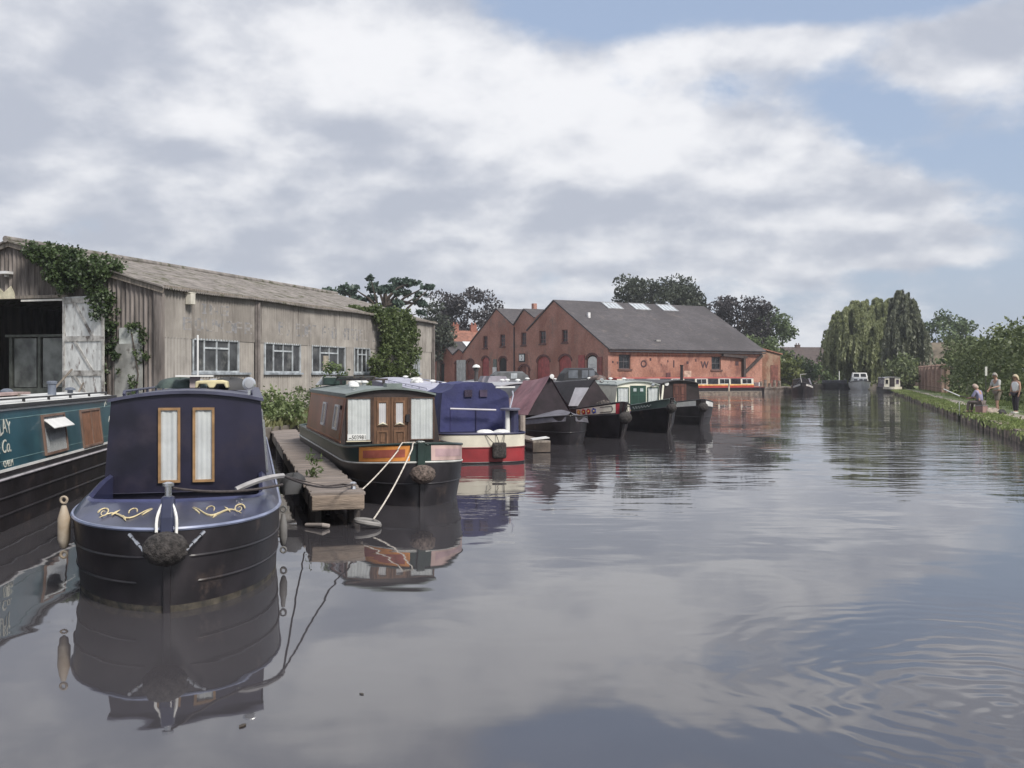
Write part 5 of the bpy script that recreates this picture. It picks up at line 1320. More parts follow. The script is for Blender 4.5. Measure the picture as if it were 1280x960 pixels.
CC = empty('roof_chimney', b.wp(.3, 10.9, 1.64), 0, 'short blue grey stove chimney on the teal boat roof', 'chimney'); mb = MB(); mb.lathe((0, 0, 0), [(.07, 0), (.065, .2), (.085, .2), (.085, .24), (.05, .25)], 12); mb.build('flue', mat('blue grey vent', (.14, .16, .20)), CC, True)

# ------------------------------------------------------------------ 3 green and brown boat
GRN = mat('dark green paint', (.020, .040, .034), .35, .25, 1.5, coat=.2)
BRN = mat('red brown panel', (.27, .105, .075), .40, .22, 1.4, coat=.15)
ORL = mat('orange line', (.80, .32, .08), .45, .12)
b = Boat('green_narrowboat', 'green and brown narrowboat with wooden doors and curtained bow windows', -1.38, 15.5, 17.0, 10.2, .96, (1.9, 2.7, 2.0), group=NB, fine=1.3)
N3 = b
zg = lambda y: .58 + .09 * max(0, 1 - y / 2.2) ** 2
zt_ = lambda y: .80 + .15 * max(0, 1 - y / 2.4) ** 1.6
b.band('hull', BLACKH, [(zg, 1), (.36, .8), (.16, .5), (0, .3), (-.5, .2)]); b.strake(.34, .014, BLACKH, lv=.78)
b.band('bulwark', GRN, [(zt_, .97), (zg, 1.0)], 0, 9.6)
b.strake(zg, .016, mat('pale grey line', (.55, .55, .52), .5, .15)); b.strake(zt_, .022, GRN, lv=.97)
for sg, m1, m2 in ((-1, mat('dull red panel', (.42, .12, .085), .45, .2), ORL), (1, mat('lit red panel', (.42, .29, .30), .4, .15), mat('lit orange line', (.5, .36, .33), .45))):  # right panel and border coloured paler, the light there painted in
    fa = lambda t: (lambda y: lerp(zg(y), zt_(y), t))
    b.band('bow_panel', m2, [(fa(.93), .975), (fa(.08), .998)], .02, .74, .004, sg); b.band('bow_panel', m1, [(fa(.72), .98), (fa(.29), .995)], .04, .62, .009, sg)
b.deck('foredeck', GRN, lambda y: zt_(y) - .06, .0, 2.7)
b.deck('gunwale', GRN, .79, 2.5, inset=.0)
b.cabin(2.55, 8.4, .70, 1.66, 1.77, .89, .765, BRN, mat('dark brown bulkhead', (.035, .024, .022), .5, .2), mat('grey green roof', (.17, .20, .19), .5, .15), over=.07, rim=.05)
for sg in (1, -1):
    mb = MB(); mb.rect(2.55, 8.4, 1.56, 1.585, b.fs[sg], .001, .008); mb.rect(2.55, 8.4, .82, .845, b.fs[sg], .001, .008); mb.rect(2.75, 2.775, .845, 1.56, b.fs[sg], .001, .007); mb.build('coach_line', mat('dull orange line', (.42, .17, .08), .5), b.root)
    mb = MB(); mb.rect(2.55, 8.4, 1.60, 1.66, b.fs[sg], .001, .02); mb.build('roof_edge', GRN, b.root)
    b.window(b.fs[sg], 3.2, 3.75, 1.0, 1.45, WHITEP, .035, False, mat('pale reflecting glass', (.30, .24, .22), .12, .2)); b.window(b.fs[sg], 5.1, 5.6, 1.0, 1.45, WHITEP, .035, False, mat('pale reflecting glass', (.30, .24, .22)))
mb = MB(); mb.rect(2.95, 3.03, 1.38, 1.45, b.fs[-1], .001, .03); mb.build('air_vent', BLACKH, b.root)
DBR = mat('brown framing', (.075, .040, .026), .5, .3, 6)
for sg in (-1, 1):
    g = b.window(b.ff, *(sorted((sg * .335, sg * .775))), .84, 1.60, DBR, .022, True, d0=.002)
DOORW = mat('varnished oak door', (.125, .065, .036), .42, .3, 5, stretch=(5, 5, .5))
for sg in (-1, 1):
    d = MB(); u0, u1 = sorted((sg * .005, sg * .295)); d.rect(u0, u1, .72, 1.60, b.ff, .002, .03); d = d.build('door', DOORW, b.root)
    c = MB(); secs = []
    for i in range(13): u = lerp(u0 + .08, u1 - .08, i / 12); secs.append([b.ff(u, 1.14, .033 + .003 * math.sin(i * 1.9)), b.ff(u, 1.50, .033 + .003 * math.sin(i * 1.9))])
    c.loft(secs); c.build('curtain', mat('grey lace curtain', (.55, .54, .55), .9, .08), d, True)
    fr = MB(); fr.frame(u0 + .05, u1 - .05, 1.10, 1.54, .03, b.ff, .031, .05); fr.frame(u0 + .045, u1 - .045, .76, 1.02, .03, b.ff, .031, .045); fr.rect(u0 + .11, u1 - .11, .82, .96, b.ff, .031, .04); fr.build('door_frame', mat('light oak moulding', (.17, .09, .05), .45, .25, 6), d)
    mb = MB(); um = (u0 + u1) / 2; mb.tube([b.ff(um - .08, 1.125, .055), b.ff(um - .05, 1.13, .06), b.ff(um, 1.15, .06), b.ff(um + .05, 1.13, .06), b.ff(um + .08, 1.125, .055)], [.004, .012, .018, .012, .004], 6); mb.build('brass_ornament', mat('pale brass', (.66, .60, .45), .35, .1), d, True)
for u in (.30, -.33): mb = MB(); mb.rect(u, u + .03, .72, 1.6, b.ff, .002, .04); mb.build('door_post', DBR, b.root)
mb = MB(); mb.rect(.255, .32, 1.17, 1.30, b.ff, .05, .09); mb.build('door_lock', BLACKH, b.root)
mb = MB(); mb.rect(-.76, -.44, .86, .965, b.ff, .045, .052); npl = mb.build('number_plate', WHITEP, b.root)
text_part('plate_digits', '503981', .10, -.69, .877, b.ff, .055, mat('black print', (.02, .02, .02), .6), npl, sx=.85)
mb = MB(); mb.tube([b.ff(-.74, .885, .054), b.ff(-.715, .90, .054), b.ff(-.69, .885, .054)], .006, 5); mb.build('plate_mark', mat('black print', (.02, .02, .02)), npl)
mb = MB(); mb.rect(-.78, -.36, .835, .85, b.ff, .03, .06); mb.build('sill', mat('pale brass', (.66, .60, .45)), b.root)
b.stem(.60, .99, .12, GRN); b.stem(-.3, .60, .06, BLACKH, name='stem_bar'); b.vents([(-.52, 3.4), (-.38, 4.4), (-.25, 5.4), (0, 6.4), (.25, 7.2)])
mb = MB(); mb.box((.12, 3.0, 1.80), (.28, .34, .08)); mb.build('roof_hatch', mat('grey green roof', (.17, .20, .19)), b.root)
RK = empty('roof_rack', b.wp(-.1, 6.2, 1.80), R(16), 'dark roof rack with boat poles on the green boat', 'rack')
mb = MB()
for y in (-1.2, 1.4): mb.box((0, y, .10), (1.0, .06, .04)); mb.box((-.42, y, .05), (.05, .05, .1)); mb.box((.42, y, .05), (.05, .05, .1))
mb.build('frame', BLACKH, RK)
for i, x in enumerate((-.25, -.05, .2)):
    mb = MB(); mb.tube([(x, -1.9 + .2 * i, .15), (x + .05, 2.0, .15)], .022, 6); mb.build('pole', mat('dark varnished pole', (.06, .05, .04), .5), RK, True)
PT = empty('plant_trough', b.wp(-.35, 7.6, 1.77), R(16), 'plant trough with straggly green leaves on the green boat roof', 'planter'); mb = MB(); mb.box((0, 0, .09), (.5, .25, .18)); bevel(mb.build('trough', GRN, PT), .02)
P, T = blob_points([((r_.uniform(-.25, .25), r_.uniform(-.1, .1), r_.uniform(.2, .45)), .13) for _ in range(12)], 900, 3, .2); leaves('foliage', P, .05, L_LGT, PT, tone=T)
WB = empty('white_roof_box', b.wp(-.42, 8.0, 1.76), R(16), 'sloping white roof box at the far end of the green boat', 'box'); mb = MB(); mb.slab([(-.28, 0), (.28, 0), (.12, .20), (-.12, .20)], lambda u, v, d: (u, d, v), -.2, .2); bevel(mb.build('box', VENT, WB), .02)
fuzzy_fender('rope_fender', 'big brown fuzzy rope fender under the green bow', b.wp(0, -.14, .50), R(16), .165, (1.15, .8, .85), mat('brown rope fender', (.13, .10, .085), .95, .5, 26, bump=.02, bscale=60), seed=7)

# ------------------------------------------------------------------ jetty
JT = empty('jetty', (-2.28, 13.4, 0), R(15.1), 'narrow weathered plank jetty between the navy and green boats', 'jetty')
JTM = mat('weathered jetty planks', (.225, .19, .168), .9, .22, 3, col2=(.13, .11, .095), thr=(.52, .72), s2=2.2, bump=.012, bscale=25, stretch=(.5, 5, 1))
mb = MB(); r_ = random.Random(5); jw = .70
for i in range(96):
    y = i * .165; mb.box((r_.uniform(-.012, .012), y + .08, .43 + r_.uniform(-.006, .006)), (jw + r_.uniform(-.03, .03), .152, .045), r_.uniform(-.012, .012))
bevel(mb.build('deck', JTM, JT), .006, 1)
mb = MB(); mb.box((0, -.035, .33), (.68, .07, .19)); bevel(mb.build('fascia', mat('end beam', (.24, .19, .15), .9, .3, 3, stretch=(.5, 4, 3), bump=.01, bscale=20), JT), .012)
for sg in (-1, 1):
    mb = MB(); mb.box((sg * .29, 7.9, .30), (.09, 15.7, .19)); mb.build('side_beam', TIMBER, JT)
for y in (.5, 4, 8, 12):
    for sg in (-1, 1):
        mb = MB(); mb.tube([(sg * .26, y, -.9), (sg * .26, y, .38)], .09, 8); mb.build('leg', mat('wet timber', (.06, .05, .045), .6, .3), JT, True)
mb = MB(); mb.lathe((.24, .35, .455), [(.04, 0), (.03, .04), (.05, .08), (.02, .10)], 10); mb.build('cleat', CHROME, JT, True)
JP = lambda x, y, z: JT.matrix_basis @ Vector((x, y, z))
for i, (x, y, r) in enumerate(((.37, -.16, .15),)):
    mb = MB(); mb.tube([(r * math.cos(a), r * .8 * math.sin(a), .07 * math.sin(a * .5)) for a in [2 * math.pi * k / 20 for k in range(21)]], .035, 8); tag(mb.build('tyre_fender', mat('grey tyre', (.22, .21, .20), .7, .2), None, True, loc=JP(x, y, .03)), 'old grey tyre floating at the jetty corner', 'tyre')
mb = MB(); mb.tube([JP(-.40, .1, .03) - JP(-.40, .1, .03), JP(-.2, -.1, .05) - JP(-.4, .1, .03), JP(-.12, -.06, .03) - JP(-.4, .1, .03)], .028, 8); tag(mb.build('driftwood', mat('pale driftwood', (.26, .23, .21), .8, .2), None, True, loc=JP(-.40, .1, .03)), 'pale bit of driftwood floating at the jetty end', 'driftwood')
P, T = blob_points([((r_.uniform(-.1, .1), r_.uniform(-.15, .15), r_.uniform(.0, .35)), .1) for _ in range(10)], 900, 9, .2); pw = empty('jetty_weed', JP(-.12, 2.1, .45), 0, 'thin green weed growing up through the jetty planks', 'weed'); leaves('foliage', P, .035, L_LGT, pw, tone=T, aspect=2.5)
lump('dark_sack', 'dark sack slumped against the side of the jetty', JP(-.48, 1.6, .30), (.18, .35, .25), mat('dark canvas', (.05, .05, .052)), 9, 'sack')
# ropes
a = N1.wp(.02, .17, 1.03); bq = N1.wp(.98, 1.15, .93)
rope('mooring_rope', 'thin black mooring rope across the navy bow well', sag(a, bq, .05), .013, ROPED)
pts = [N1.wp(.55 + .81 * t, .8 + .35 * t + 1.55 * t * t, .93 + .26 * t * (1 - t) * 1.3 - .17 * t ** 3) for t in [i / 22 for i in range(13)]]
rope('rope_sleeve', 'thick grey hose sleeve on the navy mooring rope', pts, .027, mat('grey hose', (.32, .31, .31), .6, .2, 6), 'hose')
rope('mooring_rope', 'dark mooring rope from the hose sleeve to the jetty cleat', sag(pts[-1], JP(.24, .38, .52), .08), .012, ROPED)
rope('mooring_rope', 'second slack dark rope lying over the jetty planks', [pts[-1], JP(-.36, 1.1, .50), JP(-.1, .7, .465), JP(.15, .9, .465), JP(.24, .4, .50)], .011, ROPED)
st = N3.wp(-.08, .05, .97)
rope('mooring_rope', 'shorter pale rope from the green bow to the jetty side', [st, N3.wp(-.28, .02, .97), N3.wp(-.36, -.06, .88)] + sag(N3.wp(-.36, -.06, .86), JP(.36, .75, .36), .03), .010, ROPE)
rope('mooring_rope', 'longer pale rope knotted low from the green bow to the jetty end', [st, N3.wp(-.13, -.03, .95)] + sag(N3.wp(-.15, -.08, .88), JP(.44, -.22, .12), .06), .011, ROPE)

# ------------------------------------------------------------------ 4 purple blue boat, stern towards us
PUR = mat('purple blue canvas', (.032, .036, .110), .8, .22, 1.5, col2=(.05, .055, .15), thr=(.5, .7), bump=.02, bscale=5)
BLUEP = mat('blue side paint', (.045, .052, .17), .35, .15)
REDH = mat('dull red hull', (.28, .030, .035), .45, .2, 1.5, col2=(.16, .03, .03), thr=(.55, .75))
b = Boat('purple_canopied_boat', 'boat with a purple blue canvas hood and cream and red stern', -.60, 22.9, 14.2, 16.5, 1.02, (.55, 3, 3.2), group=NB, fine=1.05)
N4 = b
b.band('hull', REDH, [(.36, 1), (.03, .95)]); b.band('bottom', BLACKH, [(.03, .95), (-.5, .8)]); b.band('cream_band', CREAM, [(.66, 1), (.362, 1)], off=.002)
b.strake(.36, .018, mat('dark red edge', (.16, .02, .025), .5)); b.strake(.67, .026, mat('navy rail', (.03, .032, .08), .5)); b.strake(.03, .014, BLACKH, lv=.95)
b.deck('deck', mat('dark blue deck', (.05, .05, .10), .7, .2), .655)
b.cabin(3.1, 15.2, .66, 1.55, 1.64, .88, .80, BLUEP, BLUEP, mat('pale lavender roof', (.42, .42, .50), .5, .12, 1.5), over=.05)
b.window(b.fs[-1], 4.2, 5.0, 1.0, 1.4, CHROME, .03); b.window(b.fs[1], 4.2, 5.0, 1.0, 1.4, CHROME, .03)
hood = [(-.86, .67), (-.84, 1.25), (-.80, 1.58), (-.60, 1.66), (-.48, 1.78), (.0, 1.83), (.38, 1.80), (.47, 1.70), (.70, 1.60), (.78, 1.50), (.84, .67)]
mb = MB(); secs = []
for k in range(9):
    y = lerp(.95, 3.12, k / 8); s_ = 1 + .012 * math.sin(k * 2.1); secs.append([(x * s_, y + .02 * math.sin(x * 9 + k), z * (1 - .012 * math.sin(k * math.pi / 4) ** 2)) for x, z in hood])
mb.loft(secs); mb.f.append(tuple(range(len(hood)))); mb.f.append(tuple(len(mb.v) - 1 - i for i in range(len(hood))))
cano = mb.build('canopy', PUR, b.root, True, 35)
fh = lambda u, v, d: (u, .95 - d, v)
for u0, u1 in ((-.28, -.10), (.08, .26)):
    mb = MB(); mb.rect(u0, u1, 1.48, 1.64, fh, .012, .03); mb.build('canopy_window', mat('dim plastic', (.07, .05, .09), .3, .3), cano)
mb = MB(); mb.rect(-.015, .015, .70, 1.25, fh, .012, .03); mb.rect(-.62, -.6, .72, 1.2, fh, .012, .028); mb.build('canopy_seam', mat('canvas seam', (.03, .03, .10), .8), cano)
mb = MB(); mb.tube([(-.66, .70, 1.215), (.42, .72, 1.175)], .022, 8); mb.build('tiller_bar', mat('pale rail', (.50, .48, .52), .5, .1), b.root, True)
mb = MB(); mb.tube([(.36, .5, 1.7), (.86, .7, 1.70)], .02, 8); mb.build('hood_pole', VENT, b.root, True)
mb = MB(); mb.tube([(.78, .6, 1.62), (.80, .6, 1.52), (.64, .55, .95)], .018, 6); mb.build('strap', mat('pale strap', (.5, .52, .6), .6), b.root, True)
BT = empty('deck_table', b.wp(.68, .42, .67), R(14), 'round topped dark table on the stern of the purple boat', 'table')
mb = MB(); mb.lathe((0, 0, .50), [(.02, 0), (.23, .01), (.235, .05), (.2, .06)], 18); mb.build('table_top', mat('grey blue top', (.14, .14, .19), .5), BT, True)
mb = MB(); mb.lathe((-.06, 0, 0), [(.06, 0), (.05, .5)], 10); mb.build('leg', VENT, BT, True); mb = MB(); mb.lathe((.1, .02, 0), [(.11, 0), (.1, .5)], 10); mb.build('leg', mat('navy rail', (.03, .032, .08)), BT, True)
mb = MB(); mb.tube([(0, 0, 0), (0, 0, .78)], .02, 6); tag(mb.build('boat_pole', mat('pinkish pole', (.42, .33, .33), .7), None, loc=b.wp(.76, .75, .66)), 'slim pinkish pole standing behind the stern table', 'pole')
for i, (x, lab) in enumerate(((.08, 'white cushion at the middle of the purple boat stern'), (.45, 'white cushion next to the stern table'))):
    lump('deck_cushion', lab, b.wp(x, .28, .665), (.2, .14, .08), VENT, 14 + i, 'cushion', R(14))
p = b.wp(.30, -.10, .30); BFD = empty('bow_fender', p, R(14), 'square black stern fender hung on three ropes', 'fender'); mb = MB(); mb.box((0, 0, 0), (.32, .14, .36)); bevel(mb.build('pad', FENDM, BFD), .05, 3)
for x, x2 in ((-.32, -.12), (-.06, 0), (.14, .1)):
    mb = MB(); mb.tube([(x, .09, .38), (x2, .0, .16)], .009, 5); mb.build('lanyard', mat('black print', (.02, .02, .02)), BFD)
b.vents([(0, 5), (.1, 7.5), (-.1, 10), (.1, 13)]); b.handrails(mat('pale lavender roof', (.42, .42, .50)), 3.6)
mb = MB(); mb.box((.15, 4.2, 1.70), (.34, .3, .18)); bevel(mb.build('roof_light', BLACKH, b.root), .03)
for ch in b.root.children:
    if ch.name.split('.')[0] in ('cabin', 'roof', 'front_bulkhead', 'rear_bulkhead', 'handrail', 'mushroom_vent', 'roof_light', 'window'):
        for v_ in ch.data.vertices:
            if v_.co.z > 1.2: v_.co.z += .021 * max(0, v_.co.y - 3.1)
for i, (x, y, lab) in enumerate(((-.2, 8.6, 'tangle of pale deck gear midway along the purple boat roof'), (.25, 11.5, 'small pile of pale roof gear further along the purple boat'))):
    lump('roof_gear', lab, b.wp(x, y, 1.63 + .021 * (y - 3.1)), (.2, .3, .10), mat('pale gear', (.5, .5, .48), .7, .35, 9), 30 + i, 'gear')

# ------------------------------------------------------------------ 5 boat under a maroon tent
MAR = mat('maroon canvas', (.27, .135, .15), .8, .2, 1.2, col2=(.34, .19, .20), thr=(.5, .7), bump=.02, bscale=5)
GREYC = mat('grey canvas', (.13, .125, .145), .75, .25, 2, bump=.03, bscale=6)
b = Boat('maroon_tented_boat', 'black narrowboat with a maroon tent cover over its bow', 1.62, 29.0, 13.5, 15.5, 1.0, (2.3, 2.2, 1.8), group=NB, rake=.25)
N5 = b
zs = lambda y: .62 + .22 * max(0, 1 - y / 2.6) ** 1.6
b.band('hull', BLACKH, [(zs, 1), (.36, .8), (0, .4), (-.5, .3)]); b.strake(zs, .022, BLACKH); b.strake(.36, .014, BLACKH, lv=.8)
b.deck('deck', BLACKH, lambda y: zs(y) - .02)
b.cabin(5.2, 14.3, .64, 1.62, 1.73, .87, .79, mat('grey blue side', (.10, .11, .13), .5, .2), None, mat('pale grey roof', (.38, .38, .40), .6, .15), over=.05)
mb = MB(); rg = []
for k in range(9):
    t = k / 8; y = lerp(2.0, 5.3, t); zr = lerp(1.98, 1.80, t) - .05 * math.sin(t * math.pi); hw = lerp(.70, .96, min(1, t * 2.2)); sg_ = .05 * math.sin(t * math.pi * 2)
    ze_ = lerp(.78, .72, t); xs = []
    for j in range(7): u = j / 6; xs.append((-hw * (1 - u), lerp(ze_, zr, u ** .9) - .05 * math.sin(u * math.pi) + sg_ * math.sin(u * math.pi) * .6))
    row = [(x, y + .03 * math.sin(z * 6 + k), z) for x, z in xs] + [(-x, y, z) for x, z in reversed(xs[:-1])]; rg.append(row)
mb.loft(rg); tent = mb.build('tent_cover', MAR, b.root, True, 50)
mb = MB(); P = rg[0]; mb.slab([(x, z) for x, y, z in P], lambda u, v, d: (u * .97, 2.04 - d, v - .01), -.02, .0); mb.build('tent_front', mat('dark tent front', (.030, .022, .027), .9, .3), tent)
mb = MB(); mb.lathe((0.03, 1.9, 1.94), [(.01, .06), (.06, .05), (.07, 0), (.02, -.01)], 14, 'y'); mb.build('headlamp', WHITEP, b.root, True)
mb = MB(); secs = []
for k in range(8):
    y = lerp(.02, 2.05, k / 7); w_ = b.w(y) + .03; zc_ = zs(y) + .05 + .16 * math.sin(math.pi * min(1, k / 7 * .8)); secs.append([(-w_, b.yo(y, 1), zs(y) - .16), (-w_ * .96, b.yo(y, 1), zs(y) + .01), (-w_ * .4, b.yo(y, 1), lerp(zs(y), zc_, .8)), (0, b.yo(y, 1), zc_ + .05), (w_ * .4, b.yo(y, 1), lerp(zs(y), zc_, .7)), (w_ * .96, b.yo(y, 1), zs(y) + .01), (w_, b.yo(y, 1), zs(y) - .16)])
mb.loft(secs); mb.build('bow_cover', GREYC, b.root, True, 50)
mb = MB(); mb.lathe((-.2, 12.2, 1.72), [(.09, 0), (.08, .42), (.11, .43), (.11, .48), (.14, .5), (.02, .58)], 12); mb.build('chimney', mat('dark flue', (.06, .055, .055), .6), b.root, True)
mb = MB(); mb.lathe((-.2, 12.2, 2.28), [(.17, 0), (.12, .08), (.02, .12)], 12); mb.build('chimney_cowl', VENT, b.root, True)
for y in (9.5, 10.6): mb = MB(); mb.slab([(-.4, 0), (.4, 0), (.3, .22), (-.3, .22)], lambda u, v, d: (u, y + d, 1.72 + v), -.35, .35); mb.build('roof_hatch', mat('mauve hatch', (.26, .24, .27), .5, .15), b.root)
b.vents([(.1, 6.5), (-.2, 7.6), (.2, 8.5)])
# landing stage between purple and maroon boats
S2 = empty('small_stage', (.74, 26.2, 0), R(14), 'short plank stage end with a post between purple and maroon boats', 'stage')
mb = MB()
for i in range(40): mb.box((0, i * .17, .28), (.46, .155, .05))
mb.build('deck', TIMBER, S2)
mb = MB(); mb.box((0, -.04, .14), (.46, .08, .24)); mb.build('fascia', mat('wet end beam', (.10, .08, .065), .8, .3, 4), S2)
mb = MB(); mb.tube([(-.26, .9, -.6), (-.26, .9, .92)], .085, 8); mb.build('mooring_post', mat('brown grey post', (.27, .23, .20), .9, .3), S2, True)
mb = MB(); mb.slab([(-.2, 0), (.26, 0), (.3, .5), (-.14, .42)], lambda u, v, d: (u, v + .1, .31 + d + .1 * (u + .2)), 0, .02); tag(mb.build('white_board', VENT, None, loc=S2.location, rz=R(14)), 'loose white board lying on the short stage', 'board')

# ------------------------------------------------------------------ 6 black boat with painted bow panel
BLKC = mat('black canvas', (.022, .020, .024), .75, .25, 1.5, bump=.015, bscale=5)
b = Boat('black_cratched_boat', 'black narrowboat with a black cratch cover and painted flower bow panel', 3.36, 32.0, 19.0, 12.0, 1.0, (2.3, 1.9, 1.45), group=NB, rake=.3)
N6 = b
zs6 = lambda y: .60 + .16 * max(0, 1 - y / 2.6) ** 1.7; zt6 = lambda y: .82 + .32 * max(0, 1 - y / 2.6) ** 1.7
b.band('hull', BLACKH, [(zs6, .97), (.34, .75), (0, .4), (-.5, .3)]); b.band('bulwark', BLACKH, [(zt6, 1), (zs6, .97)], 0, 3.2)
b.strake(zs6, .018, BLACKH, lv=.97); b.strake(zt6, .024, BLACKH); b.deck('deck', BLACKH, lambda y: zt6(y) - .05, 0, 3.4); b.deck('gunwale', BLACKH, .62, 3.1)
PANC = mat('cream panel', (.66, .63, .53), .45, .08)
fa6 = lambda t: (lambda y: lerp(zs6(y), zt6(y), t))
for sg in (-1, 1):
    b.band('bow_panel', PANC, [(fa6(.88), .99), (fa6(.14), .975)], .10, 1.45, .006, sg)
    pan = b.root
    for k, (y, c) in enumerate(((1.32, (.65, .30, .08)), (1.10, (.42, .03, .03)), (.90, (.45, .05, .05)), (.70, (.06, .09, .35)))):
        w_ = b.w(y) + .012; z = (zs6(y) + zt6(y)) / 2; tx = Vector((b.w(y + .1) - b.w(y - .1), .2, 0)).normalized(); mb = MB(); cpt = Vector((w_, b.yo(y, .98), z)); nn = Vector((tx.y, -tx.x, 0))
        P = [cpt + tx * .085 * math.cos(a) * (1 + .15 * math.cos(5 * a)) + Vector((0, 0, .085 * math.sin(a) * (1 + .15 * math.cos(5 * a)))) for a in [2 * math.pi * i / 20 for i in range(20)]]
        P = [Vector((sg * p.x, p.y, p.z)) for p in P]; n_ = Vector((sg * nn.x, nn.y, 0)) * .006
        mb.add([p for p in P] + [p + n_ for p in P], [tuple(range(20)), tuple(range(39, 19, -1))] + [(i, (i + 1) % 20, 20 + (i + 1) % 20, 20 + i) for i in range(20)]); fl_ = mb.build('painted_flower', mat('flower paint %d' % k, c, .5, .25, 12), b.root)
        mb = MB(); mb.lathe((0, 0, 0), [(.028, -.004), (.028, .010), (.01, .012)], 10, 'x'); q_ = Vector((sg * cpt.x, cpt.y, cpt.z)) + n_
        o = mb.build('flower_heart', mat('yellow heart', (.75, .6, .15), .5), fl_, loc=q_, rz=math.atan2(n_.y, n_.x))
    mb = MB(); ys_ = [.50 - .32 * i / 8 for i in range(9)]
    up = [(sg * (b.w(y) + .014), b.yo(y, .98), lerp(zs6(y), zt6(y), .76)) for y in ys_]; dn = [(sg * (b.w(y) + .014), b.yo(y, .98), lerp(zs6(y), zt6(y), .28)) for y in reversed(ys_)]
    mb.tube(up + [(sg * (b.w(.15) + .016), b.yo(.15, .98), lerp(zs6(.15), zt6(.15), .5))] + dn, .009, 5); mb.build('panel_scroll', mat('black print', (.02, .02, .02)), b.root)
    b.band('bow_stripe', mat('crimson stripe', (.33, .015, .03), .4, .15), [(fa6(.98), .995), (fa6(.06), .972)], .03, .095, .007, sg)
b.stem(-.3, 1.16, .10, BLACKH, .25)
b.cabin(4.2, 11.2, .62, 1.66, 1.76, .88, .79, mat('dark grey paint', (.04, .038, .042), .45), None, mat('dark grey roof', (.09, .088, .092), .6), over=.05)
pk = (1.92, 1.80); mb = MB(); A0 = [(-.74, 1.95, .86), (0, 1.95, 1.83), (.74, 1.95, .86)]; A1 = [(-.88, 4.25, .70), (-.80, 4.25, 1.70), (0, 4.25, 1.80), (.80, 4.25, 1.70), (.88, 4.25, .70)]
mb.add(A0 + A1, [(0, 1, 5, 4), (0, 4, 3), (0, 4, 3), (1, 2, 7, 6), (6, 7, 2), (1, 6, 5), (2, 7, 6)][:2] + [(1, 5, 4)] + [(0, 1, 4), (0, 4, 3), (1, 4, 5), (1, 5, 6), (1, 6, 2), (2, 6, 7)][:0])
mb = MB(); mb.add(A0 + A1, [(0, 1, 4), (0, 4, 3), (1, 5, 4), (1, 6, 5), (2, 6, 1), (2, 7, 6)]); cv = mb.build('cratch_cover', BLKC, b.root)
cvn = (Vector(A0[1]) - Vector(A0[0])).cross(Vector(A1[1]) - Vector(A0[0])).normalized(); cvn = cvn if cvn.x < 0 else -cvn
def cratchp(px, py):
    o = Vector((0, 0, CAMZ)); d = Vector(((px - HX) / F, 1, (HY - py) / F)); Mi = b.root.matrix_basis.inverted(); ol = Mi @ o; dl = Mi.to_3x3() @ d; t = (Vector(A0[0]) - ol).dot(cvn) / dl.dot(cvn); return ol + dl * t + cvn * .012
W4 = [cratchp(*p) for p in ((719.5, 485), (736.5, 485), (722.5, 508), (711, 508))]
mb = MB(); mb.add([tuple(p) for p in W4] + [tuple(p + cvn * .012) for p in W4], [(0, 1, 2, 3), (7, 6, 5, 4), (0, 4, 5, 1), (1, 5, 6, 2), (2, 6, 7, 3), (3, 7, 4, 0)]); mb.build('cover_window', mat('cloudy plastic', (.40, .40, .42), .25, .1), cv)
mb = MB(); mb.slab([(-.72, .87), (.72, .87), (0, 1.80)], lambda u, v, d: (u, 1.90 + d, v), 0, .05); mb.build('cratch_board', mat('dark cratch board', (.03, .02, .024), .5, .3), b.root)
mb = MB(); mb.lathe((.22, 1.85, 1.80), [(.01, .08), (.05, .06), (.08, 0), (.06, -.02)], 16, 'y'); mb.build('headlamp', CHROME, b.root, True)
lump('flower_heap', 'dark potted flowers standing in the black boat bow', b.wp(.1, 1.4, .9), (.3, .22, .24), mat('dark flowers', (.06, .05, .045), .9, .6, 14, col2=(.3, .25, .22), thr=(.6, .64), s2=16), 17, 'plant')
fuzzy_fender('rope_fender', 'dark rope fender on the stem of the black cratched boat', b.wp(0, -.42, .66), R(12), .2, (1, 1, .95), seed=11)
b.vents([(0, 6), (0, 8.5)])

# ------------------------------------------------------------------ 7 green and cream boat
DGR = mat('deep green paint', (.018, .055, .040), .38, .25, 1.5, coat=.2); GGR = mat('grey green bow', (.10, .135, .12), .42, .2, 1.2, coat=.1)
b = Boat('cream_fronted_boat', 'narrowboat with cream and dark green front and grey green bow', 5.28, 35.0, 9.0, 14.0, 1.0, (3.0, 1.8, 1.3), group=NB, rake=.45)
N7 = b
zs7 = lambda y: .60 + .28 * max(0, 1 - y / 3.2) ** 1.7; zt7 = lambda y: .80 + .36 * max(0, 1 - y / 3.2) ** 1.7
b.band('hull', BLACKH, [(zs7, .95), (.34, .75), (0, .35), (-.5, .3)]); b.band('bulwark', GGR, [(zt7, 1), (zs7, .95)], 0, 13)
b.strake(zs7, .02, BLACKH, lv=.95); b.strake(zt7, .026, GGR); b.deck('deck', GGR, lambda y: zt7(y) - .05); b.stem(-.3, 1.22, .12, BLACKH, .35)
b.cabin(3.5, 13, .72, 1.62, 1.76, .90, .80, CREAM, mat('cream front', (.82, .79, .66), .5, .08), mat('grey green pale roof', (.36, .39, .37), .55, .15), over=.07, rim=.05)
for sg in (-1, 1):
    u0, u1 = sorted((sg * .36, sg * .80)); b.window(b.ff, u0, u1, .90, 1.52, DGR, .03, True)
d = MB(); d.rect(-.30, .30, .74, 1.58, b.ff, .002, .035); d = d.build('door', DGR, b.root)
for u in (-.13, .13):
    mb = MB(); mb.rect(u - .06, u + .06, 1.36, 1.48, b.ff, .036, .045); mb.build('door_pane', mat('pale pane', (.4, .45, .45), .2), d)
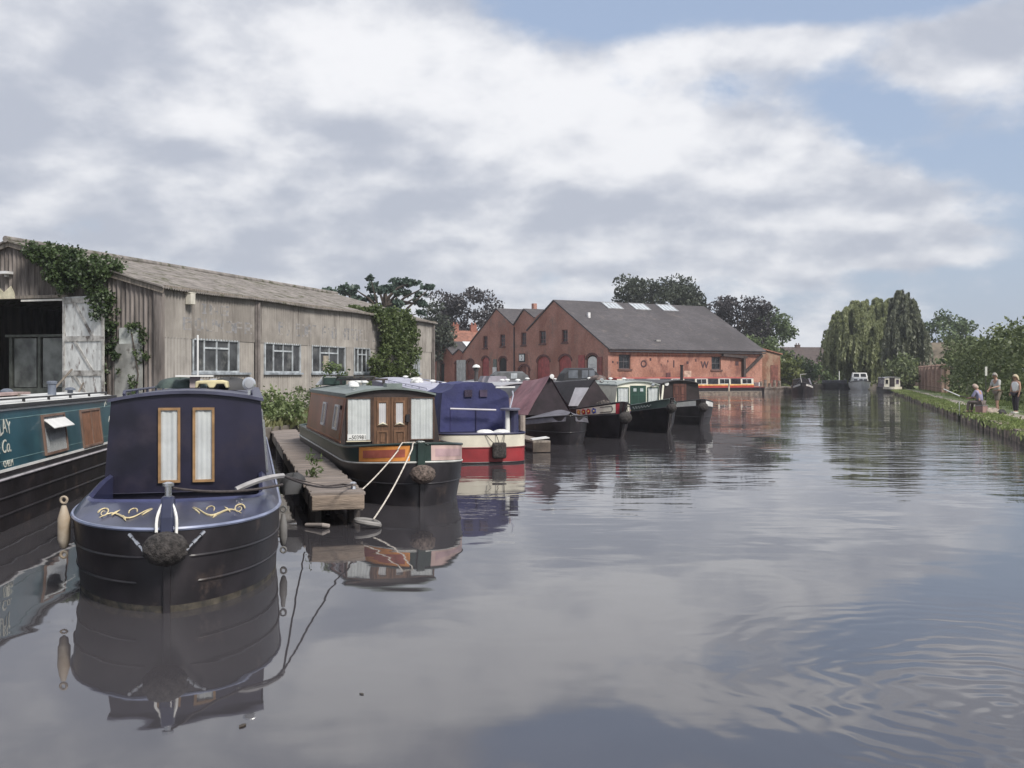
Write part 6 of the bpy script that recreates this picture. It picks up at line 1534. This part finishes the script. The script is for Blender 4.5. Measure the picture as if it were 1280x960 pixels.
mb = MB(); mb.frame(-.28, .28, .78, 1.24, .03, b.ff, .036, .048); mb.rect(-.008, .008, .76, 1.56, b.ff, .036, .042); mb.build('door_moulding', mat('green moulding', (.03, .08, .06), .4), d)
mb = MB(); mb.lathe((.55, 3.38, 1.60), [(.01, .06), (.05, .05), (.065, 0), (.02, -.01)], 14, 'y'); mb.build('headlamp', CHROME, b.root, True)
CRP = mat('cream front', (.82, .79, .66))
mb = MB(); mb.bar((.84, 3.3, .86), (.92, 3.3, 1.6), .06); mb.build('front_post', CRP, b.root)
y7 = .95; mb = MB(); r_ = random.Random(8)
pts = []
for i in range(36):
    t = i / 35; y = 1.55 - .95 * t; z = lerp(zs7(y), zt7(y), .5 + .22 * math.sin(i * 1.15) * (1 - .5 * t)); pts.append((-(b.w(y, .975) + .012), b.yo(y, .975), z))
mb.tube(pts, .012, 5); mb.build('name_scroll', mat('pale script', (.6, .62, .56), .5), b.root, True)
fuzzy_fender('rope_fender', 'dark rope fender on the stem of the cream fronted boat', b.wp(0, -.55, .88), R(8), .17, (1, 1, 1), seed=12)
b.vents([(0, 5.5), (.1, 8), (-.1, 11)]); b.handrails(mat('grey green pale roof', (.30, .33, .31)), 4)
for i, (x, y, s_, lab) in enumerate(((-.1, 9.2, .32, 'dark gear heaped midway along the cream fronted boat roof'), (.2, 11.2, .26, 'brown gear heaped at the far end of the cream fronted boat roof'))):
    lump('roof_gear', lab, b.wp(x, y, 1.76), (.35, .6, s_ * .6), mat('brown gear %d' % i, (.12, .09, .08), .9, .4, 7), 50 + i, 'gear')

# ------------------------------------------------------------------ 8 dark brown boat
DKB = mat('dark brown paint', (.030, .022, .022), .45, .25, 1.5); MBR = mat('mid brown door', (.13, .055, .042), .5, .25, 3, stretch=(4, 4, .5))
b = Boat('dark_brown_boat', 'dark brown narrowboat with brown doors and white bow flash', 7.42, 40.3, 3.0, 15.0, 1.0, (2.6, 1.85, 1.35), group=NB, rake=.35)
N8 = b
zs8 = lambda y: .60 + .16 * max(0, 1 - y / 2.8) ** 1.7; zt8 = lambda y: .80 + .22 * max(0, 1 - y / 2.8) ** 1.7; fa8 = lambda t: (lambda y: lerp(zs8(y), zt8(y), t))
HG = mat('dark grey hull', (.040, .037, .042), .5, .25, 2)
b.band('hull', HG, [(zs8, .96), (.34, .75), (0, .4), (-.5, .3)]); b.band('bulwark', DKB, [(zt8, 1), (zs8, .96)], 0, 14); b.strake(zs8, .02, HG, lv=.96); b.strake(zt8, .028, HG); b.strake(.32, .016, HG, lv=.73)
for sg in (-1, 1): b.band('bow_flash', WHITEP, [(fa8(.92), .995), (fa8(.1), .965)], .16, 1.7, .006, sg)
b.deck('deck', DKB, lambda y: zt8(y) - .05); b.stem(-.3, 1.05, .12, HG, .25)
b.cabin(3.8, 13.6, .72, 1.62, 1.76, .90, .80, DKB, DKB, mat('dark roof', (.06, .055, .058), .6, .2), over=.15, rim=.04)
for u0, u1 in ((-.28, -.005), (.005, .28)):
    d = MB(); d.rect(u0, u1, .76, 1.60, b.ff, .002, .03); d = d.build('door', MBR, b.root); f_ = MB(); f_.frame(u0 + .04, u1 - .04, 1.12, 1.52, .03, b.ff, .031, .042); f_.frame(u0 + .04, u1 - .04, .80, 1.04, .03, b.ff, .031, .042); f_.build('door_moulding', mat('dark moulding', (.08, .035, .03), .5), d)
mb = MB(); mb.lathe((-.58, 3.7, 1.60), [(.01, .06), (.08, .05), (.095, 0), (.02, -.01)], 14, 'y'); mb.build('headlamp', WHITEP, b.root, True)
mb = MB(); mb.lathe((.35, 5.0, 1.74), [(.07, 0), (.06, .62), (.08, .63), (.08, .68)], 10); mb.build('chimney', BLACKH, b.root, True)
fuzzy_fender('rope_fender', 'dark round rope fender on the stem of the dark brown boat', b.wp(0, -.45, .72), R(2), .19, (1, 1, 1), seed=13)
# hooded boats moored behind
def hooded(label, px, Y, rz, hood_m, win_m, hx=0.0, hh=.95, glass_px=(.0,), body=None, z=1.72, hy=0.6):
    p = at(px, 468, Y); bb = Boat('hooded_boat', label, p.x, p.y, rz, 11, 1.02, (.6, 3, 3), group='hooded boats moored behind the front row')
    bb.band('hull', BLACKH, [(.66, 1), (0, .9), (-.5, .8)]); bb.deck('deck', BLACKH, .65)
    bb.cabin(.5, 10.4, .65, z - .1, z, .9, .82, body or mat('dark green side', (.03, .04, .035), .5), None, mat('dark roof', (.06, .055, .058)), over=.05)
    mb = MB(); prof = [(-.85, 0), (-.78, hh * .6), (-.55, hh), (.55, hh), (.78, hh * .6), (.85, 0)]; secs = []
    for k, s_ in ((0, .9), (.25, 1), (1.6, 1.0), (2.3, .5)): secs.append([(x + hx, hy + k, z - .02 + v * s_) for x, v in prof])
    mb.loft(secs); mb.f.append(tuple(range(6))); h_ = mb.build('hood', hood_m, bb.root, True, 30)
    for (u0, u1, v0, v1) in glass_px:
        w_ = MB(); w_.rect(u0 + hx, u1 + hx, z + v0 * hh, z + v1 * hh, lambda u, v, d: (u, hy - d, v), .004, .02); w_.build('hood_window', win_m, h_)
    bb.vents([(-.3, 7), (.3, 8.5)]); return bb
hooded('dark boat with a small grey hood showing between purple and maroon boats', 640, 47.5, 10, mat('grey hood', (.13, .135, .14), .8, .2), mat('pale hood pane', (.45, .48, .50), .3), .1, .42, ((-.05, .25, .15, .75),), z=1.74)
hooded('dark boat with a black wheelhouse hood behind the black cratched boat', 730, 46.5, 6, mat('black hood', (.028, .028, .032), .6, .2), mat('dim hood pane', (.13, .14, .16), .2), 0, .62, ((-.62, -.18, .2, .8), (.0, .3, .2, .8), (.34, .6, .2, .8)), z=1.70)

# ------------------------------------------------------------------ trip boat at the quay, barge, far boats
wd = Vector((.861, .509, 0)); wn = Vector((.509, -.861, 0))
e = Vector((10, 107, 0)) + wd * 15.9 + wn * 6.3
b = Boat('trip_boat', 'long red and cream trip boat with a row of windows at the quay', e.x, e.y, 90 + math.degrees(WA), 22, 1.05, (2.2, 2.2, 1.8), cat='boat')
b.band('hull', BLACKH, [(.62, 1), (0, .9), (-.5, .8)]); b.deck('deck', mat('dark red deck', (.12, .03, .03), .6), .63); b.strake(.63, .03, mat('dark red edge', (.16, .02, .025)))
REDT = mat('trip red paint', (.38, .05, .04), .4, .15)
b.cabin(2.2, 20, .62, 1.62, 1.70, .92, .86, CREAM, REDT, mat('red roof', (.40, .06, .05), .5, .15), over=.05, rim=.03)
for sg in (1, -1):
    mb = MB(); mb.rect(2.2, 20, .64, .86, b.fs[sg], .002, .02); mb.build('side_panel', REDT, b.root)
    mb = MB(); mb.rect(2.2, 20, .862, .96, b.fs[sg], .003, .025); mb.build('coach_line', mat('yellow line', (.80, .45, .12), .5), b.root)
    for i in range(11):
        y = 2.5 + i * 1.55; b.window(b.fs[sg], y, y + 1.38, 1.0, 1.57, WHITEP if i % 2 == 0 else mat('dark frame', (.09, .08, .085)), .05, False, bars=1 if i % 2 == 0 else 0)
mb = MB(); mb.box((0, 1.0, .95), (.9, .12, .4)); mb.build('bow_board', WHITEP, b.root)
mb = MB(); mb.tube([(0, 1.6, .63), (0, 1.6, 1.5)], .06, 6); mb.build('mast', WHITEP, b.root)
p = at(1004, 468, 98)
b = Boat('black_working_barge', 'black working narrowboat with raised bow at the end of the quay', p.x, p.y, -15, 16, 1.05, (2.6, 1.9, 1.4), rake=.3)
zsb = lambda y: .78 + .42 * max(0, 1 - y / 3) ** 1.6
b.band('hull', BLACKH, [(zsb, 1), (.3, .8), (0, .5), (-.5, .4)]); b.strake(zsb, .05, BLACKH); b.deck('deck', BLACKH, lambda y: zsb(y) - .08)
for sg in (-1, 1): b.band('bow_flash', mat('dull white flash', (.52, .50, .48), .6), [(lambda y: zsb(y) - .05, .99), (lambda y: zsb(y) - .24, .97)], .2, 1.6, .012, sg)
mb = MB(); mb.slab([(-.8, .8), (.8, .8), (.1, 1.65), (-.1, 1.65)], lambda u, v, d: (u, 2.3 + d, v), 0, 3.2); mb.build('cratch_tent', BLKC, b.root)
mb = MB(); mb.bar((-.05, 2.1, .9), (-.25, 2.1, 2.0), .06); mb.bar((-.25, 2.1, 2.0), (.35, 2.1, 2.05), .06); mb.build('cratch_plank', mat('dull white flash', (.52, .50, .48)), b.root)
b.cabin(9, 15, .8, 1.45, 1.55, .95, .86, DKB, None, mat('dark roof', (.06, .055, .058)))
mb = MB(); mb.bar((.95, 3.2, .6), (.6, 4.2, 1.6), .16, .06); mb.build('side_cloth', GREYC, b.root)
# white cruiser and cream fronted boat on the right bank
p = at(1077, 468, 132)
CZ = empty('white_cruiser', (p.x, p.y, 0), R(-15), 'white cabin cruiser with a raised windscreen moored by the willow', 'boat')
mb = MB(); secs = []
for y, w_, zt in ((0, .12, 1.25), (.5, .7, 1.2), (1.3, 1.1, 1.12), (2.6, 1.3, 1.02), (5, 1.35, .95), (7.5, 1.25, .95)): secs.append([(-w_, y, zt), (-w_ * .92, y + .1, .35), (-w_ * .6, y + .35, -.3), (w_ * .6, y + .35, -.3), (w_ * .92, y + .1, .35), (w_, y, zt)])
mb.loft(secs); mb.f.append(tuple(len(mb.v) - 1 - i for i in range(6))); mb.f.append(tuple(range(6))); mb.build('hull', WHITEP, CZ, True, 35)
mb = MB(); mb.loft([[(-w_ * .98, y, zt - .03), (w_ * .98, y, zt - .03)] for y, w_, zt in ((0, .12, 1.25), (.5, .7, 1.2), (1.3, 1.1, 1.12), (2.6, 1.3, 1.02), (5, 1.35, .95), (7.5, 1.25, .95))]); mb.build('deck', VENT, CZ)
mb = MB(); mb.loft([[(-.85, 1.6, 1.1), (-.7, 1.9, 1.5), (.7, 1.9, 1.5), (.85, 1.6, 1.1)], [(-1.1, 3.2, 1.0), (-.95, 3.2, 1.65), (.95, 3.2, 1.65), (1.1, 3.2, 1.0)], [(-1.1, 5.5, .95), (-.95, 5.5, 1.65), (.95, 5.5, 1.65), (1.1, 5.5, .95)]]); mb.f += [(0, 1, 2, 3), (8, 11, 10, 9)]; mb.build('cabin', WHITEP, CZ)
mb = MB(); mb.loft([[(-.98, 3.0, 1.6), (-.85, 3.4, 2.2), (.85, 3.4, 2.2), (.98, 3.0, 1.6)], [(-1, 5.3, 1.6), (-.9, 5.0, 2.25), (.9, 5.0, 2.25), (1, 5.3, 1.6)]]); mb.f += [(0, 1, 2, 3), (4, 7, 6, 5)]; ws_ = mb.build('wheelhouse', WHITEP, CZ)
for u0, u1 in ((-.8, -.1), (.1, .8)):
    mb = MB(); mb.slab([(u0, 1.68), (u1, 1.68), (u1 * .92, 2.1), (u0 * .92, 2.1)], lambda u, v, d: (u, 3.0 + (v - 1.6) / .6 * .4 - d, v), .01, .03); mb.build('windscreen', DARKGLASS, ws_)
for u in (-.62, .05, .6):
    mb = MB(); mb.rect(u - .22, u + .22, 1.2, 1.38, lambda u, v, d: (u, 1.62 + (v - 1.1) * .75 - d, v), .01, .03); mb.build('cabin_window', DARKGLASS, CZ)
mb = MB(); mb.tube([(-1.3, 2.2, .95), (-1.2, 1.3, 1.06), (-.74, .45, 1.14), (0, -.06, 1.18), (.74, .45, 1.14), (1.2, 1.3, 1.06), (1.3, 2.2, .95)], .04, 6); mb.build('rubbing_strake', BLACKH, CZ)
p = at(1117, 468, 113)
b = Boat('cream_towpath_boat', 'small cream fronted narrowboat moored beyond the towpath people', p.x, p.y, -14 + 26, 11, 1.0, (1.5, 2.5, 2))
b.root.rotation_euler.z = R(-15)
b.band('hull', BLACKH, [(.5, 1), (0, .9), (-.5, .8)]); b.band('bulwark', CREAM, [(.62, 1), (.36, 1)], 0, 1.2, .006); b.deck('deck', BLACKH, .52)
b.cabin(1.6, 10, .5, 1.62, 1.74, .86, .8, mat('plum grey side', (.16, .13, .16), .5, .2), mat('cream front', (.82, .79, .66)), mat('pale grey roof', (.38, .38, .40)), over=.1)
d = MB(); d.rect(-.27, .27, .55, 1.62, b.ff, .002, .03); d.build('door', DKB, b.root)
for u in (-.56, .56): b.window(b.ff, u - .18, u + .18, .9, 1.45, CREAM, .04, False, mat('dim plastic', (.07, .05, .09)) if u > 0 else None)
for y in (2.4, 4.4, 6.4): b.window(b.fs[-1], y, y + .8, .95, 1.4, WHITEP, .05)
p = at(1052, 468, 150); mb = MB()
b = Boat('dinghy', 'low grey covered boat moored under the willow left of the cruiser', p.x + .2, p.y - 3, 10, 7, 1.2, (1.5, 2.2, 1.8)); b.band('hull', HG, [(.7, 1), (0, .9), (-.4, .8)]); b.band('cover', GREYC, [(1.15, .35), (.72, 1.02)]); b.deck('cover_top', GREYC, 1.15, .3, 6.7, 0, .35)
mb = MB(); mb.tube([(0, 0, 0), (0, 0, 2.2)], .07, 6); p = at(1049, 468, 156); tag(mb.build('white_post', WHITEP, None, loc=(p.x, p.y, .3)), 'white post on the far bank under the willow edge', 'post')

for i, (px, py, s_, lab) in enumerate(((965, 602, .07, 'dark floating leaf out in mid canal'), (303, 908, .035, 'little brown floating leaf below the navy bow reflection'), (452, 868, .018, 'tiny curled leaf floating right of the navy boat'))):
    Yw = CAMZ * F / (py - HY); q = at(px, py, Yw); mb = MB(); mb.slab([(-s_, 0), (-s_ * .3, s_ * .45), (s_ * .6, s_ * .35), (s_, 0), (s_ * .5, -s_ * .4), (-s_ * .4, -s_ * .38)], lambda u, v, d: (u, v, d + .15 * abs(v)), .002, .006)
    tag(mb.build('floating_leaf', mat('wet brown leaf', (.05, .035, .02), .4, .3, 20), None, loc=(q.x, q.y, 0), rz=i * 1.3), lab, 'leaf', 'floating leaves and bits')
# thin haze volume added to lift the far darks
mb = MB(); mb.box((60, 170, 24), (760, 460, 50.4)); hz_ = mb.build('haze', None)
hm = bpy.data.materials.new('thin air'); nt, N, L = nodes_of(hm); pv = N.new('ShaderNodeVolumePrincipled'); pv.inputs['Color'].default_value = (.86, .88, .93, 1); pv.inputs['Density'].default_value = .00045; pv.inputs['Anisotropy'].default_value = .2
L.new(pv.outputs[0], N.new('ShaderNodeOutputMaterial').inputs['Volume']); hz_.data.materials.append(hm); tag(hz_, 'thin pale haze added over the canal to lift dark tones', 'haze', kind='stuff')
# ================================================================== PEOPLE
SKIN = mat('skin', (.45, .27, .20), .6, .1, 8)
def skinned(name, verts, edges, radii, m, parent, root=0, sub=2):
    me = bpy.data.meshes.new(name); me.from_pydata(verts, edges, []); o = bpy.data.objects.new(name, me); COL.objects.link(o)
    o.modifiers.new('skin', 'SKIN'); sv = me.skin_vertices[0].data
    for i, r in enumerate(radii): sv[i].radius = (r, r) if not isinstance(r, tuple) else r; sv[i].use_root = (i == root)
    sm = o.modifiers.new('sub', 'SUBSURF'); sm.levels = sub; sm.render_levels = sub
    bpy.context.view_layer.update(); out = bpy.data.meshes.new_from_object(o.evaluated_get(bpy.context.evaluated_depsgraph_get()))
    bpy.data.objects.remove(o)
    for p in out.polygons: p.use_smooth = True
    out.materials.clear(); return out
def join_mesh(name, meshes, m, parent):
    bm = bmesh.new()
    for me in meshes: bm.from_mesh(me)
    me = bpy.data.meshes.new(name); bm.to_mesh(me); bm.free()
    for p in me.polygons: p.use_smooth = True
    return link_mesh(name, me, m, parent)
def person(label, loc, rz, J, shirt, trousers, hair, shoe, sleeve=.5, shorts=False, hairlen=.0, cap=False, vest=False):
    """J: joint positions in metres, facing -Y locally"""
    root = empty('person', loc, rz, label, 'person')
    V = lambda k: Vector(J[k])
    vs = []; rs = []; es = []; ix = {}
    def add(k, r, prev=None, pos=None):
        ix[k] = len(vs); vs.append(tuple(pos if pos is not None else V(k))); rs.append(r)
        if prev: es.append((ix[prev], ix[k]))
    add('pelvis', (.15, .11)); add('waist', (.135, .10), 'pelvis', V('pelvis').lerp(V('chest'), .5)); add('chest', (.16, .115), 'waist'); add('neck', .055, 'chest'); add('headb', .075, 'neck', V('neck').lerp(V('head'), .55)); add('head', .098, 'headb'); add('headt', .06, 'head', V('head') + (V('head') - V('neck')).normalized() * .10)
    for s in 'LR':
        add('sh' + s, .058, 'chest'); add('el' + s, .042, 'sh' + s); add('wr' + s, .028, 'el' + s); hd = (V('wr' + s) - V('el' + s)).normalized(); add('ha' + s, .034, 'wr' + s, V('wr' + s) + hd * .07)
        add('hip' + s, .088, 'pelvis'); add('kn' + s, .060, 'hip' + s); add('an' + s, .042, 'kn' + s); add('to' + s, .036, 'an' + s)
    body = [skinned('body', vs, es, rs, SKIN, root)]
    for s in 'LR':                                     # fingers, rooted in the palm
        wr, el = V('wr' + s), V('el' + s); hd = (wr - el).normalized(); sd_ = hd.cross(Vector((0, 0, 1))); sd_ = sd_.normalized() if sd_.length > .1 else Vector((1, 0, 0))
        for k, ln in enumerate((.07, .08, .075, .06)):
            b0 = wr + hd * .08 + sd_ * (k - 1.5) * .019; mb = MB(); mb.tube([b0, b0 + hd * ln * .5, b0 + hd * ln * .85 + Vector((0, -.01, -.015))], [.010, .009, .006], 6); body.append(mb.mesh('finger', True))
        b0 = wr + hd * .03 + sd_ * .03; mb = MB(); mb.tube([b0, b0 + sd_ * .025 + hd * .03, b0 + sd_ * .03 + hd * .06], [.012, .010, .007], 6); body.append(mb.mesh('thumb', True))
    h = V('head'); fd_ = Vector(J.get('face', (0, -1, 0))).normalized(); si = fd_.cross(Vector((0, 0, 1))).normalized()
    mb = MB(); mb.tube([h + fd_ * .085 + Vector((0, 0, .02)), h + fd_ * .125 + Vector((0, 0, -.015)), h + fd_ * .095 + Vector((0, 0, -.03))], [.010, .018, .008], 6)
    for s_ in (1, -1): mb.lathe(tuple(h + si * s_ * .098), [(.012, -.03), (.022, 0), (.015, .03)], 6)
    body.append(mb.mesh('face', True)); bo = join_mesh('body', body, SKIN, root)
    mb = MB()
    for s_ in (1, -1): mb.lathe(tuple(h + fd_ * .094 + si * s_ * .034 + Vector((0, 0, .02))), [(.004, -.008), (.011, 0), (.004, .008)], 6)
    mb.tube([h + fd_ * .098 - si * .028 + Vector((0, 0, -.055)), h + fd_ * .102 + Vector((0, 0, -.057)), h + fd_ * .098 + si * .028 + Vector((0, 0, -.055))], .006, 5); mb.build('face_features', mat('dark features', (.10, .05, .045), .6), root)
    # clothing
    vs, rs, es, ix = [], [], [], {}
    add('pelvis', (.172, .135)); add('waist', (.162, .125), 'pelvis', V('pelvis').lerp(V('chest'), .5)); add('chest', (.185, .135), 'waist'); add('nk', .075, 'chest', V('chest').lerp(V('neck'), .6))
    for s in 'LR':
        add('sh' + s, .078 if not vest else .07, 'chest')
        if not vest: add('el' + s, .062, 'sh' + s, V('sh' + s).lerp(V('el' + s), min(1, sleeve * 2)))
        if sleeve > .6: add('wr' + s, .045, 'el' + s, V('el' + s).lerp(V('wr' + s), .9))
    link_mesh('shirt', skinned('shirt', vs, es, rs, shirt, root), shirt, root)
    vs, rs, es, ix = [], [], [], {}
    add('pelvis', (.165, .13), None, V('pelvis') + Vector((0, 0, .02)))
    for s in 'LR':
        add('hip' + s, .106, 'pelvis'); add('kn' + s, .082, 'hip' + s)
        if not shorts: add('an' + s, .062, 'kn' + s, V('kn' + s).lerp(V('an' + s), .93 if shorts is False else .5))
    link_mesh('trousers', skinned('trousers', vs, es, rs, trousers, root), trousers, root)
    for s in 'LR':
        a_, t_ = V('an' + s), V('to' + s); d_ = (t_ - a_); d_.z = 0; d_.normalize(); mb = MB(); c_ = Vector((a_.x, a_.y, 0)) + d_ * .07; ang_ = math.atan2(-d_.x, d_.y); mb.box((c_.x, c_.y, .045), (.10, .27, .085), ang_); bevel(mb.build('shoe', shoe, root), .03, 3)
    mb = MB(); secs = []
    up_ = (h - V('neck')).normalized()
    for i in range(9):
        a = math.pi * .5 * i / 8 * 1.25
        row = []
        for k in range(20):
            t = 2 * math.pi * k / 20; d_ = -fd_ * math.cos(t) + si * math.sin(t); back = .5 - .5 * math.cos(t) * -1; drop = max(0, math.cos(t)) * .05 + hairlen * (math.cos(t) > -.45)
            ang__ = min(a, R(78) if math.cos(t) < -.3 else 9); row.append(h + up_ * .012 + (d_ * math.sin(min(a, R(95) if hairlen else R(88))) * (.112 + .25 * hairlen) + up_ * math.cos(ang__) * .128) - up_ * (drop if i == 8 else drop * (i / 8) ** 2))
        secs.append(row)
    mb.loft(secs, True); mb.build('hair', hair, root, True)
    return root
def std_pose(hgt=1.72, lean=0.0, step=.0, arm=((.0, .0), (.0, .0))):
    k = hgt / 1.72; J = dict(pelvis=(0, 0, .93 * k), chest=(0, -lean * .35, 1.30 * k), neck=(0, -lean * .5, 1.47 * k), head=(0, -lean * .62 - .02, 1.61 * k))
    for s, sg in (('L', 1), ('R', -1)):
        J['sh' + s] = (sg * .185 * k, -lean * .42, 1.38 * k); a = arm[0] if s == 'L' else arm[1]
        J['el' + s] = (sg * .24 * k, -lean * .4 - .10 * a[0], 1.10 * k + .05 * a[0]); J['wr' + s] = (sg * (.24 - .08 * a[1]) * k, -lean * .4 - .12 * a[0] - .24 * a[1], (.86 + .22 * a[1]) * k)
        st_ = step * sg; J['hip' + s] = (sg * .09 * k, 0, .88 * k); J['kn' + s] = (sg * .10 * k, -st_ * .5 - .03, .48 * k); J['an' + s] = (sg * .105 * k, -st_, .085); J['to' + s] = (sg * .12 * k, -st_ - .15, .04)
    return J
GREYH = mat('grey hair', (.34, .31, .28), .9, .25, 30); BLOND = mat('blond hair', (.52, .43, .30), .85, .2, 30)
SHOE = mat('dark shoe', (.03, .027, .025), .6)
p = at(1247, 515, 45.5); J = std_pose(1.74, .22, .16, ((.8, 1.0), (.6, .6))); J['face'] = (-.1, -1, -.25)
person('standing man in a pale grey shirt and shorts looking down at the fisherman', (p.x, p.y, RZ), R(-70), J, mat('pale grey shirt', (.48, .48, .47), .9, .1), mat('khaki grey shorts', (.20, .17, .14), .9, .15), GREYH, SHOE, .5, True)
p = at(1270, 516, 43.8); J = std_pose(1.66, .0, .06, ((.2, .2), (.1, .3)))
person('blond woman in a white vest and dark cropped trousers on the towpath', (p.x, p.y, RZ), R(-68), J, mat('white vest', (.78, .78, .78), .9, .05), mat('dark trousers', (.035, .030, .040), .9, .2), BLOND, mat('white shoe', (.7, .68, .62), .7), .3, False, .07, vest=True)
# seated fisherman, back half turned to us, facing the water
k = 1.0; J = dict(pelvis=(0, 0, .50), chest=(0, -.10, .86), neck=(0, -.17, 1.03), head=(0, -.24, 1.155), face=(0, -1, -.35))
for s, sg in (('L', 1), ('R', -1)):
    J['sh' + s] = (sg * .19, -.13, .95); J['el' + s] = (sg * .25, -.25, .70); J['wr' + s] = (sg * .14, -.46, .66); J['hip' + s] = (sg * .10, -.02, .47); J['kn' + s] = (sg * .17, -.45, .50); J['an' + s] = (sg * .16, -.50, .09); J['to' + s] = (sg * .18, -.66, .04)
p = at(1226, 515, 43.6)
FR = R(-142)
person('seated grey haired fisherman in a lilac shirt seen from behind', (p.x, p.y, RZ), FR, J, mat('lilac shirt', (.25, .24, .36), .9, .12), mat('grey brown trousers', (.17, .14, .13), .9, .15), mat('thin grey hair', (.42, .33, .28), .8, .2, 30), SHOE, .5)
fm = Matrix.Translation((p.x, p.y, RZ)) @ Matrix.Rotation(FR, 4, 'Z')
SB = empty('seat_box', fm @ Vector((0, .03, 0)), FR, 'pinkish grey fishing seat box under the seated fisherman', 'box')
mb = MB(); mb.box((0, 0, .19), (.42, .34, .28)); bevel(mb.build('box', mat('pinkish box', (.30, .19, .18), .8, .2), SB), .02)
mb = MB(); mb.box((0, 0, .355), (.44, .36, .045)); bevel(mb.build('lid', mat('grey lid', (.2, .18, .18), .8), SB), .015)
for x in (-.17, .17):
    for y in (-.12, .12): mb = MB(); mb.box((x, y, .025), (.04, .04, .06)); mb.build('foot', SHOE, SB)
RD = empty('fishing_rod', fm @ Vector((.05, -.5, .68)), FR, 'pale fishing rod held out over the canal edge', 'rod')
mb = MB(); mb.tube([(0, .25, -.03), (0, -.4, .06)], .022, 6); mb.build('handle', mat('dark cork', (.12, .10, .09), .8), RD, True)
mb = MB(); mb.tube([(0, -.4, .06), (-.1, -1.2, .36)], [.026, .020], 6); mb.build('rod', VENT, RD, True)
mb = MB(); mb.tube([(-.1, -1.2, .36), (-.5, -4.6, .8)], [.007, .002], 5); mb.build('rod_tip', mat('dark carbon', (.05, .05, .05), .5), RD, True)
RR = empty('rod_rest', fm @ Vector((-.1, -1.0, 0)), FR, 'short white rod rest stuck in the bank in front of the fisherman', 'rod rest'); mb = MB(); mb.tube([(0, 0, -.1), (.02, 0, .42)], .018, 6); mb.build('stake', VENT, RR, True); mb = MB(); mb.tube([(-.05, 0, .5), (.02, 0, .42), (.08, 0, .5)], .012, 5); mb.build('fork', VENT, RR, True)
q = at(1240, 512, 43.6); lump('tackle_bag', 'beige tackle bag lying on the grass behind the fisherman', (q.x, q.y, RZ), (.42, .22, .24), mat('beige canvas', (.36, .30, .25), .9, .2, 5), 61, 'bag', .3)
q = at(1245, 514, 42.8); TB = empty('bait_tub', (q.x, q.y, RZ), 0, 'small pale bait tub in front of the tackle bag', 'tub'); mb = MB(); mb.lathe((0, 0, 0), [(.08, 0), (.10, .09), (.11, .10), (.105, .11)], 14); mb.build('tub', mat('pale tub', (.66, .60, .45), .5), TB, True)
q = at(1252, 514, 43.4); lump('dark_holdall', 'dark holdall next to the beige tackle bag', (q.x, q.y, RZ), (.2, .14, .18), SHOE, 62, 'bag')
print('objects', len(scene.objects))
